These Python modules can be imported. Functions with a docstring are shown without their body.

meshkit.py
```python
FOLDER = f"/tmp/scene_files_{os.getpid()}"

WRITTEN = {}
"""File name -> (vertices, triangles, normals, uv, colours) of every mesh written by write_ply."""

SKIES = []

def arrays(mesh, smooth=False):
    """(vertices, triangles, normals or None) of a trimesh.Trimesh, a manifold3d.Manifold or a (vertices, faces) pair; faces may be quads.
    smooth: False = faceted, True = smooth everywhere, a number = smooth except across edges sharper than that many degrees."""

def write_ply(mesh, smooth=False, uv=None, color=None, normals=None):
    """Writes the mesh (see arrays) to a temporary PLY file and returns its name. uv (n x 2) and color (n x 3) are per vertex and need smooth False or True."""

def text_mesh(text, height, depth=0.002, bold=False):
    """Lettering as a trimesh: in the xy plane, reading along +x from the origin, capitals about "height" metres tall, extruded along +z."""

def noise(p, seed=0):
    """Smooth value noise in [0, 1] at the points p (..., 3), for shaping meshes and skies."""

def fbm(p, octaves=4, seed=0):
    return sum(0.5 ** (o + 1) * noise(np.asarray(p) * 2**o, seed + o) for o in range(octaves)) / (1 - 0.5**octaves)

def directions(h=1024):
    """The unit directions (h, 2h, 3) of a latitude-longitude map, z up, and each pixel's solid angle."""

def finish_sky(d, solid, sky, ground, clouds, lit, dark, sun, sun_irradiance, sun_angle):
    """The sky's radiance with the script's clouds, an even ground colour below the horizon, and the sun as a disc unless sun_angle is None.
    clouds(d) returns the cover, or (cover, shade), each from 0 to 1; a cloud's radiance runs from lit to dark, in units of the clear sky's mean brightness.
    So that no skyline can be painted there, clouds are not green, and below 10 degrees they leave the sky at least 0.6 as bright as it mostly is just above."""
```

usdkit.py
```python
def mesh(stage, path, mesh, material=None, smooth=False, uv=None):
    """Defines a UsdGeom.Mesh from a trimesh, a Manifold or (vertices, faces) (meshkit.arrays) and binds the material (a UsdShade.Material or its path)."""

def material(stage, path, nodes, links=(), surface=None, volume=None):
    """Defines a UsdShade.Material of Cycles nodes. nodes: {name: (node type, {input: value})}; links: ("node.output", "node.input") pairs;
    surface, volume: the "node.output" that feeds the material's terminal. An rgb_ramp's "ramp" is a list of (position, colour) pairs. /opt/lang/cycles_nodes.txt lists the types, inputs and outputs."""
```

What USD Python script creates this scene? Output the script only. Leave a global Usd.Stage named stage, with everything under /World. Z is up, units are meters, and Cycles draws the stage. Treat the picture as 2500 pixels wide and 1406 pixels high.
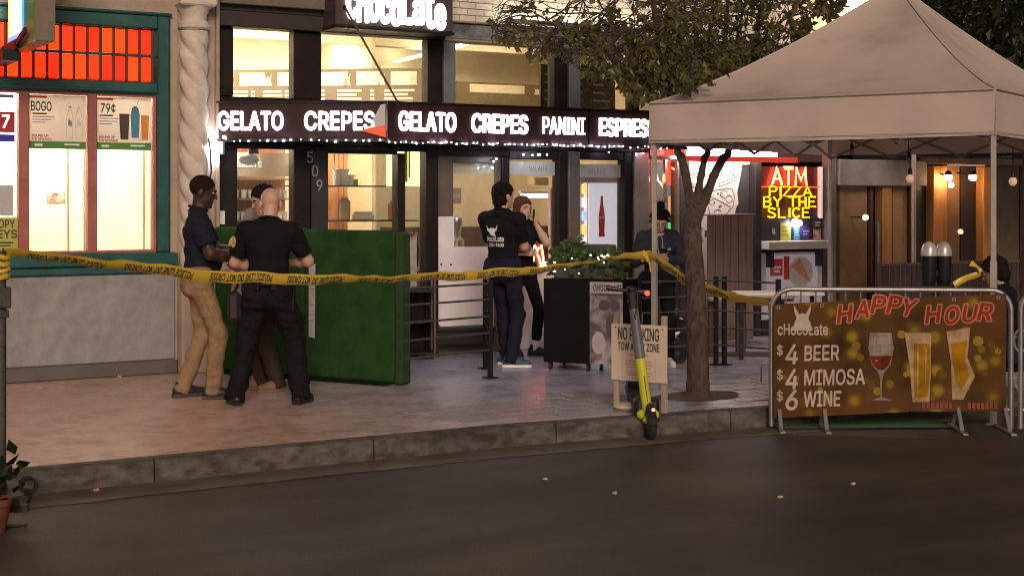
import math, random
import numpy as np, trimesh, usdkit, meshkit
from pxr import Usd, UsdGeom, UsdLux, UsdShade, Gf, Sdf
from shapely.geometry import Polygon
from scipy.spatial import cKDTree

stage = Usd.Stage.CreateInMemory()
UsdGeom.SetStageUpAxis(stage, 'Z'); UsdGeom.SetStageMetersPerUnit(stage, 1.0)
UsdGeom.Xform.Define(stage, '/World'); UsdGeom.Scope.Define(stage, '/World/Looks')
PI = math.pi
rng = random.Random(7); nrg = np.random.default_rng(7)

# ------------------------------------------------------------------ camera, sky, sun
FPX, HORIZON = 3500.0, 484.0                      # focal length and eye level, in pixels of the 2500 wide photograph
EYE = np.array([-4.194, -13.817, 1.86])
FW = np.array([.5008, .8655, 0]); FW /= np.linalg.norm(FW)
RT = np.array([FW[1], -FW[0], 0])
cam = UsdGeom.Camera.Define(stage, '/World/camera')
m = Gf.Matrix4d(*[float(v) for v in (*RT, 0, 0, 0, 1, 0, *(-FW), 0, *EYE, 1)])
cam.AddTransformOp().Set(m)
cam.CreateHorizontalApertureAttr(36.0); cam.CreateVerticalApertureAttr(36.0 * 575 / 1024)
cam.CreateFocalLengthAttr(36.0 * FPX / 2500)
cam.CreateVerticalApertureOffsetAttr(-(703 - HORIZON) / 2500 * 36.0)
cam.CreateFStopAttr(0.0); cam.CreateFocusDistanceAttr(13.0)
cam.CreateExposureAttr(1.62)

SUN_EL, SUN_DIR = math.radians(24), np.array([-.38, -.92])
dome = UsdLux.DomeLight.Define(stage, '/World/sky')
sky = usdkit.material(stage, '/World/Looks/night_sky', {
    's': ('sky_texture', {'sky_type': 'single_scattering', 'sun_disc': False, 'sun_elevation': SUN_EL,
                          'sun_rotation': math.atan2(SUN_DIR[0], SUN_DIR[1])}),
    'bw': ('rgb_to_bw', {}), 't': ('mix_color', {'blend_type': 'multiply', 'fac': 1.0, 'b': (1.0, .82, .74), 'use_clamp': False}),
    'b': ('background_shader', {'strength': 0.0165})},
    [('s.color', 'bw.color'), ('bw.val', 't.a'), ('t.result', 'b.color')], surface='b.background')
UsdShade.MaterialBindingAPI.Apply(dome.GetPrim()).Bind(sky)
dome.GetPrim().SetCustomDataByKey('kind', 'structure')
sun = UsdLux.DistantLight.Define(stage, '/World/street_light_glow')
sun.CreateNormalizeAttr(True); sun.CreateIntensityAttr(0.18); sun.CreateAngleAttr(25.0)
sun.CreateColorAttr(Gf.Vec3f(1.0, .78, .62))
h_ = np.array([SUN_DIR[0], SUN_DIR[1]]) / np.linalg.norm(SUN_DIR)
zd = np.array([h_[0] * math.cos(SUN_EL), h_[1] * math.cos(SUN_EL), math.sin(SUN_EL)])
xd = np.cross([0, 0, 1], zd); xd /= np.linalg.norm(xd); yd = np.cross(zd, xd)
sun.AddTransformOp().Set(Gf.Matrix4d(*[float(v) for v in (*xd, 0, *yd, 0, *zd, 0, 0, 0, 8, 1)]))

# ------------------------------------------------------------------ measuring: where the ray of a photograph pixel meets a real plane
def ray(px, py): return FW + RT * (px - 1250) / FPX + np.array([0, 0, -(py - HORIZON) / FPX])
def at(px, py, d): return EYE + ray(px, py) * d
def wall(px, py, y=0.0):
    r = ray(px, py); return EYE + r * (y - EYE[1]) / r[1]
def ground(px, py, z=.15):
    r = ray(px, py); return EYE + r * (z - EYE[2]) / r[2]
def wx(px, y=.1): return float(wall(px, 400, y)[0])
def wz(px, py, y=.1): return float(wall(px, py, y)[2])

# ------------------------------------------------------------------ prims
_used = {}
def unique(parent, name):
    k = f'{parent}/{name}'; n = _used.get(k, 0); _used[k] = n + 1
    return k if n == 0 else f'{k}_{n:03d}'

class T:
    def __init__(s, path, M): s.path, s.M, s.Mi = path, M, np.linalg.inv(M)

def keys(prim, label=None, cat=None, group=None, kind=None):
    for k, v in (('label', label), ('category', cat), ('group', group), ('kind', kind)):
        if v: prim.SetCustomDataByKey(k, v)

def thing(name, label, cat, loc=(0, 0, 0), rz=0.0, group=None, kind=None):
    p = unique('/World', name); x = UsdGeom.Xform.Define(stage, p)
    x.AddTranslateOp().Set(Gf.Vec3d(*map(float, loc)))
    if rz: x.AddRotateZOp().Set(float(rz))
    keys(x.GetPrim(), label, cat, group, kind)
    M = trimesh.transformations.rotation_matrix(math.radians(rz), [0, 0, 1]); M[:3, 3] = loc
    return T(p, M)

def obj(name, mesh, mat, parent=None, label=None, cat=None, group=None, kind=None, smooth=False, local=False):
    """One Mesh prim; the mesh is given in world space unless local."""
    par = parent.path if parent is not None else '/World'
    p = unique(par, name)
    if isinstance(mesh, list): mesh = trimesh.util.concatenate(mesh)
    if hasattr(mesh, 'to_mesh'):
        q = mesh.to_mesh(); mesh = trimesh.Trimesh(q.vert_properties[:, :3], q.tri_verts, process=False)
    mesh = mesh.copy()
    if parent is not None and not local: mesh.apply_transform(parent.Mi)
    g = usdkit.mesh(stage, p, mesh, mat, smooth=smooth)
    keys(g.GetPrim(), label, cat, group, kind)
    return T(p, parent.M if parent is not None else np.eye(4))

def copy_of(src, name, loc, rz=0.0, label=None, cat=None, group=None):
    t = thing(name, label, cat, loc, rz, group); pr = stage.GetPrimAtPath(t.path)
    pr.GetReferences().AddInternalReference(src.path); pr.SetInstanceable(True)
    return t

# ------------------------------------------------------------------ meshes
def cat(ms): return trimesh.util.concatenate([a for a in ms if a is not None])
def box(x0, x1, y0, y1, z0, z1, bevel=0.0):
    if x1 < x0: x0, x1 = x1, x0
    if y1 < y0: y0, y1 = y1, y0
    if z1 < z0: z0, z1 = z1, z0
    e = np.array([x1 - x0, y1 - y0, z1 - z0]); c = np.array([x0 + x1, y0 + y1, z0 + z1]) / 2
    b = min(bevel, .45 * e.min())
    if b <= 0:
        q = trimesh.creation.box(e); q.apply_translation(c); return q
    pts = []
    for sx in (-1, 1):
        for sy in (-1, 1):
            for sz in (-1, 1):
                s = np.array([sx, sy, sz])
                for k in range(3):
                    q = e / 2 - b; q[k] = e[k] / 2; pts.append(s * q)
    q = trimesh.convex.convex_hull(np.array(pts)); q.apply_translation(c); return q
def frame_of(d):
    d = np.asarray(d, float); d = d / np.linalg.norm(d)
    a = np.cross(d, [0, 0, 1.0] if abs(d[2]) < .9 else [1.0, 0, 0]); a /= np.linalg.norm(a)
    return a, np.cross(d, a), d
def tube(pts, r, n=8, caps=True):
    p = np.asarray(pts, float); r = np.broadcast_to(np.asarray(r, float), (len(p),))
    t = np.gradient(p, axis=0); t /= np.linalg.norm(t, axis=1, keepdims=True) + 1e-12
    a = frame_of(t[0])[0]; A = []
    for k in range(len(p)):
        a = a - t[k] * (a @ t[k]); a /= np.linalg.norm(a); A.append(a)
    A = np.array(A); Bv = np.cross(t, A); ang = np.arange(n) * 2 * PI / n
    v = p[:, None] + r[:, None, None] * (np.cos(ang)[None, :, None] * A[:, None] + np.sin(ang)[None, :, None] * Bv[:, None])
    v = v.reshape(-1, 3); f = []
    for i in range(len(p) - 1):
        for j in range(n):
            q = [i * n + j, i * n + (j + 1) % n, (i + 1) * n + (j + 1) % n, (i + 1) * n + j]
            f += [[q[0], q[1], q[2]], [q[0], q[2], q[3]]]
    if caps:
        v = np.vstack([v, p[0], p[-1]]); c0 = len(v) - 2; o = (len(p) - 1) * n
        for j in range(n):
            f += [[c0, (j + 1) % n, j], [c0 + 1, o + j, o + (j + 1) % n]]
    return trimesh.Trimesh(v, f, process=False)
def bar(a, b, w, h, up=(0, 0, 1)):
    """A rectangular bar from a to b, w wide and h high."""
    a, b = np.asarray(a, float), np.asarray(b, float); d = b - a; L = np.linalg.norm(d); d /= L
    s = np.cross(d, up); s /= np.linalg.norm(s); u = np.cross(s, d)
    q = trimesh.creation.box([L, w, h]); M = np.eye(4); M[:3, 0], M[:3, 1], M[:3, 2] = d, s, u; M[:3, 3] = (a + b) / 2
    q.apply_transform(M); return q
def sphere(c, r, sub=2, s=(1, 1, 1)):
    q = trimesh.creation.icosphere(sub, 1.0); q.apply_scale(np.asarray(s, float) * r); q.apply_translation(c); return q
def lathe(c, prof, n=20):
    prof = [(max(r, 1e-4), z) for r, z in prof]
    v = []; f = []
    for r, z in prof:
        for j in range(n): v.append([c[0] + r * math.cos(j * 2 * PI / n), c[1] + r * math.sin(j * 2 * PI / n), c[2] + z])
    for i in range(len(prof) - 1):
        for j in range(n):
            a, b = i * n + j, i * n + (j + 1) % n
            f += [[a, b, b + n], [a, b + n, a + n]]
    return trimesh.Trimesh(v, f, process=False)
def plate(poly, M, depth=.003):
    """A flat polygon (list of (x, y) or shapely shape) extruded, placed by the 4x4 M (x right, y up, z out)."""
    g = poly if hasattr(poly, 'geom_type') else Polygon(poly).buffer(0)
    q = cat([trimesh.creation.extrude_polygon(k, depth, engine='earcut') for k in getattr(g, 'geoms', [g])])
    q.apply_transform(M); return q
def basis(o, x, n):
    """Placement: origin o, x along the writing, n out of the surface."""
    x = np.asarray(x, float) / np.linalg.norm(x); n = np.asarray(n, float) / np.linalg.norm(n)
    M = np.eye(4); M[:3, 0], M[:3, 1], M[:3, 2], M[:3, 3] = x, np.cross(n, x), n, o; return M
_txt = {}
def lettering(text, h, w=None, depth=.003, bold=True, shear=0.0, centre=True):
    k = (text, bold)
    if k not in _txt: _txt[k] = meshkit.text_mesh(text, 1.0, 1.0, bold)
    q = _txt[k].copy(); lo, hi = q.bounds
    sx = w / (hi[0] - lo[0]) if w else h
    q.apply_scale([sx, h, depth])
    if shear: q.vertices[:, 0] += shear * q.vertices[:, 1]
    if centre: q.apply_translation([-(q.bounds[0][0] + q.bounds[1][0]) / 2, 0, 0])
    return q
def place(q, M): q = q.copy(); q.apply_transform(M); return q
FRONT = ((1, 0, 0), (0, -1, 0))                     # reading along +x, facing the street
def on_front(x, y, z): return basis((x, y, z), *FRONT)

# ------------------------------------------------------------------ smooth bodies: signed distance fields turned into one mesh
def capsule(a, b, ra, rb, flat=None, k=1.0, cut=None, sk=None):
    return dict(t='c', a=np.asarray(a, float), b=np.asarray(b, float), ra=ra, rb=rb, flat=None if flat is None else np.asarray(flat, float) / np.linalg.norm(flat), k=k, cut=cut, sk=sk)
def ellip(c, r, R=None, sk=None, cut=None): return dict(t='e', a=np.asarray(c, float), r=np.asarray(r, float), R=np.eye(3) if R is None else R, cut=cut, sk=sk)
def field_mesh(prims, h=.011, sk=.03, cuts=()):
    lo, hi = np.full(3, 9e9), np.full(3, -9e9)
    for q in prims:
        if q['t'] == 'c':
            r = max(q['ra'], q['rb']); q['lo'], q['hi'] = np.minimum(q['a'], q['b']) - r, np.maximum(q['a'], q['b']) + r
        else: q['lo'], q['hi'] = q['a'] - q['r'].max(), q['a'] + q['r'].max()
        if not q.get('neg'): lo, hi = np.minimum(lo, q['lo']), np.maximum(hi, q['hi'])
    lo = lo - 2.5 * h; n = np.ceil((hi + 2.5 * h - lo) / h).astype(int) + 1
    D = np.full(n, .2, np.float32); ax = [lo[k] + h * np.arange(n[k]) for k in range(3)]
    for q in prims:
        i0 = np.clip(np.floor((q['lo'] - .06 - lo) / h).astype(int), 0, n - 1); i1 = np.clip(np.ceil((q['hi'] + .06 - lo) / h).astype(int) + 1, 1, n)
        sl = tuple(slice(i0[k], i1[k]) for k in range(3))
        P = np.stack(np.meshgrid(*[ax[k][sl[k]] for k in range(3)], indexing='ij'), -1)
        if q['t'] == 'c':
            ab = q['b'] - q['a']; L2 = ab @ ab + 1e-9
            t = np.clip(((P - q['a']) @ ab) / L2, 0, 1); v = P - q['a'] - t[..., None] * ab
            if q['flat'] is not None:
                c = v @ q['flat']; v = v + (c * (1 / q['k'] - 1))[..., None] * q['flat']
            d = np.sqrt((v ** 2).sum(-1)) - (q['ra'] + t * (q['rb'] - q['ra']))
            if q['flat'] is not None: d = d * (.5 + .5 * q['k'])
        else:
            v = (P - q['a']) @ q['R']; e = v / q['r']; l = np.sqrt((e ** 2).sum(-1)); g = np.sqrt(((e / q['r']) ** 2).sum(-1)) + 1e-9
            d = l * (l - 1) / g
        if q.get('cut') is not None:
            for cp, cn in (q['cut'] if isinstance(q['cut'], list) else [q['cut']]):
                cn = np.asarray(cn, float) / np.linalg.norm(cn); d = np.maximum(d, (P - np.asarray(cp)) @ cn)
        s = q.get('sk') or sk; B = D[sl]
        if q.get('neg'):
            d = -d; hh = np.clip(.5 - .5 * (d - B) / s, 0, 1); D[sl] = B * hh + d * (1 - hh) + s * hh * (1 - hh)
        else:
            hh = np.clip(.5 + .5 * (B - d) / s, 0, 1); D[sl] = B * (1 - hh) + d * hh - s * hh * (1 - hh)
    if cuts:
        P = np.stack(np.meshgrid(*ax, indexing='ij'), -1)
        for cp, cn in cuts:
            cn = np.asarray(cn, float) / np.linalg.norm(cn); D = np.maximum(D, (P - np.asarray(cp)) @ cn)
    return surface_nets(D, lo, h)
def surface_nets(D, lo, h):
    S = D < 0; n = np.array(D.shape) - 1
    c = sum(S[a:a + n[0], b:b + n[1], k:k + n[2]].astype(np.int8) for a, b, k in np.ndindex(2, 2, 2))
    act = (c > 0) & (c < 8); I = np.argwhere(act); idx = np.full(act.shape, -1); idx[act] = np.arange(len(I))
    pos = np.zeros((len(I), 3)); cnt = np.zeros(len(I)); cor = list(np.ndindex(2, 2, 2)); val = {q: D[tuple((I + q).T)] for q in cor}
    for q in cor:
        for k in range(3):
            if q[k] == 0:
                w = list(q); w[k] = 1; w = tuple(w); a, b = val[q], val[w]; x = (a < 0) != (b < 0)
                t = np.where(x, a / np.where(x, a - b, 1), 0); pp = np.asarray(q, float) + np.zeros((len(I), 3)); pp[:, k] += t
                pos[x] += pp[x]; cnt[x] += 1
    V = (I + pos / cnt[:, None]) * h + lo; F = []
    for k in range(3):
        u, v = (k + 1) % 3, (k + 2) % 3
        a = [slice(None)] * 3; b = [slice(None)] * 3; a[k] = slice(0, -1); b[k] = slice(1, None)
        E = np.argwhere(S[tuple(a)] != S[tuple(b)]); E = E[(E[:, u] > 0) & (E[:, v] > 0) & (E[:, u] < n[u]) & (E[:, v] < n[v])]
        if not len(E): continue
        def cell(du, dv): q = E.copy(); q[:, u] -= du; q[:, v] -= dv; return idx[tuple(q.T)]
        Q = np.stack([cell(1, 1), cell(0, 1), cell(0, 0), cell(1, 0)], 1)
        flip = ~S[tuple(E.T)]; Q[flip] = Q[flip][:, ::-1]; F += [Q[:, [0, 1, 2]], Q[:, [0, 2, 3]]]
    return trimesh.Trimesh(V, np.vstack(F), process=False)
def wrinkle(mesh, amp, freq=(9, 9, 22), seed=0):
    mesh = mesh.copy(); p = np.asarray(mesh.vertices)
    w = p + .05 * (meshkit.noise(p * 5, seed + 3)[:, None] - .5)
    f = meshkit.fbm(w * np.asarray(freq, float), 3, seed) - .5; r = 1 - np.abs(2 * meshkit.noise(w * np.asarray(freq, float) * .8, seed + 9) - 1)
    mesh.vertices = p + mesh.vertex_normals * (amp * (1.9 * f + 1.1 * (r - .5)))[:, None]; return mesh

# ------------------------------------------------------------------ materials
_mats = {}
def mat(name, color, rough=.6, var=.12, scale=5.0, bump=0.0, bscale=60.0, metal=0.0, spec=.5, color2=None, stretch=(1, 1, 1), dirt=0.0, coat=0.0, sheen=0.0, lo=.35, hi=.65):
    if name in _mats: return _mats[name]
    c = np.asarray(color, float); c2 = np.clip(c * (1 - var), 0, 1) if color2 is None else np.asarray(color2, float); c1 = np.clip(c * (1 + var), 0, .95) if color2 is None else c
    nodes = {'g': ('geometry', {}), 'm': ('mapping', {'mapping_type': 'point', 'scale': tuple(float(s) for s in stretch)}),
             'n': ('noise_texture', {'scale': scale, 'detail': 5.0, 'roughness': .6}),
             'r': ('rgb_ramp', {'ramp': [(lo, tuple(c2)), (hi, tuple(c1))]}),
             'p': ('principled_bsdf', {'roughness': rough, 'metallic': metal, 'specular_ior_level': spec, 'coat_weight': coat, 'sheen_weight': sheen})}
    links = [('g.position', 'm.vector'), ('m.vector', 'n.vector'), ('n.fac', 'r.fac')]
    last = 'r.color'
    if dirt:
        nodes['dn'] = ('noise_texture', {'scale': 1.7, 'detail': 7.0, 'roughness': .68}); nodes['dr'] = ('rgb_ramp', {'ramp': [(.42, (1, 1, 1)), (.68, (1 - dirt,) * 3)]})
        nodes['dm'] = ('mix_color', {'blend_type': 'multiply', 'fac': 1.0})
        links += [('m.vector', 'dn.vector'), ('dn.fac', 'dr.fac'), (last, 'dm.a'), ('dr.color', 'dm.b')]; last = 'dm.result'
    links.append((last, 'p.base_color'))
    if bump:
        nodes['bn'] = ('noise_texture', {'scale': bscale, 'detail': 4.0, 'roughness': .6}); nodes['b'] = ('bump', {'strength': bump, 'distance': .01})
        links += [('m.vector', 'bn.vector'), ('bn.fac', 'b.height'), ('b.normal', 'p.normal')]
    _mats[name] = usdkit.material(stage, f'/World/Looks/{name}', nodes, links, surface='p.BSDF'); return _mats[name]
def glow(name, color, strength, base=None):
    if name in _mats: return _mats[name]
    _mats[name] = usdkit.material(stage, f'/World/Looks/{name}', {'p': ('principled_bsdf', {'base_color': base or color, 'roughness': .4, 'emission_color': color, 'emission_strength': strength})}, [], surface='p.BSDF')
    return _mats[name]
def glass(name='window_glass', tint=(.97, .98, .97), rough=.02):
    if name in _mats: return _mats[name]
    _mats[name] = usdkit.material(stage, f'/World/Looks/{name}', {'f': ('fresnel', {'IOR': 1.5}), 't': ('transparent_bsdf', {'color': tint}),
        'g': ('glossy_bsdf', {'color': (1, 1, 1), 'roughness': rough}) if False else ('principled_bsdf', {'base_color': (.9, .9, .9), 'metallic': 1.0, 'roughness': rough}), 'x': ('mix_closure', {})},
        [('f.fac', 'x.fac'), ('t.BSDF', 'x.closure1'), ('g.BSDF', 'x.closure2')], surface='x.closure'); return _mats[name]
# ================================================================== THE SETTING
def asphalt_mat():
    nodes = {'g': ('geometry', {}), 'st': ('mapping', {'mapping_type': 'point', 'scale': (.35, 1.6, 1.0)}),
             'big': ('noise_texture', {'scale': .8, 'detail': 6.0, 'roughness': .62}), 'rb': ('rgb_ramp', {'ramp': [(.30, (.026, .020, .015)), (.52, (.048, .037, .027)), (.72, (.072, .056, .041))]}),
             'str': ('noise_texture', {'scale': 1.3, 'detail': 5.0, 'roughness': .6, 'distortion': .4}), 'rs': ('rgb_ramp', {'ramp': [(.38, (.72, .72, .72)), (.62, (1.25, 1.22, 1.18))]}), 'm1': ('mix_color', {'blend_type': 'multiply', 'fac': 1.0, 'use_clamp': False}),
             'fine': ('noise_texture', {'scale': 75.0, 'detail': 3.0, 'roughness': .7}), 'rf': ('rgb_ramp', {'ramp': [(.36, (.45, .45, .45)), (.54, (1, 1, 1)), (.70, (2.3, 2.2, 2.1))]}), 'm2': ('mix_color', {'blend_type': 'multiply', 'fac': .8, 'use_clamp': False}),
             'wn': ('noise_texture', {'scale': 2.5, 'detail': 4.0}), 'wv': ('vector_math', {'math_type': 'multiply_add', 'vector2': (.5, .5, 0)}), 'cr': ('voronoi_texture', {'feature': 'distance_to_edge', 'scale': .38}), 'rc': ('rgb_ramp', {'ramp': [(0, (.35, .33, .30)), (.006, (.5, .48, .45)), (.014, (1, 1, 1))]}), 'm3': ('mix_color', {'blend_type': 'multiply', 'fac': .22}),
             'b': ('bump', {'strength': .5, 'distance': .008}), 'p': ('principled_bsdf', {'roughness': .62, 'specular_ior_level': .4})}
    links = [('g.position', 'st.vector'), ('g.position', 'big.vector'), ('st.vector', 'str.vector'), ('g.position', 'fine.vector'), ('g.position', 'wn.vector'), ('wn.color', 'wv.vector1'), ('g.position', 'wv.vector3'), ('wv.vector', 'cr.vector'),
             ('big.fac', 'rb.fac'), ('str.fac', 'rs.fac'), ('rb.color', 'm1.a'), ('rs.color', 'm1.b'), ('fine.fac', 'rf.fac'), ('m1.result', 'm2.a'), ('rf.color', 'm2.b'), ('cr.distance', 'rc.fac'), ('m2.result', 'm3.a'), ('rc.color', 'm3.b'), ('m3.result', 'p.base_color'), ('fine.fac', 'b.height'), ('b.normal', 'p.normal')]
    return usdkit.material(stage, '/World/Looks/asphalt', nodes, links, surface='p.BSDF')
asphalt = asphalt_mat()
def sidewalk_mat():
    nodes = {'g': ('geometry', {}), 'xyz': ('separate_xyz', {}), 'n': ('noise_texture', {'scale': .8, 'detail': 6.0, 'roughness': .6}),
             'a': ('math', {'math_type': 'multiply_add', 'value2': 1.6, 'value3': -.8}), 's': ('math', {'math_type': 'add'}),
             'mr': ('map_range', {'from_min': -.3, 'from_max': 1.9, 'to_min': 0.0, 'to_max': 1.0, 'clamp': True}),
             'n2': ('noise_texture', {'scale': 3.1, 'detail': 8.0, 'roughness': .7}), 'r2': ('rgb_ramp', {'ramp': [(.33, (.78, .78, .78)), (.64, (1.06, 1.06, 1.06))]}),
             'mx': ('mix_color', {'a': (.56, .385, .315), 'b': (.35, .345, .46)}), 'mu': ('mix_color', {'blend_type': 'multiply', 'fac': 1.0, 'use_clamp_result': False}),  # a reddish tile; b grey tile with bluish sign light put into its colour
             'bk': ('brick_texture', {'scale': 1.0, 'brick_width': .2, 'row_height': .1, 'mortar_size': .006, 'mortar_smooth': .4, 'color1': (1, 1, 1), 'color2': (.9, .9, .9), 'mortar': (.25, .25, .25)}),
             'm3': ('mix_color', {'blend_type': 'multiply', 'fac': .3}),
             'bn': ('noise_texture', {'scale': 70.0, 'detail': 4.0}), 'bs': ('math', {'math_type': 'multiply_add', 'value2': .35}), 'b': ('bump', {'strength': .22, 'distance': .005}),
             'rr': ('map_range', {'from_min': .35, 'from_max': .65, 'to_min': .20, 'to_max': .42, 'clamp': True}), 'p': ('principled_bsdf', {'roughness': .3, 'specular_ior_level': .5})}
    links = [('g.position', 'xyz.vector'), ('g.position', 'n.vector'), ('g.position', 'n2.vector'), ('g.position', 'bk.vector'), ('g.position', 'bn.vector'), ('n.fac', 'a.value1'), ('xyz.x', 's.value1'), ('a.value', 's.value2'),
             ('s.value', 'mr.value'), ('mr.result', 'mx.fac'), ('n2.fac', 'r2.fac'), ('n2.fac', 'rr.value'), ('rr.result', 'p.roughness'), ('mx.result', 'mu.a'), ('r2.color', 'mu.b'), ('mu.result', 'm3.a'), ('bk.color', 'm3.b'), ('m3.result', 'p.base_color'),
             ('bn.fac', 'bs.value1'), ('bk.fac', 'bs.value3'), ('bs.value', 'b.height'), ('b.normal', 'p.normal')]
    return usdkit.material(stage, '/World/Looks/sidewalk_tile', nodes, links, surface='p.BSDF')
M_side = sidewalk_mat()
concrete = mat('gutter_concrete', (.125, .098, .072), rough=.7, scale=2.8, color2=(.062, .048, .035), bump=.3, bscale=90)
M_kerb = mat('kerb_concrete', (.15, .13, .108), rough=.85, scale=13.0, color2=(.042, .035, .028), bump=.6, bscale=40, lo=.38, hi=.72, dirt=.5, stretch=(.6, 1, 1))
M_kerbtop = mat('paver_grey', (.20, .18, .17), rough=.38, scale=4, color2=(.12, .108, .105), bump=.4, bscale=60)

def sheet(pts, z): return trimesh.Trimesh([[*p, z] for p in pts], [[0, i, i + 1] for i in range(1, len(pts) - 1)], process=False)
def gridsheet(x0, x1, y0, y1, z, n=2):
    return sheet([(x0, y0), (x1, y0), (x1, y1), (x0, y1)], z)
obj('road', gridsheet(-70, 80, -70, 12, 0.0), asphalt, kind='structure')
KERB = [(-14, -4.52), (1.2, -4.52), (3.3, -4.74), (6, -5.0), (18, -5.9)]      # top edge of the kerb, towards the road
def kerb_y(x): return float(np.interp(x, [p[0] for p in KERB], [p[1] for p in KERB]))
side = [(-14, .3)] + [(x, y + .15) for x, y in KERB] + [(18, .3)]
q = trimesh.creation.extrude_polygon(Polygon(side), .148, engine='earcut'); q.apply_translation([0, 0, .002])
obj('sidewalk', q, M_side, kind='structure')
gx = np.linspace(-14, 18, 320); gv, gf = [], []
for i, x in enumerate(gx):
    w_ = .30 + .16 * meshkit.fbm(np.array([x * .9, 0, 0]), 4, 12) + .03 * meshkit.noise(np.array([x * 14.0, 3, 0]), 2); gv += [[x, kerb_y(x) + .02, .004], [x, kerb_y(x) - w_, .004]]
    if i: o = 2 * i; gf += [[o - 2, o - 1, o + 1], [o - 2, o + 1, o]]
obj('gutter', trimesh.Trimesh(gv, gf, process=False), concrete, kind='structure')
kerb = thing('kerb', None, None, (0, 0, 0), kind='structure')
joints = [-14, -12, -9.8, -7.5, -5.2, -3.05, -1.52, .05, 1.55, 3.1, 4.9, 6.7, 8.6, 10.5, 13, 15.5, 18]
for a, b in zip(joints[:-1], joints[1:]):
    xs = [a + .006] + [k[0] for k in KERB if a + .05 < k[0] < b - .05] + [b - .006]
    outer = [(x, kerb_y(x)) for x in xs]; prof = [(.149, .002), (.149, .151), (.03, .153), (.006, .146), (0, .125), (-.006, 0.0)]
    n = 40; v, f = [], []
    for x in np.linspace(xs[0], xs[-1], n):
        y = kerb_y(x)
        for dy, z in prof: v.append([x, y + dy + (.004 * (meshkit.noise(np.array([x * 9, z * 30, 0])) - .5) if z < .15 and dy < .1 else 0), z + .0001])
    k = len(prof)
    for i in range(n - 1):
        for j in range(k - 1):
            o = i * k + j; f += [[o, o + k, o + k + 1], [o, o + k + 1, o + 1]]
    f += [[0, j + 1, j] for j in range(1, k - 1)] + [[(n - 1) * k, (n - 1) * k + j, (n - 1) * k + j + 1] for j in range(1, k - 1)]
    obj('kerb_stone', trimesh.Trimesh(v, f, process=False), M_kerb, kerb)
obj('drain_pipe', lathe((0, 0, 0), [(.055, 0), (.055, .03), (.042, .03), (.042, -.05), (.001, -.05)], 16).apply_transform(basis((float(ground(72, 1186, .07)[0]), kerb_y(-2.2) - .004, .07), (1, 0, 0), (0, -1, 0))), mat('pipe_black', (.012, .011, .01), .5), kerb)
# pavers round the tree pit
paving = thing('paving', None, None, (0, 0, 0), kind='structure')
TREE = ground(1705, 968)
pm = [mat(f'paver_grey_{i}', c, rough=.36, scale=6, bump=.35, bscale=50) for i, c in enumerate([(.22, .205, .215), (.185, .175, .19), (.25, .23, .235)])]
for i in range(13):
    for j in range(6):
        x, y = .95 + i * .3 + (.15 if j % 2 else 0), -4.29 + j * .2
        if y - .1 < kerb_y(x) + .16: continue
        if math.hypot((x - TREE[0]) / .42, (y - TREE[1]) / .27) < 1.15: continue
        if y + .1 > -3.25 - .15 * math.sin(i): continue
        q = box(x - .145, x + .145, y - .095, y + .095, .13, .156 + rng.uniform(-.002, .003), .004)
        obj('paver', q, pm[rng.randrange(3)], paving)
pit = [(TREE[0] + .42 * math.cos(a) * (1 + .08 * math.sin(3 * a)), TREE[1] + .27 * math.sin(a)) for a in np.linspace(0, 2 * PI, 40, endpoint=False)]
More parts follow.
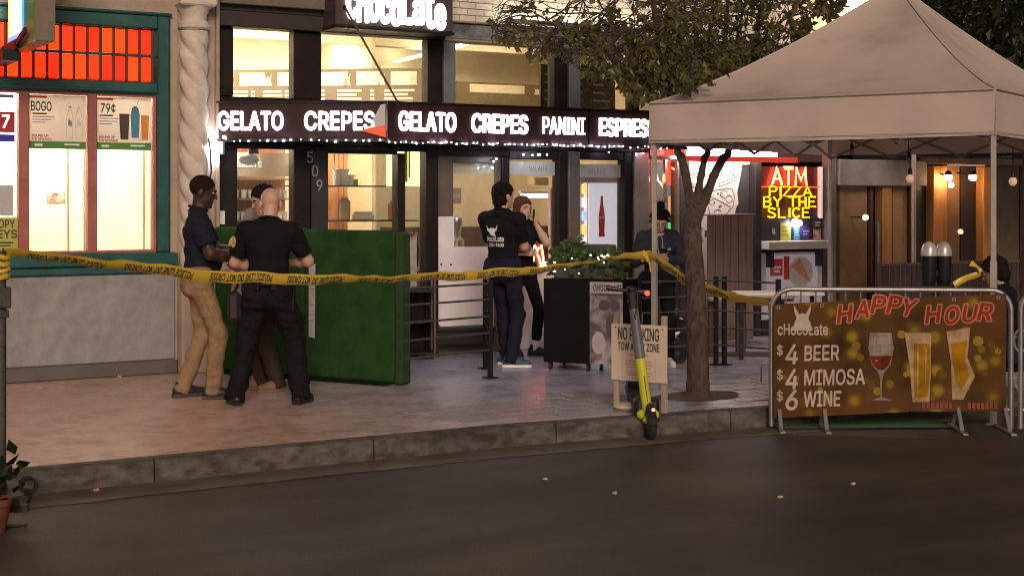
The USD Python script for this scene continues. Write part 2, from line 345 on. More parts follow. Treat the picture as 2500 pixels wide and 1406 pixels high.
obj('soil', sheet(pit, .158), mat('pit_soil', (.075, .058, .048), .95, bump=.8, bscale=50), kind='structure')
# artificial turf laid on the road under the canopy
g = [ground(*p, 0)[:2] for p in ((1905, 1050), (2000, 1016), (2240, 1018), (2330, 1046))]
turf_green = mat('turf_green', (.027, .072, .019), rough=1.0, scale=5, color2=(.017, .050, .013), bump=.6, bscale=220, spec=.1)
obj('turf_mat', sheet([tuple(g[0]), tuple(g[3]), tuple(g[2]), tuple(g[1])], .012), mat('turf_mat_green', (.05, .13, .05), rough=.95, scale=30, bump=.9, bscale=220), kind='structure')

# ================================================================== CORNER STORE (left)
stucco = mat('stucco_beige', (.39, .30, .235), rough=.9, scale=2.5, bump=.35, bscale=70, dirt=.2)
stucco_low = mat('stucco_grey', (.35, .345, .345), rough=.85, scale=1.6, color2=(.22, .212, .21), bump=.3, bscale=60, dirt=.4)
stone = mat('carved_stone', (.62, .53, .44), rough=.85, scale=6, bump=.4, bscale=45, dirt=.35)
teal = mat('teal_paint', (.018, .085, .078), rough=.38, scale=4, var=.2, bump=.08, bscale=30)
redlit_frame = mat('red_lit_frame', (.33, .11, .09), rough=.45, scale=5)  # red light falling on the metal is put into its colour
trim_dark = mat('base_trim', (.10, .085, .075), rough=.7)
store = thing('corner_store', 'beige stucco corner store with teal window frame and glowing red panes', 'building', (-1.6, 0, .15))
ZS, ZT = 1.235, 3.63                                                # window opening
XL, XR = -2.95, -.065
obj('wall', [box(-14, XL, 0, .3, .152, 7.5), box(XL, XR, 0, .3, .152, ZS - .1), box(XL, XR, 0, .3, ZT, 7.5), box(XR, .012, 0, .3, .152, 7.5)], stucco, store)
obj('lower_wall', [box(XL - .3, -.02, -.022, -.002, .29, ZS - .105, .008)], stucco_low, store, label='smooth grey stucco panel with dark stains under the window')
obj('base_trim', box(-14, -.0, -.05, -.003, .152, .285, .01), trim_dark, store)
obj('pilaster', [box(.014, .40, .02, .3, .152, 7.5, .01), box(.40, .435, -.02, .3, .152, 7.5, .008)], stucco, store)
obj('pedestal', [box(.005, .345, -.16, .019, .152, 1.10, .012), box(-.01, .36, -.18, .0185, 1.10, 1.16, .012)], stucco, store)
# twisted column
nz, nt = 260, 40; v, f = [], []
for i in range(nz):
    z = 1.16 + (3.50 - 1.16) * i / (nz - 1)
    for j in range(nt):
        a = j * 2 * PI / nt; r = .128 * (1 + .26 * (abs(math.sin(1.5 * a + z * 12.5)) - .55)); v.append([.165 + r * math.cos(a), -.03 + r * math.sin(a), z])
for i in range(nz - 1):
    for j in range(nt):
        a, b = i * nt + j, i * nt + (j + 1) % nt; f += [[a, b, b + nt], [a, b + nt, a + nt]]
obj('twisted_column', trimesh.Trimesh(v, f, process=False), stone, store, smooth=True)
obj('capital', [lathe((.165, -.03, 3.5), [(.12, 0), (.155, .03), (.155, .07), (.125, .10), (.13, .16), (.16, .22), (.17, .235)], 28), box(-.02, .35, -.215, .018, 3.735, 3.93, .015), box(-.045, .375, -.24, .017, 3.93, 4.0, .015), box(.0, .33, -.2, .018, 4.0, 7.4, .01)], stone, store, smooth=35)
# teal frame
fr = dict(y0=-.045, y1=.16)
def fbox(x0, x1, z0, z1, y0=-.045, y1=.16, bevel=.012): return box(x0, x1, y0, y1, z0, z1, bevel)
obj('frame_jamb', [fbox(-.195, -.085, ZS + .1, ZT), fbox(-.084, XR, ZS + .1, ZT, -.02, .16)], teal, store)
obj('frame_jamb', fbox(XL, XL + .13, ZS + .1, ZT), teal, store)
obj('frame_top', [fbox(XL + .13, -.197, 3.50, ZT, -.04), fbox(XL, XR + .01, ZT + .001, ZT + .03, -.06, -.001)], teal, store)
obj('transom', [fbox(XL + .13, -.197, 2.865, 2.975, -.04), fbox(XL + .13, -.197, 2.88, 2.91, -.06, -.041)], teal, store)
obj('window_sill', [fbox(XL - .05, XR + .05, ZS - .02, ZS + .098, -.10, .16), fbox(XL - .02, XR + .03, ZS - .1, ZS - .022, -.06, -.001)], teal, store)
# red panes
pw = .1245
bar_m = mat('muntin_green', (.05, .055, .03), .5)
panes = [glow(f'red_pane_{i}', c, s, (.10, .004, .002)) for i, (c, s) in enumerate([((1, .020, .0008), .80), ((1, .015, .0006), .62), ((1, .028, .001), .95)])]
for r, (z0, z1) in enumerate(((2.985, 3.232), (3.248, 3.495))):
    for k in range(21):
        x1 = -.247 - k * pw
        if x1 - pw < XL + .12: break
        obj('red_pane', box(x1 - pw + .022, x1, .03, .045, z0 + .008, z1 - .008, .004), panes[(k * 5 + r * 7 + (k // 3)) % 3] if k < 8 or r == 0 else panes[2 if k < 12 else 0], store)
for k in range(22):
    x1 = -.236 - k * pw
    if x1 < XL + .14: break
    obj('muntin', fbox(x1 - .011, x1 + .011, 2.976, 3.499, .0, .06, .003), bar_m, store)
obj('muntin', fbox(XL + .13, -.197, 3.231, 3.249, -.004, .064, .003), bar_m, store)
# lower bays
obj('window_mullion', fbox(-.855, -.77, 1.335, 2.863, .0, .12, .008), redlit_frame, store)
obj('window_mullion', fbox(-1.49, -1.395, 1.335, 2.863, .0, .12, .008), redlit_frame, store)
obj('window_mullion', fbox(-2.2, -2.1, 1.335, 2.863, .0, .12, .008), redlit_frame, store)
obj('window_frame', [fbox(-.227, -.198, 1.335, 2.863, .0, .12, .005), fbox(XL + .13, -.229, 1.3345, 1.36, .003, .117, .004), fbox(XL + .13, -.229, 2.838, 2.862, .003, .117, .004)], redlit_frame, store)
for x0, x1 in ((-.77, -.229), (-1.395, -.855), (-2.1, -1.49), (-2.82, -2.2)):
    obj('window_pane', box(x0 - .005, x1 + .005, .07, .076, 1.345, 2.85), glass(), store)
# the room behind
cream = mat('room_cream', (.86, .78, .62), rough=.6, var=.03)
white = mat('white_paint', (.82, .80, .77), rough=.5, var=.03)
room = thing('store_room', 'bright cream back room seen through the store windows', 'room', (-1.5, .8, .15))
[obj('room_wall', b_, cream, room) for b_ in (box(-2.95, .29, 1.3, 1.36, .2, 3.3), box(.24, .29, .31, 1.3, .2, 3.3), box(-3.0, -2.95, .31, 1.36, .2, 3.3))]
obj('ceiling', box(-2.95, .29, .31, 1.36, 2.92, 2.97), white, room); obj('floor', box(-2.95, .24, .31, 1.3, .18, .2), cream, room)
for x in (-2.4, -1.4, -.45):
    obj('ceiling_lamp', box(x - .32, x + .32, .45, .75, 2.885, 2.915), glow('lamp_panel_warm', (1, .90, .76), 14.0), room)
seam = mat('panel_seam', (.30, .24, .17), .6)
for px in (167, 207):
    x = wx(px, 1.28); obj('panel_seam', box(x - .008, x + .008, 1.28, 1.299, .2, 2.9), seam, room)
x = wx(352, 1.28); obj('panel_seam', box(x - .008, x + .008, 1.28, 1.299, .2, 2.9), seam, room)
x = wx(140, 1.28); z = wz(140, 483, 1.28)
obj('door_sticker', [box(x - .10, x + .08, 1.288, 1.2985, z - .05, z + .05)], mat('sticker_red', (.6, .06, .03), .5, var=.3, scale=14, color2=(.8, .7, .6)), room)

# posters in the store window
def paper(name, color):
    if name in _mats: return _mats[name]
    _mats[name] = usdkit.material(stage, f'/World/Looks/{name}', {'d': ('principled_bsdf', {'base_color': color, 'roughness': .5}), 't': ('translucent_bsdf', {'color': color}), 'x': ('mix_closure', {'fac': .3})},
        [('d.BSDF', 'x.closure1'), ('t.BSDF', 'x.closure2')], surface='x.closure'); return _mats[name]
P_white, P_green = paper('poster_paper', (.85, .78, .70)), paper('poster_green', (.12, .33, .07))
ink = mat('ink_dark', (.03, .05, .045), .6); inkred = mat('ink_red', (.55, .05, .02), .6); inkgrey = mat('ink_grey', (.28, .27, .26), .6); inkblue = mat('ink_blue', (.06, .22, .32), .5)
inkbrown = mat('ink_brown', (.07, .045, .03), .5); inkorange = mat('ink_orange', (.6, .25, .04), .5); inkwhite = mat('ink_white', (.8, .8, .78), .5)
def poster(x0, x1, head, label, draw):
    z0, z1, y = 2.325, 2.832, .064
    t = thing('window_poster', label, 'poster', ((x0 + x1) / 2, y, z0))
    obj('sheet', box(x0, x1, y, y + .002, z0, z1), P_white, t); obj('green_strip', box(x0, x1, y - .003, y - .0005, z0, z0 + .07), P_green, t)
    obj('headline', place(lettering(head, .085, (x1 - x0) * (.36 if len(head) > 3 else .27), .002), on_front(x0 + (x1 - x0) * .21, y - .001, z1 - .15)), ink, t)
    obj('headline_bar', box(x0, x0 + .16, y - .003, y - .001, z1 - .03, z1 - .012), inkred, t)
    for i, (w, h, mm) in enumerate(((.13, .014, ink), (.2, .009, inkgrey), (.17, .009, inkgrey), (.12, .009, inkgrey))):
        obj('small_print', box(x0 + .03, x0 + .03 + w, y - .003, y - .001, z1 - .185 - .026 * i, z1 - .185 - .026 * i + h), mm, t)
    obj('small_print', place(lettering('ROUND UP', .024, .15, .002), on_front(x0 + .1, y - .001, z0 + .11)), ink, t)
    obj('small_print', place(lettering('FOR REWARDS', .024, .18, .002), on_front(x0 + .115, y - .001, z0 + .078)), inkred, t)
    obj('small_print', box(x1 - .2, x1 - .06, y - .005, y - .0035, z0 + .035, z0 + .05), inkwhite, t); obj('small_print', box(x0 + .05, x0 + .12, y - .005, y - .0035, z0 + .025, z0 + .045), inkwhite, t)
    draw(t, x0, x1, y, z0)
def bottles(t, x0, x1, y, z0):
    for dx, c in ((.15, inkgrey), (.065, mat('ink_light', (.62, .58, .55), .5))):
        x = x1 - dx; o = [(-.03, 0), (.03, 0), (.032, .19), (.024, .24), (.012, .27), (.012, .29), (-.012, .29), (-.012, .27), (-.024, .24), (-.032, .19)]
        ring = Polygon(o).buffer(0).difference(Polygon(o).buffer(-.005))
        obj('bottle_print', plate(ring, on_front(x, y - .001, z0 + .1), .002), mat('ink_light', (.62, .58, .55), .5), t)
        obj('bottle_label', [plate([(-.018, .13), (.018, .11), (.018, .16), (-.012, .19)], on_front(x, y - .001, z0 + .1), .0022), box(x - .012, x + .012, y - .004, y - .001, z0 + .395, z0 + .407)], c, t)
def cups(t, x0, x1, y, z0):
    for dx, w, h, c in ((.26, .05, .25, inkbrown), (.06, .04, .24, inkorange)):
        obj('cup_print', plate([(-w * .75, 0), (w * .75, 0), (w, h), (-w, h)], on_front(x1 - dx, y - .001, z0 + .1), .002), c, t)
    obj('cup_print', plate([(-.035, 0), (.035, 0), (.045, .22), (.03, .29), (0, .31), (-.03, .29), (-.045, .22)], on_front(x1 - .155, y - .001, z0 + .12), .0026), inkblue, t)
    obj('straw_print', bar((x1 - .15, y - .003, z0 + .4), (x1 - .12, y - .003, z0 + .49), .006, .002), inkblue, t)
poster(-1.385, -.862, 'BOGO', 'pale window poster headed BOGO with two bottles', bottles)
poster(-.762, -.235, '79¢', 'pale window poster headed 79 cents with three drink cups', cups)
t = thing('jackpot_sign', 'lit jackpot display with red 77 digits at left window edge', 'sign', (-1.75, .06, 2.4))
obj('panel', box(-2.05, -1.505, .04, .065, 2.37, 2.84, .005), glow('jackpot_white', (.93, .90, 1.0), .7), t)
obj('digit_band', box(-2.0, -1.52, .034, .0395, 2.47, 2.66), mat('digit_red', (.35, .02, .03), .4), t); obj('footer', box(-2.0, -1.52, .034, .0395, 2.385, 2.45), mat('jackpot_blue', (.03, .04, .28), .4), t)
for k, x in enumerate((-1.60, -1.70, -1.8)): obj('digit', place(lettering('7' if k < 2 else '1', .12, .07, .003), on_front(x, .033, 2.51)), glow('digit_glow', (1, .75, .45), .8), t)
obj('header_bar', box(-2.0, -1.53, .034, .0395, 2.79, 2.82), mat('ink_violet', (.12, .10, .2), .5), t)
t = thing('key_poster', 'yellow green COPY KEYS notice in the lower window corner', 'poster', (-1.7, .06, 1.36))
obj('sheet', box(-2.0, -1.49, .055, .062, 1.345, 1.68), paper('poster_yellow', (.55, .52, .12)), t)
for s, z, w in (('COPY', 1.585, .2), ('KEYS', 1.49, .24)): obj('lettering', place(lettering(s, .075, w, .003), on_front(-1.615, .054, z)), ink, t)
obj('small_print', [box(-1.75, -1.53, .051, .0545, 1.44, 1.455), box(-1.75, -1.55, .051, .0545, 1.415, 1.425), sphere((-1.62, .052, 1.385), .012)], ink, t)
obj('price_list', box(-1.76, -1.53, .055, .06, 1.70, 1.98), paper('sheet_grey', (.55, .55, .55)), label='grey notice taped inside the left window bay', cat='notice')

# projecting sign on the store
sy = -1.25; p = wall(135, 103, sy); xs, zs = float(p[0]), float(p[2])
t = thing('projecting_sign', 'green box sign with lit white panel jutting out from the store wall', 'sign', (xs - .1, sy, zs))
obj('cabinet', box(xs - .17, xs, sy, sy + 1.1, zs, zs + 1.3, .012), mat('sign_green', (.05, .24, .045), .4), t)
obj('end_cover', box(xs - .168, xs - .002, sy - .006, sy - .001, zs + .004, zs + 1.3), mat('sign_brown', (.17, .13, .09), .6), t)
obj('lit_panel', box(xs - .185, xs - .172, sy + .52, sy + 1.08, zs + .13, zs + 1.2, .004), glow('sign_white', (.96, 1, .97), 1.6), t)
obj('blue_border', box(xs - .18, xs - .1715, sy + .44, sy + 1.09, zs + .09, zs + 1.24, .003), glow('sign_blue', (.02, .25, 1), .6), t)
obj('yellow_stripe', box(xs - .19, xs - .1855, sy + .98, sy + 1.05, zs + .14, zs + .52, .001), glow('sign_yellow', (1, .72, .05), 1.0), t)
for k, y in enumerate(np.arange(sy + .58, sy + 1.0, .1)): obj('colour_block', box(xs - .19, xs - .1855, y, y + .055, zs + .585, zs + .66, .001), glow(('sign_cyan', 'sign_lime')[k % 2], ((.1, .9, 1), (.2, 1, .5))[k % 2], .9), t)
obj('bracket', [box(xs - .22, xs - .19, sy + .55, sy + 1.2, zs - .02, zs + .06), bar((xs - .205, sy + .2, zs + .11), (xs - .205, sy + .6, zs + .02), .03, .05), box(xs - .32, xs - .18, sy + .6, sy + 1.22, zs - .12, zs - .021)], mat('iron_black', (.012, .011, .011), .5, spec=.25), t)
# ================================================================== CAFE (middle)
dark = mat('frame_black_brown', (.013, .009, .008), rough=.5, scale=5, var=.3, spec=.25)
slate = mat('frame_slate_blue', (.13, .15, .18), rough=.5, scale=4, var=.12)
brownjamb = mat('jamb_brown', (.10, .075, .055), rough=.5)
silver = mat('column_silver', (.34, .31, .28), rough=.35, metal=.6, scale=3)
offwhite = mat('bulkhead_white', (.62, .58, .55), rough=.55, dirt=.2)
cafe = thing('cafe_building', 'dark framed cafe front with tall lit windows and house number 509', 'building', (3, .1, .15))
Y0, Y1 = .10, .26
def cb(x0, x1, z0, z1, y0=Y0, y1=Y1, b=.008): return box(x0, x1, y0, y1, z0, z1, b)
def part(n, m, mm=dark, parent=cafe, **k): return obj(n, m, mm, parent, **k)
# lower posts
part('post', cb(.437, .657, .152, 2.40)); part('post', cb(1.263, 1.45, .152, 2.40)); part('post', cb(1.452, 1.636, .152, 2.40, .08), mat('post_black', (.025, .021, .020), .5))
part('post', cb(2.448, 2.536, .152, 2.34)); part('post', cb(2.782, 2.931, .152, 2.40, .09)); part('post', cb(4.481, 4.60, .152, 2.40)); part('post', cb(4.602, 4.759, .152, 2.40, .085), mat('post_grey', (.12, .105, .095), .45))
part('post', cb(5.388, 5.505, .152, 2.40)); part('post', cb(5.507, 5.711, .152, 2.40, .06), silver, label='brushed silver end column')
for x0, x1, z0, z1 in ((.657, 1.263, 2.385, 2.40), (1.636, 2.448, 2.33, 2.40), (2.536, 2.782, 2.395, 2.40), (2.931, 3.832, 2.325, 2.40), (3.832, 4.481, 2.30, 2.40), (4.759, 5.388, 2.305, 2.40)):
    part('window_head', cb(x0 + .001, x1 - .001, z0, z1, .11, .25))
part('lintel', cb(.437, 5.9, 2.402, 2.885)); part('string_course', cb(.437, 2.93, 2.36, 2.4, .06, .099, .004))
part('bulkhead', [cb(.657, 1.263, .152, .85, .12), cb(1.636, 2.448, .152, .85, .12), cb(2.536, 2.782, .152, .85, .12)])
part('counter_front', cb(3.70, 4.478, .152, 1.02, .115), offwhite, label='off white panel under the serving window')
part('bulkhead', cb(4.761, 5.386, .152, .35, .12))
for s, px, py in (('5', 757, 385), ('0', 769, 418), ('9', 780, 453)):
    p = wall(px, py + 13, .075); part('house_number', place(lettering(s, .115, .066, .006, False), on_front(p[0], .078, p[2])), mat('number_grey', (.42, .41, .40), .4, metal=.6))
# upper
part('upper_post', cb(.437, .614, 2.886, 3.58)); part('upper_post', cb(1.263, 1.567, 2.886, 3.58)); part('upper_post', cb(2.806, 2.985, 2.886, 3.58))
part('upper_column', cb(2.987, 3.132, 2.886, 3.58, .07), slate); part('upper_post', cb(4.42, 4.60, 2.886, 3.58)); part('upper_column', cb(4.602, 4.755, 2.886, 3.60, .07), slate)
part('upper_post', cb(5.5, 5.6, 2.886, 3.58)); part('upper_column', cb(6.0, 6.16, 2.886, 3.60, .07), slate)
part('cornice', [cb(.437, 2.985, 3.582, 3.74, .02), cb(.437, 2.985, 3.742, 3.86, .06, .26), cb(.437, 2.985, 3.90, 7.5, .10)], mat('cornice_brown', (.028, .021, .017), .5))
part('cornice_ledge', cb(.437, 1.56, 3.80, 3.93, -.03, .059), mat('ledge_tan', (.14, .11, .08), .7))
part('fascia_band', [cb(2.987, 9.0, 3.60, 3.775, .07)], mat('band_blue_grey', (.25, .27, .29), .55, scale=7, color2=(.10, .10, .12), dirt=.4))
part('band_moulding', [cb(2.987, 9.0, 3.776, 3.80, .03), cb(2.987, 9.0, 3.57, 3.599, .05)], mat('moulding_brass', (.30, .25, .15), .45))
part('wall_core', box(2.987, 9.0, .125, .30, 3.80, 7.5), mat('mortar_grey', (.42, .39, .34), .9))
bricks = [mat(f'white_brick_{i}', c, rough=.8, bump=.4, bscale=50, dirt=.15) for i, c in enumerate([(.66, .62, .54), (.60, .56, .48), (.70, .66, .58)])]
for r in range(9):
    for k in range(16):
        x0 = 2.995 + k * .206 - (.103 if r % 2 else 0); x1 = x0 + .198; x0 = max(x0, 2.99)
        part('brick', box(x0, x1, .108 + rng.uniform(-.003, .004), .124, 3.806 + r * .072, 3.806 + r * .072 + .064, .003), bricks[rng.randrange(3)])
for k in range(14):                                                # the wall further right, behind the tree: larger blocks
    for r in range(6):
        x0 = 6.3 + k * .42 - (.21 if r % 2 else 0)
        part('wall_block', box(max(x0, 6.3), x0 + .41, .10 + rng.uniform(-.003, .003), .124, 3.806 + r * .2, 3.806 + r * .2 + .19, .005), bricks[rng.randrange(3)])
# panes
G = glass()
for x0, x1, z0, z1 in ((.657, 1.263, .85, 2.385), (1.636, 2.448, .85, 2.33), (2.536, 2.782, .85, 2.395), (3.832, 4.481, 1.02, 2.30), (4.759, 5.388, .35, 2.305),
                       (.614, 1.263, 2.886, 3.58), (1.567, 2.806, 2.886, 3.58), (3.132, 4.42, 2.886, 3.57), (4.755, 5.5, 2.886, 3.57), (5.6, 6.0, 2.886, 3.57)):
    part('window_pane', box(x0 - .004, x1 + .004, .19, .196, z0 - .004, z1 + .004), G)
# door
door = part('door', [cb(2.933, 3.13, .152, 2.324, .12, .17), cb(3.66, 3.73, .152, 2.324, .12, .17), cb(3.131, 3.659, 2.25, 2.324, .12, .17), cb(3.131, 3.659, .152, .42, .12, .17)], brownjamb)
part('door_jamb', cb(3.732, 3.832, .152, 2.324, .10))
obj('glass', box(3.125, 3.665, .142, .148, .415, 2.255), G, door)
pap = mat('paper_white', (.66, .64, .66), .7, var=.06, scale=3)
t = thing('paper_board', 'white paper sheets covering the lower half of the cafe door', 'notice', (3.2, .1, .45))
obj('lower_sheet', plate([(-.33, .02), (-.29, -.03), (.30, -.02), (.33, .02), (.33, .85), (-.33, .86)], on_front(3.27, .115, .47), .004), pap, t)
obj('upper_strip', box(2.937, 3.13, .108, .113, 1.30, 1.66), pap, t)
for x, z in ((2.97, 1.14), (3.09, 1.135), (3.05, 1.02)): obj('pin', sphere((x, .107, z), .012, 1), ink, t)
t = thing('open_placard', 'faded OPEN placard hanging inside the cafe door glass', 'sign', (3.2, .2, 1.85))
obj('board', box(3.14, 3.27, .205, .212, 1.80, 1.97), mat('placard_mauve', (.30, .20, .19), .6), t); obj('lettering', place(lettering('OPEN', .035, .10, .002), on_front(3.205, .204, 1.87)), mat('placard_pale', (.5, .42, .38), .5), t)
# frosted header strips on the glass
fro = paper('frosted_film', (.62, .62, .58))
for x0, x1, z, s, tx in ((3.14, 3.655, 2.13, '', 0), (3.84, 4.475, 2.12, 'SALADS', 4.25), (4.765, 5.385, 2.10, 'GELATO', 5.05)):
    f_ = part('frosted_strip', box(x0, x1, .182, .187, z, z + .155), fro)
    if s: obj('lettering', place(lettering(s, .05, .24, .0015, False), on_front(tx, .181, z + .05)), inkgrey, f_)

# ------------------------------------------------------------------ inside the cafe
tan = mat('plaster_tan', (.66, .53, .36), rough=.7, var=.05, scale=2); cream2 = mat('plaster_cream', (.78, .70, .55), rough=.7, var=.04)
wood = mat('wood_orange', (.42, .17, .055), rough=.45, scale=3, stretch=(6, 6, .6), color2=(.28, .10, .03))
steel = mat('steel', (.55, .54, .52), rough=.3, metal=.9)
ins = thing('cafe_interior', 'warm lit cafe room with cream walls and ceiling lamps', 'room', (2.8, 2, .15))
obj('back_wall', [box(.43, 3.6, 3.9, 3.95, .15, 3.9), box(3.6, 6.2, 3.4, 3.45, .15, 3.9)], cream2, ins)
[obj('side_wall', b_, tan, ins) for b_ in (box(.437, .46, .27, 3.9, .15, 3.9), box(5.69, 5.71, .27, 3.4, .15, 2.45), box(6.2, 6.22, .27, 3.4, 2.45, 3.9))]
obj('partition', box(3.05, 3.10, 2.1, 3.9, .15, 3.9), tan, ins)
obj('ceiling', box(.437, 6.22, .27, 3.95, 3.9, 3.95), cream2, ins)
obj('ceiling_beam', [box(.46, 6.2, .75, .95, 3.70, 3.899), box(.46, 6.2, 2.3, 2.5, 3.74, 3.899)], cream2, ins)
obj('floor', box(.437, 6.2, .27, 3.95, .152, .165), mat('floor_brown', (.16, .11, .08), .5), ins)
lampw = glow('lamp_cafe_warm', (1, .88, .70), 14.0)
for x, y in ((.95, 1.6), (1.9, 1.5), (2.6, 2.9), (1.2, 3.1)): obj('ceiling_lamp', box(x - .3, x + .3, y - .22, y + .22, 3.862, 3.895), lampw, ins)
for x in (.95, 2.0, 2.65): obj('shelf_lamp', box(x - .26, x + .26, 1.15, 1.25, 2.43, 2.45), glow('lamp_shelf', (1, .87, .68), 22.0), ins)
obj('ceiling_lamp', box(4.55, 5.0, 1.5, 1.75, 3.862, 3.895), glow('lamp_cafe_dim', (1, .76, .48), 15.0), ins)
p0, p1 = wall(1212, 122, 1.1), wall(1240, 202, 2.9)
obj('linear_lamp', bar((3.75, .98, 3.66), (3.95, 3.3, 3.66), .05, .03), glow('lamp_linear', (1, .85, .55), 7.0), ins)
# menu boards high on the walls
def menu(label, pxy, d0, d1, h_px, heads, rows, dimc=(.20, .15, .09)):
    (xa, ya), (xb, yb) = pxy
    A, Bq = at(xa, ya, d0), at(xb, yb, d1); L = np.linalg.norm((Bq - A)[:2]); x = Bq - A; x[2] = 0; x /= np.linalg.norm(x); n = np.array([x[1], -x[0], 0])
    H = h_px * d0 / FPX; z = (A[2] + Bq[2]) / 2
    t = thing('menu_board', label, 'menu', (A + Bq) / 2 - [0, 0, H]); M = basis(A * [1, 1, 0] + [0, 0, z], x, n)
    obj('board', plate([(0, -H), (L, -H), (L, 0), (0, 0)], M, .01), mat('menu_brown', dimc, .6, var=.06), t)
    mp = mat('menu_pale', (.80, .72, .55), .5, var=.05)
    for a, b in heads: obj('heading_panel', plate([(a * L, -H * .36), (b * L, -H * .36), (b * L, -H * .07), (a * L, -H * .07)], M @ trimesh.transformations.translation_matrix([0, 0, .011]), .002), mp, t)
    for c in [h[0] for h in heads[1:]]:
        x0 = c * L - .12
        obj('figure_print', plate([(x0 - .05, -H * .36), (x0 + .05, -H * .36), (x0 + .03, -H * .25), (x0 + .045, -H * .1), (x0 + .02, -H * .2), (x0, -H * .15), (x0 - .02, -H * .2), (x0 - .045, -H * .1), (x0 - .03, -H * .25)], M @ trimesh.transformations.translation_matrix([0, 0, .011]), .002), mp, t)
    for a, b in rows:
        nrow = 6
        for k in range(nrow):
            y = -H * (.45 + .52 * k / nrow); w = (b - a) * L * rng.uniform(.45, .75)
            obj('menu_line', [plate([(a * L, y - .028), (a * L + w, y - .028), (a * L + w, y), (a * L, y)], M @ trimesh.transformations.translation_matrix([0, 0, .011]), .002),
                              plate([(b * L - .07, y - .028), (b * L - .02, y - .028), (b * L - .02, y), (b * L - .07, y)], M @ trimesh.transformations.translation_matrix([0, 0, .011]), .002)], mp, t)
menu('long brown menu board with cream headings behind the upper windows', ((540, 178), (1060, 160)), 17.6, 17.3, 112, ((.0, .03), (.09, .21), (.27, .33), (.42, .60), (.64, .75), (.80, .92), (.95, 1.0)), ((.02, .17), (.20, .33), (.36, .50), (.55, .73), (.77, .99)))
menu('dim menu board with one wide heading behind the third upper window', ((1100, 203), (1385, 206)), 18.6, 19.4, 70, ((.155, .62), (.80, .81)), (), (.24, .19, .13))
t = thing('menu_board', 'dark menu board glimpsed through branches in the right upper window', 'menu', (5.4, 1.2, 2.95)); obj('board', box(4.9, 6.0, 1.2, 1.23, 2.9, 3.5), mat('menu_black', (.03, .025, .022), .5), t)
for k in range(14): obj('menu_line', box(4.95 + (k % 3) * .36, 4.95 + (k % 3) * .36 + rng.uniform(.1, .28), 1.195, 1.199, 2.97 + .1 * (k // 3), 2.985 + .1 * (k // 3)), mat('menu_pale_dim', (.35, .33, .3), .5), t)

# furniture seen through the lower windows
t = thing('dessert_counter', 'tall wooden dessert shelf unit stacked with cups in the first window', 'shelf unit', (1.0, 1.5, .15))
obj('back_panel', box(.60, 1.75, 1.62, 1.66, .17, 2.42), wood, t)
obj('sign_panel', box(.66, 1.75, 1.30, 1.34, 2.10, 2.36), mat('sign_taupe', (.24, .18, .13), .6), t); obj('lettering', place(lettering('DESSERTS', .065, .38, .003), on_front(1.16, 1.297, 2.2)), inkwhite, t)
for z in (1.60, 1.84, 2.06): obj('shelf', box(.70, 1.75, 1.28, 1.61, z, z + .02), steel, t)
obj('front_glass_rail', box(.5, 1.75, .9, .92, 1.55, 1.565), mat('rail_dark', (.05, .045, .04), .4), t)
t_c = thing('stacked_cup', 'white paper cup on the lit dessert shelf', 'cup', (1.02, 1.40, 1.862), group='white cups on the dessert shelves')
obj('cup', lathe((0, 0, 0), [(.001, 0), (.026, 0), (.034, .085), (.037, .09), (.001, .092)], 10), white, t_c, local=True)
for k in range(1, 18): copy_of(t_c, 'stacked_cup', (1.02 + .082 * (k % 9), 1.40 + .02 * (k % 2), 1.862 if k < 9 else 1.622), 0, 'white paper cup on the lit dessert shelf', 'cup', 'white cups on the dessert shelves')
t = thing('wood_pillar', 'orange slatted wood pillar beside the second cafe window', 'pillar', (2.4, 1.7, .15))
for k in range(4): obj('slat', box(wx(806 + 11 * k, 1.7), wx(816 + 11 * k, 1.7), 1.7, 1.76, .17, 2.9, .006), wood, t)
obj('slanted_panel', bar((wx(800, 1.69), 1.68, 2.6), (wx(818, 1.69), 1.68, 1.2), .03, .1), wood, t)
t = thing('glass_display', 'glass display case with two shelves behind the second window', 'display case', (2.1, .9, .15))
obj('base', box(1.5, 3.0, .75, 1.25, .17, .95), mat('case_base', (.42, .36, .28), .5), t); obj('shelf', box(1.5, 3.0, .72, 1.2, 1.985, 2.0), mat('rail_dark', (.05, .045, .04), .4), t); obj('shelf', box(1.5, 3.0, .72, 1.2, 1.60, 1.615), mat('rail_dark', (.05, .045, .04), .4), t)
obj('front_glass', box(1.5, 3.0, .7, .706, .95, 2.0), G, t)
cone_m = mat('waffle', (.62, .42, .22), .6)
for k, (x, z, r, mm, lab) in enumerate(((wx(822, .9), 2.0, .05, white, 'stack of white cartons at the left end of the top display shelf'), (wx(840, .9), 2.0, .06, white, 'stack of white cartons second from the left on the display shelf'), (wx(856, .9), 2.0, .045, white, 'small white carton beside the green tag on the display shelf'))):
    t = thing('carton_stack', lab, 'carton', (x, .9, z))
    for j in range(3 - k // 2): obj('carton', lathe((x, .9, z + .001 + j * .062), [(.001, 0), (r * .8, 0), (r, .05), (r * 1.06, .058), (.001, .06)], 12), mm, t)
obj('green_tag', box(wx(864, .86), wx(874, .86), .86, .868, 2.0, 2.07), mat('tag_green', (.30, .45, .05), .5), label='green tag standing on the glass display shelf', cat='tag')
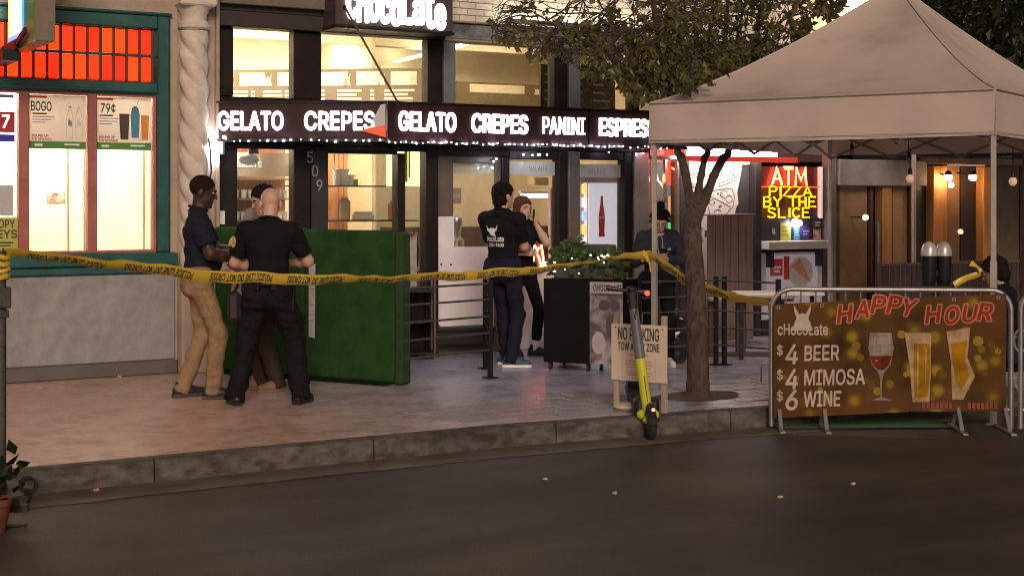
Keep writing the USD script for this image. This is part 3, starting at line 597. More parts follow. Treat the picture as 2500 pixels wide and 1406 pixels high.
for k, (x0, x1, z1, c, lab) in enumerate(((wx(831, .95), wx(852, .95), 1.84, (.55, .36, .22), 'brown paper bag standing on the middle display shelf'), (wx(950, .95), wx(971, .95), 1.80, (.62, .25, .12), 'orange red box at the right end of the display shelf'), (wx(862, .95), wx(910, .95), 1.68, (.6, .5, .36), 'low tan tray on the middle display shelf'))):
    t = thing('shelf_goods', lab, 'package', (x0, .95, 1.616)); obj('pack', box(x0, x1, .9, 1.0, 1.616, z1, .012), mat(f'pack_{k}', c, .6), t); obj('top_fold', box(x0 + .01, x1 - .01, .94, .96, z1 - .003, z1 + .03, .006), mat(f'pack_{k}', c, .6), t)
t = thing('cafe_chair', 'bent metal chair back seen low in the second window', 'chair', (2.55, .5, .15))
obj('backrest', tube([(2.28, .5, 1.0), (2.30, .5, 1.42), (2.36, .5, 1.50), (2.52, .5, 1.50), (2.58, .5, 1.42), (2.60, .5, 1.0)], .014), steel, t)
obj('seat', box(2.27, 2.61, .35, .62, .60, .63, .02), steel, t)
for a, b in ((2.29, .37), (2.59, .37), (2.29, .6), (2.59, .6)): obj('leg', tube([(a, b, .165), (a, b, .6)], .012), steel, t)
bott = mat('bottle_glass_brown', (.05, .025, .012), .15, coat=.5)
for k, px in enumerate((1005, 1016)):
    x = wx(px, .5); t = thing('bottle', ('left brown glass bottle in the narrow window', 'right brown glass bottle in the narrow window')[k], 'bottle', (x, .5, 1.03))
    obj('body', lathe((x, .5, 1.10), [(.001, 0), (.035, 0), (.035, .2), (.014, .28), (.012, .36), (.001, .362)], 14), bott, t, smooth=40); obj('cap', lathe((x, .5, 1.462), [(.015, 0), (.015, .02), (.001, .022)], 10), steel, t)
obj('counter_shelf', box(2.45, 3.02, .38, .66, 1.06, 1.10, .006), mat('case_base', (.42, .36, .28), .5), label='tan counter shelf under the two brown bottles', cat='shelf')
lime = glow('lime_menu_panel', (.80, .85, .30), .75, (.5, .6, .1))
t = thing('lime_screen', 'yellow green lit menu panel in the narrow cafe window', 'screen', (2.75, .7, 2.0))
obj('panel', box(2.60, 3.04, .70, .72, 1.99, 2.44), lime, t)
for k in range(5): obj('panel_print', box(2.66 + .05 * k, 2.68 + .05 * k + .02 * (k % 2), .694, .699, 2.04 + .05 * (k % 3), 2.3 + .03 * k), mat('lime_ink', (.42, .48, .02), .5), t)
t = thing('easel_board', 'pale round topped board leaning low in the narrow window', 'board', (2.7, .33, .3))
obj('panel', plate([(0, 0), (.33, 0), (.33, .66), (.24, .60), (.13, .46), (.05, .25)], on_front(2.46, .35, .80), .012), mat('board_grey', (.42, .40, .40), .6), t); obj('edge', tube([(2.46, .34, .8), (2.51, .34, 1.05), (2.59, .34, 1.26), (2.70, .34, 1.40), (2.79, .34, 1.46)], .01, 6), wood, t)

# door and serving window views
t = thing('coffee_grinder', 'steel coffee machine glimpsed through the cafe door', 'machine', (3.55, 1.1, 1.1))
obj('body', lathe((3.62, 1.0, 1.15), [(.001, 0), (.1, 0), (.1, .22), (.06, .26), (.06, .3), (.09, .44), (.08, .48), (.001, .5)], 16), steel, t, smooth=40); obj('base', box(3.48, 3.76, .85, 1.15, .17, 1.149, .01), mat('case_base', (.42, .36, .28), .5), t)
t = thing('serving_case', 'white lit serving case under the red neon in the window', 'display case', (4.2, .45, .15))
obj('base', box(3.86, 4.46, .30, .8, .17, 1.06, .01), offwhite, t); obj('lit_top', box(3.95, 4.46, .30, .7, 1.061, 1.13), glow('case_light', (.93, .85, 1), .9), t); obj('top_rail', box(3.86, 4.47, .285, .81, 1.131, 1.15, .004), steel, t)
red_neon = glow('neon_red', (1, .04, .015), 14.0); hot_neon = glow('neon_hot', (1, .30, .10), 5.0); yellow_neon = glow('neon_yellow', (1, .50, .0), .62)
t = thing('neon_figure_sign', 'small red neon squiggle sign glowing in the serving window', 'neon sign', (4.1, -.03, 1.2))
c = wall(1310, 626, -.04)
def n3(pts): return [(c[0] + u, -.04, c[2] + v) for u, v in pts]
for pts in ([(-.03, .13), (-.06, .05), (-.035, -.01), (-.06, -.12)], [(.03, .10), (.0, .04), (.035, -.02), (.06, -.10), (.04, -.13)], [(-.025, .13), (-.005, .09)]): obj('tube', tube(n3(pts), .011, 8), hot_neon, t)
for pts in ([(-.075, .15), (-.095, .0), (-.085, -.14)], [(.06, .13), (.085, 0), (.09, -.13)]): obj('outer_tube', tube(n3(pts), .013, 8), red_neon, t)
obj('backing', box(c[0] - .11, c[0] + .11, -.022, -.014, c[2] - .15, c[2] + .16), mat('neon_back', (.05, .01, .01), .4), t)
t = thing('tube_lamp', 'white tube lamp over the counter behind the serving window', 'lamp', (4.2, 1.4, 1.9))
a_, b_ = wall(1273, 478, 1.2), wall(1338, 478, 1.2); obj('tube', box(a_[0], b_[0], 1.19, 1.23, a_[2] - .025, a_[2] + .025, .01), glow('tube_white', (1, .88, .68), 1.5), t); obj('housing', box(a_[0] - .02, b_[0] + .02, 1.18, 1.25, a_[2] + .026, a_[2] + .06, .005), white, t)
obj('paper_roll_box', box(wx(1303, 1.0), wx(1338, 1.0), .98, 1.15, wz(1300, 453, 1.0), wz(1300, 432, 1.0), .01), mat('tan_box', (.6, .45, .25), .6), label='tan box high behind the serving window', cat='box')
x = wx(1347, .5); obj('pink_curtain_post', box(x - .03, x + .05, .48, .54, 1.152, 1.98, .006), mat('post_pink', (.55, .35, .38), .5), label='pale pink upright post at the right of the serving window', cat='post')
obj('back_counter', box(3.3, 5.6, 1.9, 2.4, .17, 1.5), mat('counter_brown', (.12, .075, .06), .5), label='brown back counter behind the serving window', cat='counter')
# drinks cooler
t = thing('drinks_cooler', 'white drinks cooler with a red bottle picture behind the last window', 'cooler', (5.2, .55, .17))
x0, x1 = wx(1437, .5), wx(1507, .5)
obj('cabinet', box(x0 - .12, x1 + .03, .52, 1.1, .17, wz(1440, 432, .5), .01), mat('cooler_grey', (.45, .42, .42), .5), t)
obj('door_panel', box(x0, x1, .50, .519, .35, wz(1440, 447, .5), .004), glow('cooler_white', (.80, .76, .88), .20, (.5, .5, .52)), t)
c = wall(1470, 0, .49); zb, zt = wz(1470, 578, .49), wz(1470, 479, .49); hb = zt - zb
o = [(.085, 0), (.09, .03), (.078, .14), (.085, .28), (.092, .38), (.09, .5), (.075, .62), (.05, .75), (.033, .87), (.03, .95), (.034, .96), (.034, 1)]
poly = [(-a * hb * 1.0, b * hb) for a, b in o] + [(a * hb * 1.0, b * hb) for a, b in o[::-1]]
bt = obj('bottle_picture', plate(poly, on_front(c[0], .499, zb), .003), mat('bottle_red', (.62, .03, .05), .4), t)
obj('script', place(lettering('Coca-Cola', .03, .062, .001, True, .25), on_front(c[0], .4955, zb + hb * .45)), inkwhite, bt)
obj('side_light', box(x0 - .055, x0 - .02, .505, .518, .4, wz(1440, 447, .5), .002), glow('cooler_pink', (1, .55, .42), .4), t)
for k in range(7): obj('shelf_item', box(wx(1419, .5), wx(1428, .5), .45, .5, .95 + .16 * k, 1.07 + .16 * k, .01), glow(('item_amber', 'item_blue', 'item_white')[k % 3], ((1, .65, .2), (.35, .55, 1), (.9, .9, 1))[k % 3], .35), t)

# ================================================================== lit fascia signs
led = glow('led_white', (1, .92, .97), .85); fascia = mat('fascia_brown', (.024, .008, .008), rough=.5, scale=4, var=.25, spec=.22)
def bolder(q, b, d=.03):
    g_ = trimesh.path.polygons.projected(q, normal=[0, 0, 1], ignore_sign=True); gs = [k.buffer(b) for k in getattr(g_, 'geoms', [g_])]
    return cat([trimesh.creation.extrude_polygon(k, d, engine='earcut') for k in gs])
def word(t, text, M, h, w):
    q = bolder(lettering(text, h, w, .03, True), .0028) if text != 'PANINI' else lettering(text, h, w, .03, False)
    for k in sorted(q.split(only_watertight=False), key=lambda k: k.bounds[0][0]): obj('letter', place(k, M), led, t)
# left panel, square to the street corner
A, Bq = at(531, 297, 14.25), at(943, 297, 14.25); A[2] = Bq[2] = 0; xv = (Bq - A) / np.linalg.norm(Bq - A); nv = np.array([xv[1], -xv[0], 0])
zl0, zl1 = 1.86 + (484 - 338) * 14.25 / FPX, 1.86 + (484 - 252) * 14.25 / FPX
t = thing('fascia_sign', 'angled brown fascia sign with glowing GELATO CREPES at the store corner', 'sign', A + [0, 0, zl0]); L = float(np.linalg.norm(Bq - A)); M0 = basis(A, xv, nv)
q = trimesh.creation.extrude_polygon(Polygon([(0, zl0), (L, zl0), (L, zl1), (0, zl1)]), .12); q.apply_translation([0, 0, -.122]); obj('board', place(q, M0), fascia, t)
obj('trim', [place(q, M0) for q in (box(-.01, L + .01, zl0 - .035, zl0 - .002, -.125, .02, .004), box(-.01, L + .01, zl1 + .002, zl1 + .02, -.125, .02, .004))], dark, t)
s_ = 14.25 / FPX
for text, pa, pb in (('GELATO', 533, 692), ('CREPES', 744, 915)): word(t, text, M0 @ trimesh.transformations.translation_matrix([((pa + pb) / 2 - 531) * s_, zl0 + 21 * s_, .004]), 43 * s_, (pb - pa) * s_)
# white-to-red light leak at the right end, modelled as two thin added panels
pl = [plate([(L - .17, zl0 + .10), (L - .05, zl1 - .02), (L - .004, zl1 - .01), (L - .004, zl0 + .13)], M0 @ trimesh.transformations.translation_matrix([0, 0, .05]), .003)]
obj('glare_panel', pl, usdkit.material(stage, '/World/Looks/glare_pale', {'t': ('transparent_bsdf', {'color': (.9, .9, .95)}), 'p': ('principled_bsdf', {'base_color': (.7, .7, .72), 'roughness': .3}), 'x': ('mix_closure', {'fac': .55})}, [('t.BSDF', 'x.closure1'), ('p.BSDF', 'x.closure2')], surface='x.closure'), t, label='pale half clear panel standing for glare over the last letter')
obj('glare_panel', plate([(L - .25, zl0 + .075), (L - .17, zl0 + .099), (L - .004, zl0 + .129), (L - .004, zl0 + .01)], M0 @ trimesh.transformations.translation_matrix([0, 0, .05]), .003), glow('glare_red', (1, .05, .015), .34), t, label='red glowing lower corner of the added glare panel')
# right panel
y = -.30; zr0, zr1 = wz(1100, 346, y), wz(1100, 257, y)
t = thing('fascia_sign', 'long brown fascia sign with glowing GELATO CREPES PANINI ESPRESSO', 'sign', (3.9, y, zr0))
xr0, xr1 = wx(947, y), 6.0
obj('board', [box(xr0, wx(1437, y) - .004, y, y + .14, zr0, zr1, .004), box(wx(1440, y), xr1, y, y + .14, zr0, zr1, .004)], fascia, t); obj('canopy_roof', box(xr0, xr1, y + .141, .099, zr1 - .06, zr1 - .02), dark, t); obj('soffit', box(xr0, xr1, y + .141, .099, zr0 + .01, zr0 + .03), dark, t)
obj('trim', [box(xr0 - .005, xr1, y - .012, y + .13, zr0 - .03, zr0 - .002), box(xr0 - .005, xr1, y - .012, y + .13, zr1 + .002, zr1 + .02)], dark, t)
for text, pa, pb in (('GELATO', 972, 1111), ('CREPES', 1150, 1286), ('PANINI', 1324, 1425), ('ESPRESSO', 1462, 1622)):
    xa, xb = wx(pa, y), wx(pb, y); word(t, text, on_front((xa + xb) / 2, y - .004, wz(1041, 320, y) - .0), .192, xb - xa)
# cHocoLate name sign above
y = -.32; xa, xb, zc = wx(820, y), wx(1106, y), wz(960, 70, y)
t = thing('name_sign', 'dark box sign with glowing white cHocoLate letters above the windows', 'sign', ((xa + xb) / 2, y, zc))
obj('cabinet', box(xa, xb, y, .05, zc, zc + .75, .008), mat('sign_dark_brown', (.055, .036, .032), .5), t); obj('lower_edge', box(xa - .01, xb + .01, y - .015, .04, zc - .03, zc - .002, .004), dark, t)
sizes = dict(zip(range(9), (.30, .36, .28, .26, .27, .33, .25, .33, .26)))
for i, ch in enumerate('cHocoLate'):
    pa = 845 + i * 26.9; w = .125 if ch not in 't' else .105; xx = wx(pa + 13, y); zb_ = zc + .055 - .003 * i + (.03, .0, .02, .01, .0, .02, .035, .01, .0)[i]
    obj('letter', place(bolder(lettering(ch, sizes[i] * (1.0 if ch in 'HL' else 1.25), w * .92, .03, True), .009), on_front(xx, y - .003, zb_)), led, t)
t = thing('support_rod', 'thin dark rod bracing the fascia from the name sign', 'rod', at(906, 130, 14.3))
a_, b_ = wall(842, 18, -.33), at(972, 252, 14.35); obj('rod', tube([a_, b_], .012, 8), mat('rod_brown', (.05, .02, .012), .5), t); obj('anchor', sphere(b_, .022, 1), dark, t); obj('anchor', sphere(a_, .022, 1), dark, t)
t = thing('wall_wash_lamp', 'long lamp on the blue grey band lighting the white bricks behind the tree', 'lamp', (4.6, .0, 3.80))
obj('tube', box(3.7, 5.6, -.02, .02, 3.815, 3.835), glow('wash_white', (1, .90, .66), 7.0), t); obj('tray', [box(3.68, 5.62, -.035, .029, 3.801, 3.812), box(3.68, 5.62, -.037, -.033, 3.812, 3.85)], steel, t)
# rods and cables
obj('power_cable', tube([wall(500, 320, -.1), wall(512, 350, -.1), wall(516, 420, -.1), wall(508, 450, -.1)], .009, 6), mat('cable_black', (.012, .012, .012), .6), label='black cable hanging down beside the twisted column', cat='cable')
# string lights
t = thing('string_lights', 'row of tiny white bulbs strung under the fascia signs', 'string lights', A + [0, 0, zl0])
bw, bd = glow('bulb_white', (.74, .80, 1), 48.0), glow('bulb_dim', (1, .85, .6), 1.6)
wire = []
for px in range(548, 940, 21):
    j = rng.uniform(-5, 5); p = A + xv * ((px + j - 531) * s_) + nv * .035 + [0, 0, zl0 - .022 + rng.uniform(-.012, .01)]; wire.append(p)
    obj('bulb', sphere(p, rng.uniform(.007, .012), 1), bw if rng.random() < .55 else bd, t)
obj('wire', tube(wire, .003, 5), ink, t); wire = []
px = 950
while px < 1640:
    p = wall(px, 0, -.335); p[2] = zr0 - .016 + rng.uniform(-.012, .012); wire.append(p)
    obj('bulb', sphere(p, rng.uniform(.007, .012), 1), bw if rng.random() < .55 else bd, t); px += rng.uniform(8, 19)
obj('wire', tube(wire, .003, 5), ink, t)
for px, py in ((1278, 378), (1300, 379), (1314, 378), (1318, 378), (1335, 378), (1400, 353), (1487, 372), (1575, 360), (1570, 375), (1637, 367), (1205, 395), (1202, 410), (1212, 388)):
    obj('bulb', sphere(wall(px, py, -.02), .009, 1), bw, t)
t = thing('corner_flood_lamp', 'glaring white lamp fixed at the corner beside the twisted column', 'lamp', wall(528, 360, -.02))
c = wall(527, 360, -.03); obj('lens', sphere(c, .045, 2, (1, .7, 1.5)), glow('flood_white', (.80, .87, 1), 30.0), t); obj('housing', box(c[0] + .05, c[0] + .09, c[1] - .02, c[1] + .1, c[2] - .07, c[2] + .08, .01), steel, t)
for dx, dz in ((-.05, .09), (.08, .10), (-.01, -.13)): obj('bulb', sphere(c + [dx, -.02, dz], .018, 1), glow('flood_white', (.80, .87, 1), 30.0), t)
# security camera in the first window
c = wall(608, 385, .5); t = thing('dome_camera', 'pale dome camera hanging in the first cafe window', 'camera', c); obj('dome', sphere(c + [0, 0, -.02], .085, 2, (1.3, 1, .7)), mat('dome_blue', (.45, .5, .6), .2), t); obj('mount', lathe(c + [.05, 0, .04], [(.06, 0), (.045, .06), (.001, .09)], 12), dark, t)
obj('door_notice', box(wx(516), wx(546), .06, .075, wz(530, 548), wz(530, 515)), pap, label='small white notice on the dark post left of the turf wall', cat='notice')
# ================================================================== PIZZA SHOP and RESTAURANT (right)
dwall = mat('wall_dark_brown', (.045, .034, .029), rough=.7, scale=3, var=.25, dirt=.3)
pizza = thing('pizza_shop', 'dark pizza shop front with a white line drawing mural and lit canopy', 'building', (7, .1, .15))
def pz(n, m, mm=dwall, **k): return obj(n, m, mm, pizza, **k)
pz('wall', [box(5.72, 6.2, .12, .3, .152, .95), box(6.2, 6.33, .10, .3, .152, 3.57), box(6.33, 7.37, .16, .3, .152, 3.57), box(5.72, 6.2, .12, .3, 2.32, 2.40), box(5.905, 6.2, .12, .3, 2.40, 2.885), box(6.16, 6.2, .12, .3, 2.886, 3.57), box(7.37, 8.6, .16, .3, 2.32, 3.57), box(7.37, 8.6, .14, .3, .152, .35)])
pz('corner_post', box(7.30, 7.385, .02, .159, .152, 2.6), mat('post_dark', (.03, .022, .022), .5)); pz('corner_post', box(8.50, 8.62, .02, .159, .152, 2.6), mat('post_taupe', (.20, .165, .15), .5))
pz('window_frame', [box(5.715, 5.75, .11, .17, .95, 2.32), box(6.165, 6.198, .11, .17, .95, 2.32), box(5.99, 6.02, .12, .17, .95, 2.32)], steel); pz('window_pane', box(5.74, 6.18, .14, .145, .95, 2.32), G)
pz('window_interior', [box(5.73, 6.2, .7, .75, .95, 2.4), box(5.73, 6.2, .31, .7, .93, .95)], mat('booth_tan', (.5, .36, .26), .6))
t = thing('neon_window_sign', 'red neon sign with curved yellow tubes in the narrow pizza shop window', 'neon sign', (5.95, .3, 1.9))
def wn(pts, y=.22): return [wall(px, py, y) for px, py in pts]
for pts in ([(1582, 405), (1584, 440), (1580, 470)], [(1594, 425), (1604, 428), (1606, 440), (1596, 446)], [(1596, 432), (1612, 446), (1620, 458)], [(1640, 410), (1652, 418), (1650, 440)]): obj('tube', tube(wn(pts), .010, 8), hot_neon if pts[0][0] < 1630 else red_neon, t)
obj('red_panel', box(wx(1622, .3), wx(1656, .3), .3, .32, wz(1640, 452, .3), wz(1640, 395, .3), .004), glow('panel_red', (1, .03, .008), 1.2), t)
for (a, b, n, c, s) in ((478, 525, 'panel_amber', (1, .50, .12), .3), (525, 541, 'panel_orange', (1, .16, .03), .35), (541, 572, 'panel_green', (.05, 1, .20), .35)):
    obj('colour_panel', box(wx(1634, .3), wx(1655, .3), .30, .318, wz(1640, b, .3), wz(1640, a, .3) - .004, .002), glow(n, c, s), t)
    obj('colour_panel', box(wx(1573, .3), wx(1579, .3), .30, .318, wz(1576, b - 20, .3), wz(1576, a - 20, .3) - .004, .002), glow(n, c, s), t)
# mural of pizza slices, black line work on white
mural_w = mat('mural_white', (.72, .66, .60), .7, var=.04)
t = thing('pizza_mural', 'white wall panel with black line drawings of pizza slices', 'mural', (6.8, .13, 1.6))
y = .135
def mw(px, py): p = wall(px, py, y); return float(p[0]), float(p[2])
edge = [(1676, 393), (1838, 393), (1838, 402), (1812, 402), (1806, 440), (1800, 470), (1803, 497), (1797, 508), (1793, 528), (1793, 900), (1676, 900)]
xs_, zs_ = zip(*[mw(*e) for e in edge]); obj('panel', plate(list(zip(xs_, zs_)), basis((0, y + .02, 0), *FRONT), .02), mural_w, t)
obj('black_part', box(6.34, 7.30, y + .021, y + .024, .152, 2.34), mat('mural_black', (.05, .048, .05), .7), t)
lines = [[(1678, 420), (1700, 412), (1716, 410)], [(1678, 430), (1702, 422), (1716, 419)], [(1684, 452), (1700, 460), (1714, 466)], [(1790, 395), (1806, 410)], [(1768, 404), (1780, 412), (1792, 430)], [(1755, 449), (1788, 436), (1803, 428)], [(1756, 456), (1788, 444), (1803, 436)], [(1755, 449), (1756, 456)], [(1740, 466), (1770, 461), (1787, 460), (1793, 478), (1791, 500), (1786, 510)], [(1735, 480), (1760, 492), (1784, 506)], [(1728, 500), (1734, 524)], [(1784, 508), (1772, 525)], [(1788, 430), (1798, 418)], [(1742, 440), (1760, 425)], [(1700, 480), (1716, 488)], [(1700, 540), (1716, 560)], [(1690, 600), (1712, 610)]]
circ = [(1768, 474, 9), (1780, 486, 8), (1738, 493, 6), (1752, 521, 9), (1777, 424, 5), (1695, 440, 10), (1762, 476, 4), (1700, 520, 8), (1708, 585, 9)]
for l in lines:
    obj('drawn_line', tube([wall(*p, y - .001) for p in l], .004, 5), ink, t)
for cx, cy, r in circ:
    obj('drawn_line', tube([wall(cx + r * math.cos(a), cy + r * 1.05 * math.sin(a), y - .001) for a in np.linspace(0, 2 * PI * .92, 14)], .0035, 5), ink, t)
for cx, cy in ((1753, 473), (1744, 495), (1757, 505), (1760, 503), (1718, 470)): obj('drawn_dot', sphere(wall(cx, cy, y), .014, 1, (1, .3, 1)), ink, t)
# lit canopy
t = thing('lit_canopy', 'bright white canopy light with red lower edge over the mural', 'canopy', (6.8, -.2, 2.35))
obj('light_box', box(6.05, 7.42, -.24, .1, 2.335, 2.62, .006), glow('canopy_white', (1, .92, .86), 3.5), t); obj('red_edge', box(6.0, 7.72, -.27, -.243, 2.295, 2.36, .004), glow('canopy_red', (1, .06, .04), .15, (.6, .05, .04)), t)
obj('red_corner', [box(5.72, 6.05, -.22, .05, 2.36, 2.50, .006)], glow('corner_red', (1, .05, .03), .6, (.6, .05, .04)), t)
# wooden partition
wslat = mat('wood_grey_brown', (.33, .235, .185), rough=.6, scale=2.5, stretch=(8, 8, .5), color2=(.22, .155, .12))
px0, px1 = 1728, 1840; yq = -.35; x0, x1 = wx(px0, yq), wx(px1, yq); zt = wz(1785, 525, yq)
t = thing('wooden_partition', 'tall partition of upright grey brown boards in front of the mural', 'partition', ((x0 + x1) / 2, yq, .15))
for k in range(6):
    w = (x1 - x0) / 6; obj('board', box(x0 + k * w + .003, x0 + (k + 1) * w - .003, yq, yq + .025, .17, zt - .01, .004), wslat, t)
obj('back_rail', [box(x0, x1, yq + .026, yq + .06, z, z + .08) for z in (.3, 1.4)], wslat, t); obj('cap', box(x0 - .01, x1 + .01, yq - .01, yq + .07, zt - .009, zt + .01, .004), wslat, t)
# ATM bay
xa, xb = 7.39, 8.43
t = thing('atm_neon_sign', 'framed neon sign reading ATM PIZZA BY THE SLICE', 'neon sign', (7.9, .1, 1.6))
za, zb = wz(1925, 534, .1), wz(1925, 407, .1)
obj('dark_panel', box(xa, xb, .13, .155, za, zb), mat('panel_maroon', (.05, .018, .018), .35), t)
frm = glow('neon_frame', (.95, .72, .68), .12)
obj('frame_bar', box(xa, xa + .028, .06, .129, za, zb, .004), frm, t); obj('frame_bar', box(xb - .03, xb, .06, .129, za, zb, .004), frm, t); obj('divider', box(xa + .03, xb - .032, .085, .10, zb - .265, zb - .25, .003), glow('divider_red', (1, .15, .06), .3), t)
STROKES = {'A': [[(0, 0), (.35, 1), (.7, 0)], [(.13, .35), (.57, .35)]], 'T': [[(0, 1), (.7, 1)], [(.35, 1), (.35, 0)]], 'M': [[(0, 0), (.08, 1), (.4, .25), (.72, 1), (.8, 0)]], 'P': [[(.05, 0), (.05, 1), (.5, 1), (.65, .78), (.5, .5), (.05, .5)]],
           'I': [[(.1, 0), (.1, 1)]], 'Z': [[(0, 1), (.65, 1), (0, 0), (.68, 0)]], 'B': [[(.05, 0), (.05, 1), (.45, 1), (.6, .78), (.45, .53), (.05, .53)], [(.45, .53), (.65, .28), (.45, 0), (.05, 0)]], 'Y': [[(0, 1), (.33, .5), (.66, 1)], [(.33, .5), (.33, 0)]],
           'H': [[(.05, 0), (.05, 1)], [(.6, 0), (.6, 1)], [(.05, .5), (.6, .5)]], 'E': [[(.6, 1), (.05, 1), (.05, 0), (.62, 0)], [(.05, .52), (.5, .52)]], 'S': [[(.6, .85), (.4, 1), (.15, .95), (.05, .75), (.2, .55), (.5, .45), (.62, .25), (.5, .04), (.2, 0), (.02, .15)]],
           'L': [[(.05, 1), (.05, 0), (.6, 0)]], 'C': [[(.62, .82), (.4, 1), (.15, .9), (.05, .5), (.15, .1), (.4, 0), (.62, .18)]]}
def neon_text(s, x0, x1, z0, z1, y, r, mm, t, double=False):
    adv = [0.95 if c == 'M' else .32 if c == 'I' else .45 if c == ' ' else .85 for c in s]; k = (x1 - x0) / sum(adv); x = x0
    for c, a in zip(s, adv):
        if c != ' ':
            ms = []
            for st in STROKES[c]:
                ms.append(tube([(x + k * (px_ + .06), y, z0 + (z1 - z0) * pz_) for px_, pz_ in st], r, 6))
                if double: ms.append(tube([(x + k * (px_ + .06) + .012, y - .006, z0 + (z1 - z0) * pz_ - .012) for px_, pz_ in st], r * .7, 6))
            obj('letter', ms, mm, t)
        x += k * a
def zz(py): return wz(1925, py, .07)
neon_text('ATM', wx(1886, .07), wx(1970, .07), zz(449), zz(413), .07, .009, glow('neon_atm', (1, .50, .20), .8), t)
neon_text('ATM', wx(1883, .09), wx(1973, .09), zz(453), zz(408), .098, .012, red_neon, t)  # wider red letters added behind to stand for the red glow around ATM
neon_text('PIZZA', wx(1876, .07), wx(1984, .07), zz(479), zz(456), .07, .0125, yellow_neon, t); neon_text('BY THE', wx(1862, .07), wx(1996, .07), zz(505), zz(481), .07, .0125, yellow_neon, t); neon_text('SLICE', wx(1873, .07), wx(1981, .07), zz(531), zz(508), .07, .0125, yellow_neon, t)
t = thing('downlight', 'dazzling white lamp just below the neon sign', 'lamp', wall(1945, 545, .08)); c = wall(1945, 545, .08); obj('lens', sphere(c, .07, 2, (1.3, .6, .7)), glow('atm_lamp', (.85, .90, 1), 9.0), t); obj('mount', box(c[0] - .06, c[0] + .06, .1, .155, c[2] - .03, c[2] + .05), steel, t)
pz('dark_splashback', box(xa, xb, .13, .159, wz(1925, 590, .13), za - .002), mat('splash_dark', (.04, .04, .055), .4))
for px, py, w, h, c, n, lab in ((1918, 567, .17, .24, (.55, .50, .10), 'yellow', 'yellow sticker card under the neon sign'), (1945, 570, .10, .17, (.08, .28, .55), 'blue', 'light blue sticker left of the purple disc'), (1995, 570, .13, .15, (.5, .05, .06), 'red', 'red square sticker at right above the white shelf'), (1889, 567, .09, .12, (.05, .05, .06), 'black', 'small black notice with pale square left of the yellow card')):
    p = wall(px, py, .12); s = thing('sticker', lab, 'sticker', p); obj('card', box(p[0] - w / 2, p[0] + w / 2, .118, .124, p[2] - h / 2, p[2] + h / 2, .003), mat('sticker_' + n, c, .5), s)
    for k in range(3): obj('print', box(p[0] - w * .3, p[0] + w * (.1 + .08 * k), .1145, .117, p[2] + h * (.25 - .2 * k), p[2] + h * (.25 - .2 * k) + .012), inkwhite if n != 'yellow' else mat('ink_olive', (.25, .22, .04), .5), s)
for px, py, c, n, lab in ((1966, 567, (.09, .06, .30), 'purple', 'round purple disc sticker beside the lamp'), (1995, 546, (.05, .05, .06), 'charcoal', 'round charcoal disc sticker right of the lamp')):
    p = wall(px, py, .11); s = thing('sticker', lab, 'sticker', p); obj('disc', lathe((0, 0, 0), [(.001, 0), (.085, 0), (.085, .006), (.001, .007)], 24).apply_transform(basis((p[0], .112, p[2]), (1, 0, 0), (0, -1, 0))), mat('sticker_' + n, c, .5), s); obj('print', [box(p[0] - .04, p[0] + .05, .101, .1045, p[2] + .005, p[2] + .02), box(p[0] - .04, p[0] + .03, .101, .1045, p[2] - .03, p[2] - .015)], inkwhite, s)
t = thing('atm_shelf', 'thick white shelf jutting out above the cash machine poster', 'shelf', (7.9, 0, 1.2)); obj('top', box(xa, xb, -.12, .128, wz(1925, 609, -.1), wz(1925, 589, -.1), .008), mat('shelf_white', (.62, .60, .52), .5), t); obj('bracket', [box(xa + .1, xa + .14, -.05, .128, 1.0, wz(1925, 609, -.1) - .002), box(xb - .14, xb - .1, -.05, .128, 1.0, wz(1925, 609, -.1) - .002)], mat('post_dark', (.03, .022, .022), .5), t)
t = thing('cash_machine', 'white framed cabinet with a pizza picture and red price square', 'cash machine', (7.9, .1, .38))
zc0, zc1 = wz(1925, 778, .05), wz(1925, 616, .05); cabw = mat('cabinet_white', (.62, .66, .66), .4)
obj('cabinet', box(xa + .01, xb - .01, .06, .135, zc0, zc1, .006), cabw, t); obj('plinth', box(xa + .05, xb - .05, .07, .135, .152, zc0 - .002), mat('post_dark', (.03, .022, .022), .5), t)
obj('picture', box(xa + .10, xb - .10, .052, .059, zc0 + .1, zc1 - .03), glow('picture_lilac', (.50, .40, .45), .10, (.38, .32, .36)), t)
obj('red_square', box(xa + .16, xa + .36, .044, .051, zc1 - .29, zc1 - .08, .002), mat('ad_red', (.62, .06, .05), .5), t); obj('red_square', box(xa + .38, xa + .47, .044, .051, zc1 - .34, zc1 - .05, .002), mat('ad_red', (.62, .06, .05), .5), t); obj('price_print', [box(xa + .19, xa + .33, .040, .0435, zc1 - .2, zc1 - .17), box(xa + .21, xa + .31, .040, .0435, zc1 - .25, zc1 - .22)], inkwhite, t)
def disc(cx, cz, rx, rz, y, th=.004, n=28): return plate([(rx * math.cos(a), rz * math.sin(a)) for a in np.linspace(0, 2 * PI, n, endpoint=False)], on_front(cx, y, cz), th)
obj('plate_print', disc(xa + .66, zc1 - .25, .20, .19, .052, .004), mat('print_cream', (.7, .66, .62), .5), t)
sl = plate([(-.17, .06), (-.02, .16), (.17, -.15)], on_front(xa + .66, .047, zc1 - .24), .004); obj('pizza_print', sl, mat('print_pizza', (.62, .22, .08), .5, var=.4, scale=40, color2=(.75, .5, .25)), t)
obj('blue_field', box(xa + .11, xa + .34, .044, .051, zc0 + .18, zc0 + .36), mat('print_pale_blue', (.45, .5, .68), .5), t); obj('pizza_print', disc(xa + .45, zc0 + .29, .12, .08, .05, .004), mat('print_sandwich', (.55, .38, .18), .5, var=.4, scale=40, color2=(.3, .4, .35)), t); obj('red_strip', box(xa + .12, xa + .62, .040, .0435, zc0 + .12, zc0 + .19), mat('ad_red', (.62, .06, .05), .5), t)

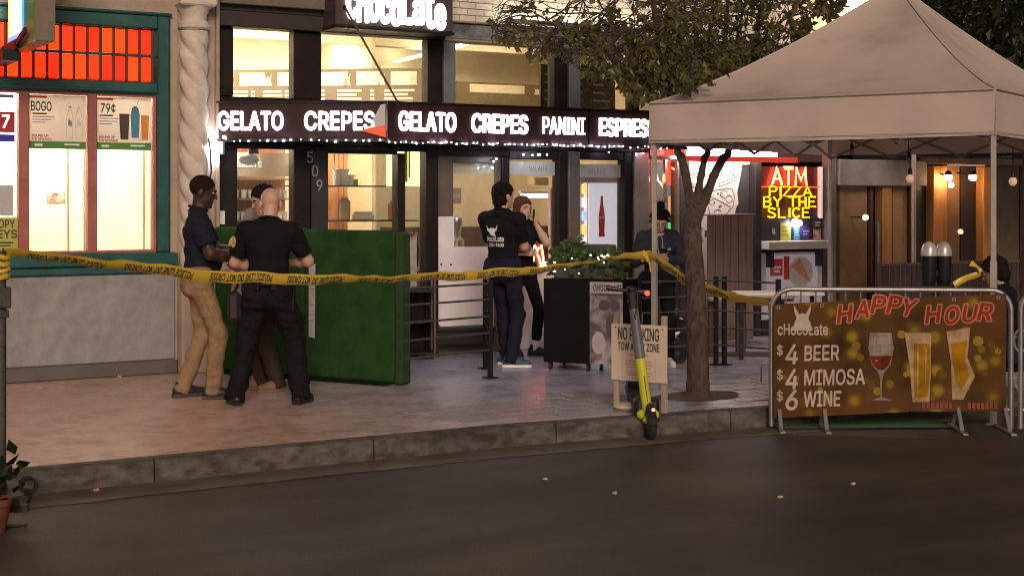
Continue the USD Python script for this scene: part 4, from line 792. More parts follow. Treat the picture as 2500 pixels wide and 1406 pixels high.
# restaurant
rest = thing('restaurant_building', 'brown restaurant front with amber lit wooden columns and glass doors', 'building', (11, .1, .15))
def rs(n, m, mm=dwall, **k): return obj(n, m, mm, rest, **k)
walnut = mat('walnut', (.11, .055, .026), rough=.5, scale=2.5, stretch=(6, 6, .6), color2=(.07, .034, .016)); amberwood = mat('amber_wood', (.48, .24, .08), rough=.5, scale=2.5, stretch=(7, 7, .5), color2=(.36, .17, .05))
rs('wall', [box(8.62, 18, .16, .3, 2.45, 3.57), box(8.62, 18, .19, .3, .152, .5), box(12.2, 18, .15, .3, .5, 2.45), box(9.0, 18, .13, .3, 3.80, 7.5), box(9.0, 18, .07, .3, 3.57, 3.80)])
rs('lintel', box(8.64, 10.2, -.02, .159, 2.02, 2.36, .01), mat('lintel_grey', (.26, .24, .235), .7))
rs('back_room', [box(8.7, 12.3, 1.6, 1.65, .2, 2.6), box(8.7, 12.3, .31, 1.6, 2.46, 2.5)], mat('room_brown', (.10, .065, .04), .7))
rs('door_leaf', box(8.78, 9.30, .17, .21, .5, 2.02, .005), mat('door_bronze', (.30, .18, .09), .4)); rs('door_leaf', box(9.72, 10.02, .17, .21, .5, 2.02, .005), mat('door_bronze', (.30, .18, .09), .4), )
rs('door_stile', [box(9.31, 9.36, .12, .21, .152, 2.02), box(9.67, 9.71, .12, .21, .152, 2.02), box(8.70, 8.77, .12, .21, .152, 2.02), box(10.03, 10.09, .12, .21, .152, 2.02)], walnut); rs('door_handle', box(9.385, 9.41, .06, .08, 1.0, 1.55, .004), steel)
rs('column', box(9.47, 9.64, .06, .21, .152, 2.02, .01), amberwood, label='amber lit wooden column between the restaurant doors'); rs('column', box(10.36, 10.62, .02, .21, .152, 2.30, .01), amberwood); rs('column', box(11.32, 11.55, .02, .21, .152, 2.30, .01), amberwood)
rs('dark_panel', box(10.11, 10.35, .15, .21, .152, 2.3), mat('post_dark', (.03, .022, .022), .5)); rs('dark_panel', box(11.02, 11.31, .15, .21, .152, 2.3), mat('post_dark', (.03, .022, .022), .5)); rs('window_panel', box(10.63, 11.01, .17, .21, .5, 2.3), mat('panel_tan', (.20, .12, .06), .4)); rs('window_panel', box(11.56, 12.2, .17, .21, .5, 2.4), mat('panel_olive', (.14, .10, .055), .4)); rs('glass_reflection_pane', box(9.0, 12.3, .11, .114, 2.37, 2.44), G)
rs('awning', [box(10.2, 12.6, -.1, .155, 2.32, 2.40)], mat('awning_tan', (.22, .16, .11), .7))
amb = glow('lamp_amber', (1, .55, .22), 30.0)
for px, lab in ((2315, 'left of the pair of glowing amber wall lamps'), (2375, 'right of the pair of glowing amber wall lamps')):
    c = wall(px, 433, -.12); t = thing('wall_lamp', lab, 'lamp', c); obj('bulb', sphere(c, .055, 2), amb, t); obj('arm', tube([c + [0, .05, .03], c + [0, .2, .06], c + [0, .27, .06]], .012, 6), mat('iron_black', (.012, .011, .011), .5, spec=.25), t); obj('shade', lathe(c + [0, 0, .03], [(.06, 0), (.035, .05), (.01, .06), (.001, .06)], 14), mat('iron_black', (.012, .011, .011), .5, spec=.25), t)
c = wall(2322, 452, -.1); obj('lower_bulb', sphere(c, .04, 2), glow('lamp_violet', (.8, .7, 1), 4.0), None, label='small pale lower bulb beneath the left amber wall lamp', cat='lamp')
c = wall(2345, 566, -.3); t = thing('table_lamp', 'small red orange lamp glowing low between the amber columns', 'lamp', c); obj('globe', sphere(c, .035, 2), glow('lamp_redorange', (1, .30, .12), 1.6), t); obj('stem', tube([c - [0, 0, .03], c - [0, 0, 1.0]], .01, 6), mat('iron_black', (.012, .011, .011), .5, spec=.25), t); obj('foot', lathe((c[0], c[1], .152), [(.1, 0), (.1, .015), (.001, .02)], 14), mat('iron_black', (.012, .011, .011), .5, spec=.25), t)
c = wall(2113, 531, -.1); t = thing('door_lamp', 'single pale round lamp shining on the restaurant door', 'lamp', c); obj('bulb', sphere(c, .04, 2), glow('lamp_pale', (1, .80, .5), 1.5), t); obj('arm', tube([c + [0, .03, 0], c + [0, .26, 0]], .01, 6), mat('iron_black', (.012, .011, .011), .5, spec=.25), t)
c = wall(2078, 16, -.25); t = thing('globe_lamp', 'bright warm globe lamp on the upper wall behind the tree', 'lamp', c); obj('globe', sphere(c, .22, 3, (1.15, 1, .8)), glow('globe_warm', (1, .72, .36), 4.0), t); obj('arm', tube([c + [0, .1, .15], c + [0, .3, .2], c + [0, .42, .2]], .02, 6), mat('iron_black', (.012, .011, .011), .5, spec=.25), t)
# restaurant patio fence
t = thing('patio_fence', 'low dark slatted patio fence in front of the restaurant doors', 'fence', (9.6, -.9, .15))
for k in range(26): obj('slat', box(8.55 + k * .09, 8.62 + k * .09, -.92, -.90, .25, 1.02, .003), mat('fence_dark', (.05, .036, .032), .6), t)
obj('rail', box(8.5, 10.95, -.93, -.89, 1.021, 1.06, .005), mat('fence_rail', (.10, .07, .06), .5), t); obj('rail', box(8.5, 10.95, -.93, -.89, .20, .249, .005), mat('fence_rail', (.10, .07, .06), .5), t); obj('post', [box(x, x + .05, -.9, -.85, .152, 1.06) for x in (8.5, 9.7, 10.9)], mat('fence_dark', (.05, .036, .032), .6), t)
# ================================================================== CANOPY TENT
iron = mat('iron_black', (.012, .011, .011), .5, spec=.25); galv = mat('galvanised', (.30, .28, .27), rough=.42, metal=.7, scale=8, var=.15)
YL, YR, DEEP = 13.5, 11.72, 4.5
cl, cr = at(1588, 400, YL), at(2430, 400, YR); cl[2] = cr[2] = 0
ex = (cr - cl); SIDE = float(np.linalg.norm(ex)); ex /= SIDE; ey = np.array([-ex[1], ex[0], 0])            # ex along the front edge, ey to the back
tc = (cl + cr) / 2 + ey * DEEP / 2; rz = math.degrees(math.atan2(ex[1], ex[0])); hx, hy = SIDE / 2, DEEP / 2
tent = thing('canopy_tent', 'large beige pop up canopy tent with peaked roof at the kerb', 'canopy tent', (tc[0], tc[1], 0), rz)
def tent_mat():
    nodes = {'g': ('geometry', {}), 'n': ('noise_texture', {'scale': 1.2, 'detail': 5.0}), 'r': ('rgb_ramp', {'ramp': [(.28, (.40, .33, .28)), (.45, (.52, .43, .37)), (.7, (.58, .48, .41))]}), 'd': ('principled_bsdf', {'roughness': .75, 'specular_ior_level': .3}), 't': ('translucent_bsdf', {}), 'x': ('mix_closure', {'fac': .12}),
             'bn': ('noise_texture', {'scale': 2.6, 'detail': 3.0, 'distortion': .2}), 'b': ('bump', {'strength': .22, 'distance': .05})}
    return usdkit.material(stage, '/World/Looks/tent_fabric', nodes, [('g.position', 'n.vector'), ('g.position', 'bn.vector'), ('bn.fac', 'b.height'), ('b.normal', 'd.normal'), ('n.fac', 'r.fac'), ('r.color', 'd.base_color'), ('r.color', 't.color'), ('d.BSDF', 'x.closure1'), ('t.BSDF', 'x.closure2')], surface='x.closure')
fab = tent_mat(); ZE, ZA, ZV = 2.755, 4.02, 2.378
def roof(u, v):
    m_ = np.maximum(abs(u), abs(v)); a = np.minimum(abs(u), abs(v)) / np.maximum(m_, 1e-6)
    z = ZE + (ZA - ZE) * ((1 - m_) ** 1.42 * .62 + (1 - m_) * .38)
    return z - .07 * (1 - a ** 2) * np.sin(PI * np.clip(m_, 0, 1)) ** .8
n = 28
for k in range(4):
    c_, s_r = math.cos(k * PI / 2), math.sin(k * PI / 2); v, f = [], []
    for i in range(n + 1):
        for j in range(n + 1):
            mm = 1 - i / n; a = -1 + 2 * j / n; u, w = a * mm, -mm; z = float(roof(np.array(u), np.array(w)))
            v.append([hx * (u * c_ - w * s_r), hy * (u * s_r + w * c_), z])
    for i in range(n):
        for j in range(n):
            o = i * (n + 1) + j; f += [[o, o + 1, o + n + 2], [o, o + n + 2, o + n + 1]]
    obj('roof_panel', trimesh.Trimesh(v, f, process=False), fab, tent, smooth=True, local=True)
    v, f = [], []
    for j in range(41):
        a = -1 + 2 * j / 40; off = 1.004 + .006 * math.sin(9 * a + k) ; 
        for i in range(7):
            z = ZE - (ZE - ZV) * i / 6 - (.012 * (1 - a * a) if i == 6 else 0); o_ = 1.0 + .006 * (i / 6) * math.sin(11 * a + 2 * k) + .004
            u, w = a * 1.004, -o_; v.append([hx * (u * c_ - w * s_r), hy * (u * s_r + w * c_), z])
    for j in range(40):
        for i in range(6):
            o = j * 7 + i; f += [[o, o + 7, o + 8], [o, o + 8, o + 1]]
    obj('valance', trimesh.Trimesh(v, f, process=False), fab, tent, smooth=True, local=True)
    # leg and scissor truss of this side
    cx, cy = hx * .985 * (-1 * c_ - -1 * s_r), hy * .985 * (-1 * s_r + -1 * c_); zf = .16 if k in (0, 3) else .0
    wpos = tent.M @ [cx, cy, 0, 1]; zf = .156 if wpos[1] > kerb_y(wpos[0]) + .05 else .004
    obj('leg', [box(cx - .024, cx + .024, cy - .024, cy + .024, zf + .01, 1.35, .004), box(cx - .019, cx + .019, cy - .019, cy + .019, 1.35, ZE - .03, .003), box(cx - .05, cx + .05, cy - .05, cy + .05, zf, zf + .01)], mat('leg_grey', (.38, .34, .31), .5), tent, local=True)
    def side(u, z): w = -.975; return (hx * (u * c_ - w * s_r), hy * (u * s_r + w * c_), z)
    tr = mat('truss_grey', (.16, .15, .15), .5)
    for a, b in ((-.97, -.5), (-.5, 0), (0, .5), (.5, .97)):
        obj('truss_bar', [bar(side(a, ZE - .10), side(b, ZE - .42), .012, .025), bar(side(a, ZE - .42), side(b, ZE - .10), .012, .025)], tr, tent, local=True)
for k in range(4):
    a = math.radians(45 + 90 * k); obj('roof_pole', tube([(hx * 1.36 * math.cos(a), hy * 1.36 * math.sin(a), ZE - .06), (.04 * math.cos(a), .04 * math.sin(a), ZA - .55)], .014, 6), mat('truss_grey', (.16, .15, .15), .5), tent, local=True)
for sx in (-1, 1):
    for sy in (-1, 1):
        P_ = [(hx * sx * q_, hy * sy * q_, float(roof(np.array(sx * q_), np.array(sy * q_))) + .004) for q_ in np.linspace(.02, 1, 24)]
        obj('hip_seam', tube(P_, .007, 6), fab, tent, local=True, smooth=True)
for sgn, ax_ in ((-1, 0), (1, 0), (-1, 1), (1, 1)):
    P_ = [((hx * 1.012 * sgn, hy * 1.0 * q_, ZV + .022) if ax_ else (hx * 1.0 * q_, hy * 1.012 * sgn, ZV + .022)) for q_ in np.linspace(-1, 1, 12)]
    obj('hem_stitch', tube(P_, .003, 4), mat('stitch_brown', (.30, .24, .20), .8), tent, local=True); P_ = [(p_[0], p_[1], ZE - .004) for p_ in P_]; obj('eave_seam', tube(P_, .006, 5), fab, tent, local=True, smooth=True)
obj('centre_pole', tube([(0, 0, ZE - .35), (0, 0, ZA - .06)], .022, 8), mat('truss_grey', (.16, .15, .15), .5), tent, local=True)
# bulbs hanging under the tent
wirepts = []
for i, (px, py, d, lit) in enumerate(((2080, 372, 14.5, 0), (2222, 436, 12.6, 1), (2473, 443, 12.4, 1), (2218, 392, 15.2, 0), (1797, 353, 14.5, 0))):
    c = at(px, py, d); t = thing('hanging_bulb', ('unlit clear bulb hanging left under the tent', 'clear bulb hanging lowest under the middle of the tent', 'faint amber bulb hanging right of the tent leg', 'small unlit bulb high under the tent middle', 'unlit bulb under the left tent valance')[i], 'bulb', c)
    obj('globe', sphere(c, .035 if i in (1, 2) else .028, 2, (1, 1, 1.15)), glow('bulb_faint', (1, .55, .3), .12, (.30, .26, .23)) if lit else mat('bulb_clear', (.22, .21, .20), .2), t); obj('socket', lathe(c + [0, 0, .03], [(.018, 0), (.018, .05), (.008, .06), (.001, .06)], 10), iron, t); obj('wire', tube([c + [0, 0, .08], c + [0, 0, .28]], .005, 5), iron, t)
# second tent behind, right
t = thing('canopy_tent', 'second pale canopy tent peeping in at the right edge behind the large one', 'canopy tent', at(2620, 300, 17.5) * [1, 1, 0])
c = at(2660, 300, 17.5); zt_ = 1.86 + (484 - 205) * 17.5 / FPX
obj('roof_panel', trimesh.Trimesh([[c[0] - 1.5, c[1] - 1.5, zt_ - .3], [c[0] + 1.5, c[1] - 1.5, zt_ - .3], [c[0] + 1.5, c[1] + 1.5, zt_ - .3], [c[0] - 1.5, c[1] + 1.5, zt_ - .3], [c[0], c[1], zt_ + 1.0]], [[0, 1, 4], [1, 2, 4], [2, 3, 4], [3, 0, 4]], process=False), fab, t)
obj('valance', [box(c[0] - 1.5, c[0] + 1.5, c[1] - 1.51, c[1] - 1.50, zt_ - .62, zt_ - .3), box(c[0] - 1.51, c[0] - 1.5, c[1] - 1.5, c[1] + 1.5, zt_ - .62, zt_ - .3)], fab, t)
for a, b in ((-1, -1), (1, -1), (-1, 1), (1, 1)): obj('leg', box(c[0] + a * 1.46 - .02, c[0] + a * 1.46 + .02, c[1] + b * 1.46 - .02, c[1] + b * 1.46 + .02, .154, zt_ - .32), mat('leg_grey', (.38, .34, .31), .5), t)

# ================================================================== BANNER BARRIER
a, b = ground(1883, 1046, 0.0), ground(2468, 1052, 0.0); bx = b - a; BL = float(np.linalg.norm(bx)); bx /= BL; brz = math.degrees(math.atan2(bx[1], bx[0])); BH = (1046 - 706) * (a - EYE) @ FW / FPX
bar_t = thing('crowd_barrier', 'steel crowd barrier carrying the brown happy hour banner', 'barrier', a, brz)
r = .16; arc = lambda cx, cz, a0, a1: [(cx + r * math.cos(t_), 0, cz + r * math.sin(t_)) for t_ in np.linspace(a0, a1, 8)]
obj('frame', tube([(0, 0, .02)] + arc(r, BH - r, PI, PI / 2) + arc(BL - r, BH - r, PI / 2, 0) + [(BL, 0, .02)], .021, 10), galv, bar_t, local=True, smooth=True)
obj('lower_rail', tube([(0, 0, .17), (BL, 0, .17)], .014, 8), galv, bar_t, local=True)
for k in range(1, 16): obj('upright', tube([(BL * k / 16, 0, .17), (BL * k / 16, 0, BH)], .007, 6), galv, bar_t, local=True)
for x in (.06, .42, BL - .42, BL - .05): obj('foot', [bar((x, -.27, .012), (x, .27, .012), .04, .012), bar((x, -.16, .02), (x + .0, -.01, .2), .03, .012), bar((x, .16, .02), (x, .01, .2), .03, .012)], galv, bar_t, local=True)
obj('hook', tube([(BL, 0, .75), (BL + .06, 0, .75), (BL + .06, 0, .68)], .009, 6), galv, bar_t, local=True); obj('hook', tube([(BL, 0, .42), (BL + .06, 0, .42), (BL + .06, 0, .35)], .009, 6), galv, bar_t, local=True)
def banner_mat():
    nodes = {'tc': ('texture_coordinate', {}), 'v': ('voronoi_texture', {'scale': 6.0, 'randomness': 1.0}), 'vr': ('rgb_ramp', {'ramp': [(.0, (1, 1, 1)), (.16, (.75, .75, .75)), (.34, (.12, .12, .12)), (.5, (0, 0, 0))]}), 'vs': ('rgb_to_bw', {}), 'sel': ('separate_color', {}), 'gt': ('math', {'math_type': 'greater_than', 'value2': .5}), 'mu': ('math', {'math_type': 'multiply'}), 'mu2': ('math', {'math_type': 'multiply', 'value2': .75}),
             'n': ('noise_texture', {'scale': 2.4, 'detail': 3.0}), 'r': ('rgb_ramp', {'ramp': [(.3, (.022, .010, .004)), (.5, (.075, .036, .008)), (.68, (.10, .040, .016))]}), 'x': ('mix_color', {'b': (.36, .24, .016)}), 'p': ('principled_bsdf', {'roughness': .75, 'specular_ior_level': .12})}
    return usdkit.material(stage, '/World/Looks/banner_print', nodes, [('tc.object', 'v.vector'), ('tc.object', 'n.vector'), ('v.distance', 'vr.fac'), ('vr.color', 'vs.color'), ('v.color', 'sel.color'), ('sel.r', 'gt.value1'), ('gt.value', 'mu.value1'), ('vs.val', 'mu.value2'), ('mu.value', 'mu2.value1'), ('mu2.value', 'x.fac'), ('n.fac', 'r.fac'), ('r.color', 'x.a'), ('x.result', 'p.base_color')], surface='p.BSDF')
ban = thing('happy_hour_banner', 'brown HAPPY HOUR banner with beer mimosa and wine prices tied to the barrier', 'banner', a, brz)
sc = (a - EYE) @ FW / FPX                                            # metres per photograph pixel there
BX = lambda px: (px - 1885) * BL / (2470 - 1885)
def BZ(px, py): return (1046 + (px - 1885) * 6 / 585 - py) * sc
def wave(x, z): return -.034 - .012 * math.sin(3.1 * x + 2 * z) - .007 * math.sin(9 * x + 1 + z) - .004 * math.sin(21 * x - 6 * z)
ztop = lambda x: np.interp(x, [0, BL], [BZ(1885, 742), BZ(2450, 718)]); zbot = lambda x: np.interp(x, [0, .6 * BL, BL], [BZ(1885, 1018), BZ(2200, 1003), BZ(2450, 1003)])
nx_, nz_ = 44, 16; v, f = [], []
for i in range(nx_ + 1):
    for j in range(nz_ + 1):
        x = .012 + (BL - .06) * i / nx_; z = zbot(x) + (ztop(x) - zbot(x)) * j / nz_; v.append([x, wave(x, z), z])
for i in range(nx_):
    for j in range(nz_):
        o = i * (nz_ + 1) + j; f += [[o, o + nz_ + 1, o + nz_ + 2], [o, o + nz_ + 2, o + 1]]
obj('sheet', trimesh.Trimesh(v, f, process=False), banner_mat(), ban, smooth=True, local=True)
def on_banner(q, x, z, off=.004):
    q = q.copy(); q = q.subdivide_to_size(.09) if hasattr(q, 'subdivide_to_size') else q; V = q.vertices.copy(); X, Z = V[:, 0] + x, V[:, 1] + z
    Y = np.array([wave(a_, b_) for a_, b_ in zip(X, Z)]) - off - V[:, 2]; q.vertices = np.c_[X, Y, Z]; return q
cream_p = None; white_p = mat('banner_white', (.40, .33, .27), .8, var=.2, spec=.1); red_p = mat('banner_red', (.24, .025, .012), .8, var=.2, spec=.1); pink_p = mat('banner_pink', (.38, .16, .10), .8, spec=.1)
def bword(text, px, py, hpx, wpx, mm, outline=None, shear=.0, rot=0.0, name='lettering'):
    q = lettering(text, hpx * sc, wpx * sc, .0015, True, shear); 
    if rot: q.apply_transform(trimesh.transformations.rotation_matrix(rot, [0, 0, 1]))
    if outline is not None:
        sil = [Polygon(l) for l in []]
        w = lettering(text, hpx * sc * 1.0, wpx * sc, .001, True, shear)
        if rot: w.apply_transform(trimesh.transformations.rotation_matrix(rot, [0, 0, 1]))
        g_ = trimesh.path.polygons.projected(w, normal=[0, 0, 1], ignore_sign=True).buffer(.011); w = plate(g_, np.eye(4), .001)
        obj(name + '_outline', on_banner(w, BX(px), BZ(px, py), .003), outline, ban, local=True)
    obj(name, on_banner(q, BX(px), BZ(px, py), .0055), mm, ban, local=True)
for ch, px, py, rt_ in (('H', 2066, 786, .1), ('A', 2106, 775, .08), ('P', 2147, 764, .02), ('P', 2185, 764, -.03), ('Y', 2222, 772, -.12), ('H', 2281, 788, .1), ('O', 2326, 790, .06), ('U', 2369, 786, .03), ('R', 2404, 783, -.03)):
    bword(ch, px, py, 40, 33, red_p, pink_p, .22, rt_, 'headline_letter')
bword('cHocoLate', 1961, 816, 26, 122, white_p, None, 0, 0, 'name_lettering')
logo = [(-.10, -.09), (-.075, -.02), (-.055, .03), (-.075, .085), (-.082, .155), (-.05, .10), (-.03, .065), (0, .075), (.03, .065), (.05, .10), (.082, .155), (.075, .085), (.055, .03), (.075, -.02), (.10, -.09)]
obj('logo_figure', on_banner(plate([(x * .85, y_ * .85) for x, y_ in logo], np.eye(4), .0015), BX(1960), BZ(1960, 783)), white_p, ban, local=True)
for dol, num, item, py, w in (('$', '4', 'BEER', 886, 84), ('$', '4', 'MIMOSA', 946, 146), ('$', '6', 'WINE', 997, 88)):
    bword(dol, 1904, py - 22, 22, 15, white_p); bword(num, 1933, py, 46, 30, white_p, None, .1); bword(item, 1965 + w / 2, py - 6 - w * .02, 36, w, white_p, None, .06, .03)
gl = mat('glass_print', (.20, .17, .14), .8, var=.35, scale=9, spec=.1); beer = mat('beer_print', (.26, .13, .004), .8, var=.3, scale=9, spec=.1); foam = mat('foam_print', (.32, .21, .12), .8, var=.35, scale=9, spec=.1); wine = mat('wine_print', (.12, .018, .008), .8, var=.3, scale=9, spec=.1)
def bshape(name, pts, mm, off=.004): q = plate([((p[0] - 2150) * sc, (1000 - p[1]) * sc) for p in pts], np.eye(4), .0012); obj(name, on_banner(q, BX(2150), BZ(2150, 1000), off), mm, ban, local=True)
bshape('glass_print', [(2126, 812), (2178, 812), (2184, 850), (2176, 890), (2160, 908), (2155, 925), (2154, 968), (2180, 976), (2125, 976), (2150, 968), (2150, 925), (2146, 908), (2130, 890), (2122, 850)], gl); bshape('wine_fill', [(2126, 868), (2180, 868), (2172, 890), (2160, 902), (2146, 902), (2132, 890)], wine, .0055)
bshape('glass_print', [(2210, 812), (2272, 812), (2272, 900), (2268, 980), (2228, 980), (2222, 900)], foam); bshape('beer_fill', [(2232, 838), (2268, 838), (2270, 900), (2264, 968), (2234, 968), (2230, 900)], beer, .0055)
bshape('glass_print', [(2308, 808), (2364, 798), (2358, 870), (2376, 915), (2348, 972), (2322, 972), (2318, 880)], foam); bshape('beer_fill', [(2318, 836), (2357, 830), (2352, 880), (2364, 915), (2342, 950), (2328, 920)], beer, .0055)
for pts_, mm_ in (([(2238, 842), (2243, 842), (2242, 960), (2239, 960)], foam), ([(2258, 850), (2262, 850), (2260, 940), (2258, 940)], foam), ([(2136, 820), (2140, 820), (2136, 862), (2132, 862)], foam), ([(2170, 816), (2173, 816), (2176, 856), (2172, 856)], foam)): bshape('gleam_print', pts_, mm_, .0065)
gq = np.random.default_rng(3)
for k in range(34):
    px_, py_, r_ = (gq.uniform(2060, 2440), gq.uniform(800, 985), gq.uniform(5, 13)) if k < 26 else (gq.uniform(1900, 2060), gq.uniform(850, 1000), gq.uniform(4, 9))
    bshape('light_spot_print', [(px_ + r_ * math.cos(q_), py_ + r_ * math.sin(q_)) for q_ in np.linspace(0, 2 * PI, 12, endpoint=False)], mat(f'spot_gold_{k % 3}', ((.16, .095, .010), (.22, .15, .02), (.11, .055, .012))[k % 3], .8, spec=.1), .0018)
for k in range(6): obj('eyelet', tube([(.05 + k * (BL - .16) / 5 + .013 * math.cos(q_), wave(.05 + k * (BL - .16) / 5, .9) - .004, float(ztop(.05 + k * (BL - .16) / 5)) - .028 + .013 * math.sin(q_)) for q_ in np.linspace(0, 2 * PI, 12)], .003, 5), galv, ban, local=True)
for xs0, nb in ((2250, 7), (2358, 7)):
    for k in range(nb): x_ = xs0 + k * 10.5; bshape('small_print', [(x_, 996 - (k * 7) % 4), (x_ + 8.5, 996), (x_ + 8.5, 978 + (k * 5) % 4), (x_ + 1, 979)], mat('print_rust', (.20, .06, .035), .8, spec=.1), .0055)
obj('hours_dash', on_banner(plate([(-.02, 0), (.02, 0), (.02, .008), (-.02, .008)], np.eye(4), .001), BX(2341), BZ(2341, 990)), red_p, ban, local=True)
obj('tie', [tube([(x, .03, z), (x + .01, -.05, z + .01), (x + .02, .03, z)], .006, 5) for x, z in ((.05, BZ(1885, 750)), (BL / 2, BZ(2180, 735)), (BL - .07, BZ(2450, 724)))], mat('tie_white', (.5, .48, .45), .5), ban, local=True)
c2 = b + bx * .075
t = thing('crowd_barrier', 'bare steel crowd barrier cut off by the right edge', 'barrier', c2, brz - 4)
obj('frame', tube([(0, 0, .02)] + arc(r, BH - r, PI, PI / 2) + [(2.0, 0, BH)], .021, 10), galv, t, local=True, smooth=True); obj('lower_rail', tube([(0, 0, .17), (2, 0, .17)], .014, 8), galv, t, local=True)
for k in range(1, 14): obj('upright', tube([(.13 * k, 0, .17), (.13 * k, 0, BH)], .007, 6), galv, t, local=True)
obj('loop', tube([(-.0 + .05 * math.cos(q_), 0, .72 + .09 * math.sin(q_)) for q_ in np.linspace(0, 2 * PI, 16)], .010, 6), galv, t, local=True); obj('loop', tube([(.05 * math.cos(q_), 0, .40 + .07 * math.sin(q_)) for q_ in np.linspace(0, 2 * PI, 16)], .010, 6), galv, t, local=True); obj('foot', bar((.06, -.3, .012), (.06, .3, .012), .04, .012), galv, t, local=True)

# ================================================================== TREES
bark = mat('bark', (.095, .060, .040), rough=.9, scale=9, stretch=(3, 3, .7), color2=(.028, .018, .013), bump=.9, bscale=35)
def leaf_mat(name, c):
    if name in _mats: return _mats[name]
    _mats[name] = usdkit.material(stage, f'/World/Looks/{name}', {'g': ('geometry', {}), 'r': ('rgb_ramp', {'ramp': [(0, tuple(np.array(c) * .45)), (.5, c), (1, (c[0] * 1.7, c[1] * 1.35, c[2]))]}), 'd': ('principled_bsdf', {'roughness': .45}), 't': ('translucent_bsdf', {}), 'x': ('mix_closure', {'fac': .4})},
        [('g.random_per_island', 'r.fac'), ('r.color', 'd.base_color'), ('r.color', 't.color'), ('d.BSDF', 'x.closure1'), ('t.BSDF', 'x.closure2')], surface='x.closure'); return _mats[name]
def leaf_cloud(P, Dr, size, g_, droop=.5):
    n_ = len(P); d = Dr + g_.normal(0, .6, (n_, 3)); d[:, 2] -= droop; d /= np.linalg.norm(d, axis=1, keepdims=True); s = np.cross(d, g_.normal(0, 1, (n_, 3))); s /= np.linalg.norm(s, axis=1, keepdims=True); nn = np.cross(s, d)
    L = size * g_.uniform(.6, 1.35, (n_, 1)); W = L * .34; fold = nn * L * .08
    v = np.stack([P, P + d * L * .45 + s * W + fold, P + d * L, P + d * L * .45 - s * W + fold, P + d * L * .5], 1).reshape(-1, 3)
    o = np.arange(n_)[:, None] * 5; f = np.concatenate([o + [0, 1, 4], o + [1, 2, 4], o + [2, 3, 4], o + [3, 0, 4]]); return trimesh.Trimesh(v, f, process=False)
tree = thing('street_tree', 'slim street tree with forked brown trunk between the sign and the tent', 'tree', TREE)
def TP(px, py, d=None): return at(px, py, d or DT)
DT = float((TREE - EYE) @ FW)
tk = []
def limb(pts, r0, r1, dd=None):
    P = [TP(px, py, DT + (dd[i] if dd else 0)) for i, (px, py) in enumerate(pts)]; R = np.linspace(r0, r1, len(P))
    for i in range(len(P) - 1): tk.append(capsule(P[i], P[i + 1], R[i], R[i + 1]))
    return P
limb([(1705, 985), (1704, 940), (1702, 800), (1697, 680), (1692, 590), (1690, 530)], .104, .072, [0, 0, 0, .12, .3, .45]); tk.append(ellip(TP(1705, 975), (.15, .15, .09)))
def limbd(pts, r0, r1):
    P = [at(*p) for p in pts]; R = np.linspace(r0, r1, len(P))
    for i in range(len(P) - 1): tk.append(capsule(P[i], P[i + 1], R[i], R[i + 1]))
    return P
l1 = limbd([(1691, 550, 12.72), (1684, 490, 12.95), (1674, 425, 13.25), (1662, 382, 13.6), (1655, 374, 14.35), (1640, 275, 14.7), (1625, 180, 14.8), (1600, 60, 14.8), (1590, -60, 14.7)], .046, .026)
l2 = limbd([(1692, 530, 12.78), (1702, 480, 13.05), (1712, 428, 13.35), (1720, 385, 13.75), (1728, 375, 14.7), (1738, 280, 15.0), (1760, 180, 15.1), (1775, 40, 15.2), (1780, -80, 15.2)], .038, .020)
l3 = limbd([(1698, 545, 12.74), (1720, 490, 13.0), (1742, 430, 13.35), (1764, 388, 13.8), (1776, 378, 15.05), (1805, 260, 15.3), (1838, 150, 15.5), (1850, 60, 15.6), (1870, -60, 15.6)], .046, .022)
l4 = limbd([(1838, 150, 15.5), (1880, 80, 15.5), (1930, 30, 15.5), (1990, -20, 15.4)], .03, .014); l5 = limbd([(1640, 275, 14.7), (1560, 190, 14.5), (1470, 130, 14.4), (1390, 80, 14.3), (1300, 30, 14.3)], .030, .009)
l6 = limbd([(1805, 260, 15.3), (1790, 180, 15.3), (1800, 90, 15.4), (1820, 0, 15.4)], .028, .012)
trunk = field_mesh(tk, .013, .016)
V = trunk.vertices; V += trunk.vertex_normals * (.007 * (meshkit.fbm(V * [14, 14, 5], 3, 4) - .5))[:, None] * 2
trunk.vertices = V; obj('trunk', trunk, bark, tree, smooth=True)
g_ = np.random.default_rng(21); twigs, LP, LD = [], [], []
def in_tent(P):
    q = tent.Mi @ np.append(P, 1); u, v = q[0] / hx, q[1] / hy
    return max(abs(u), abs(v)) < 1.05 and P[2] < float(roof(np.array(np.clip(u, -1, 1)), np.array(np.clip(v, -1, 1)))) + .1
def blocked(P):
    d = (P - EYE) @ FW; px = 1250 + FPX * ((P - EYE) @ RT) / d; py = HORIZON - FPX * (P[2] - EYE[2]) / d
    return P[2] < 2.78 or px < 1200 or px > 2060 or py > np.interp(px, [1200, 1340, 1440, 1540, 1640, 1700], [105, 165, 165, 215, 262, 270]) + 16 * math.sin(px * .045) + 14 * math.sin(px * .017 + 1) or (px > 1980 and py > 40) or (px < 1290 and py > 120) or P[1] > -.45 or in_tent(P)
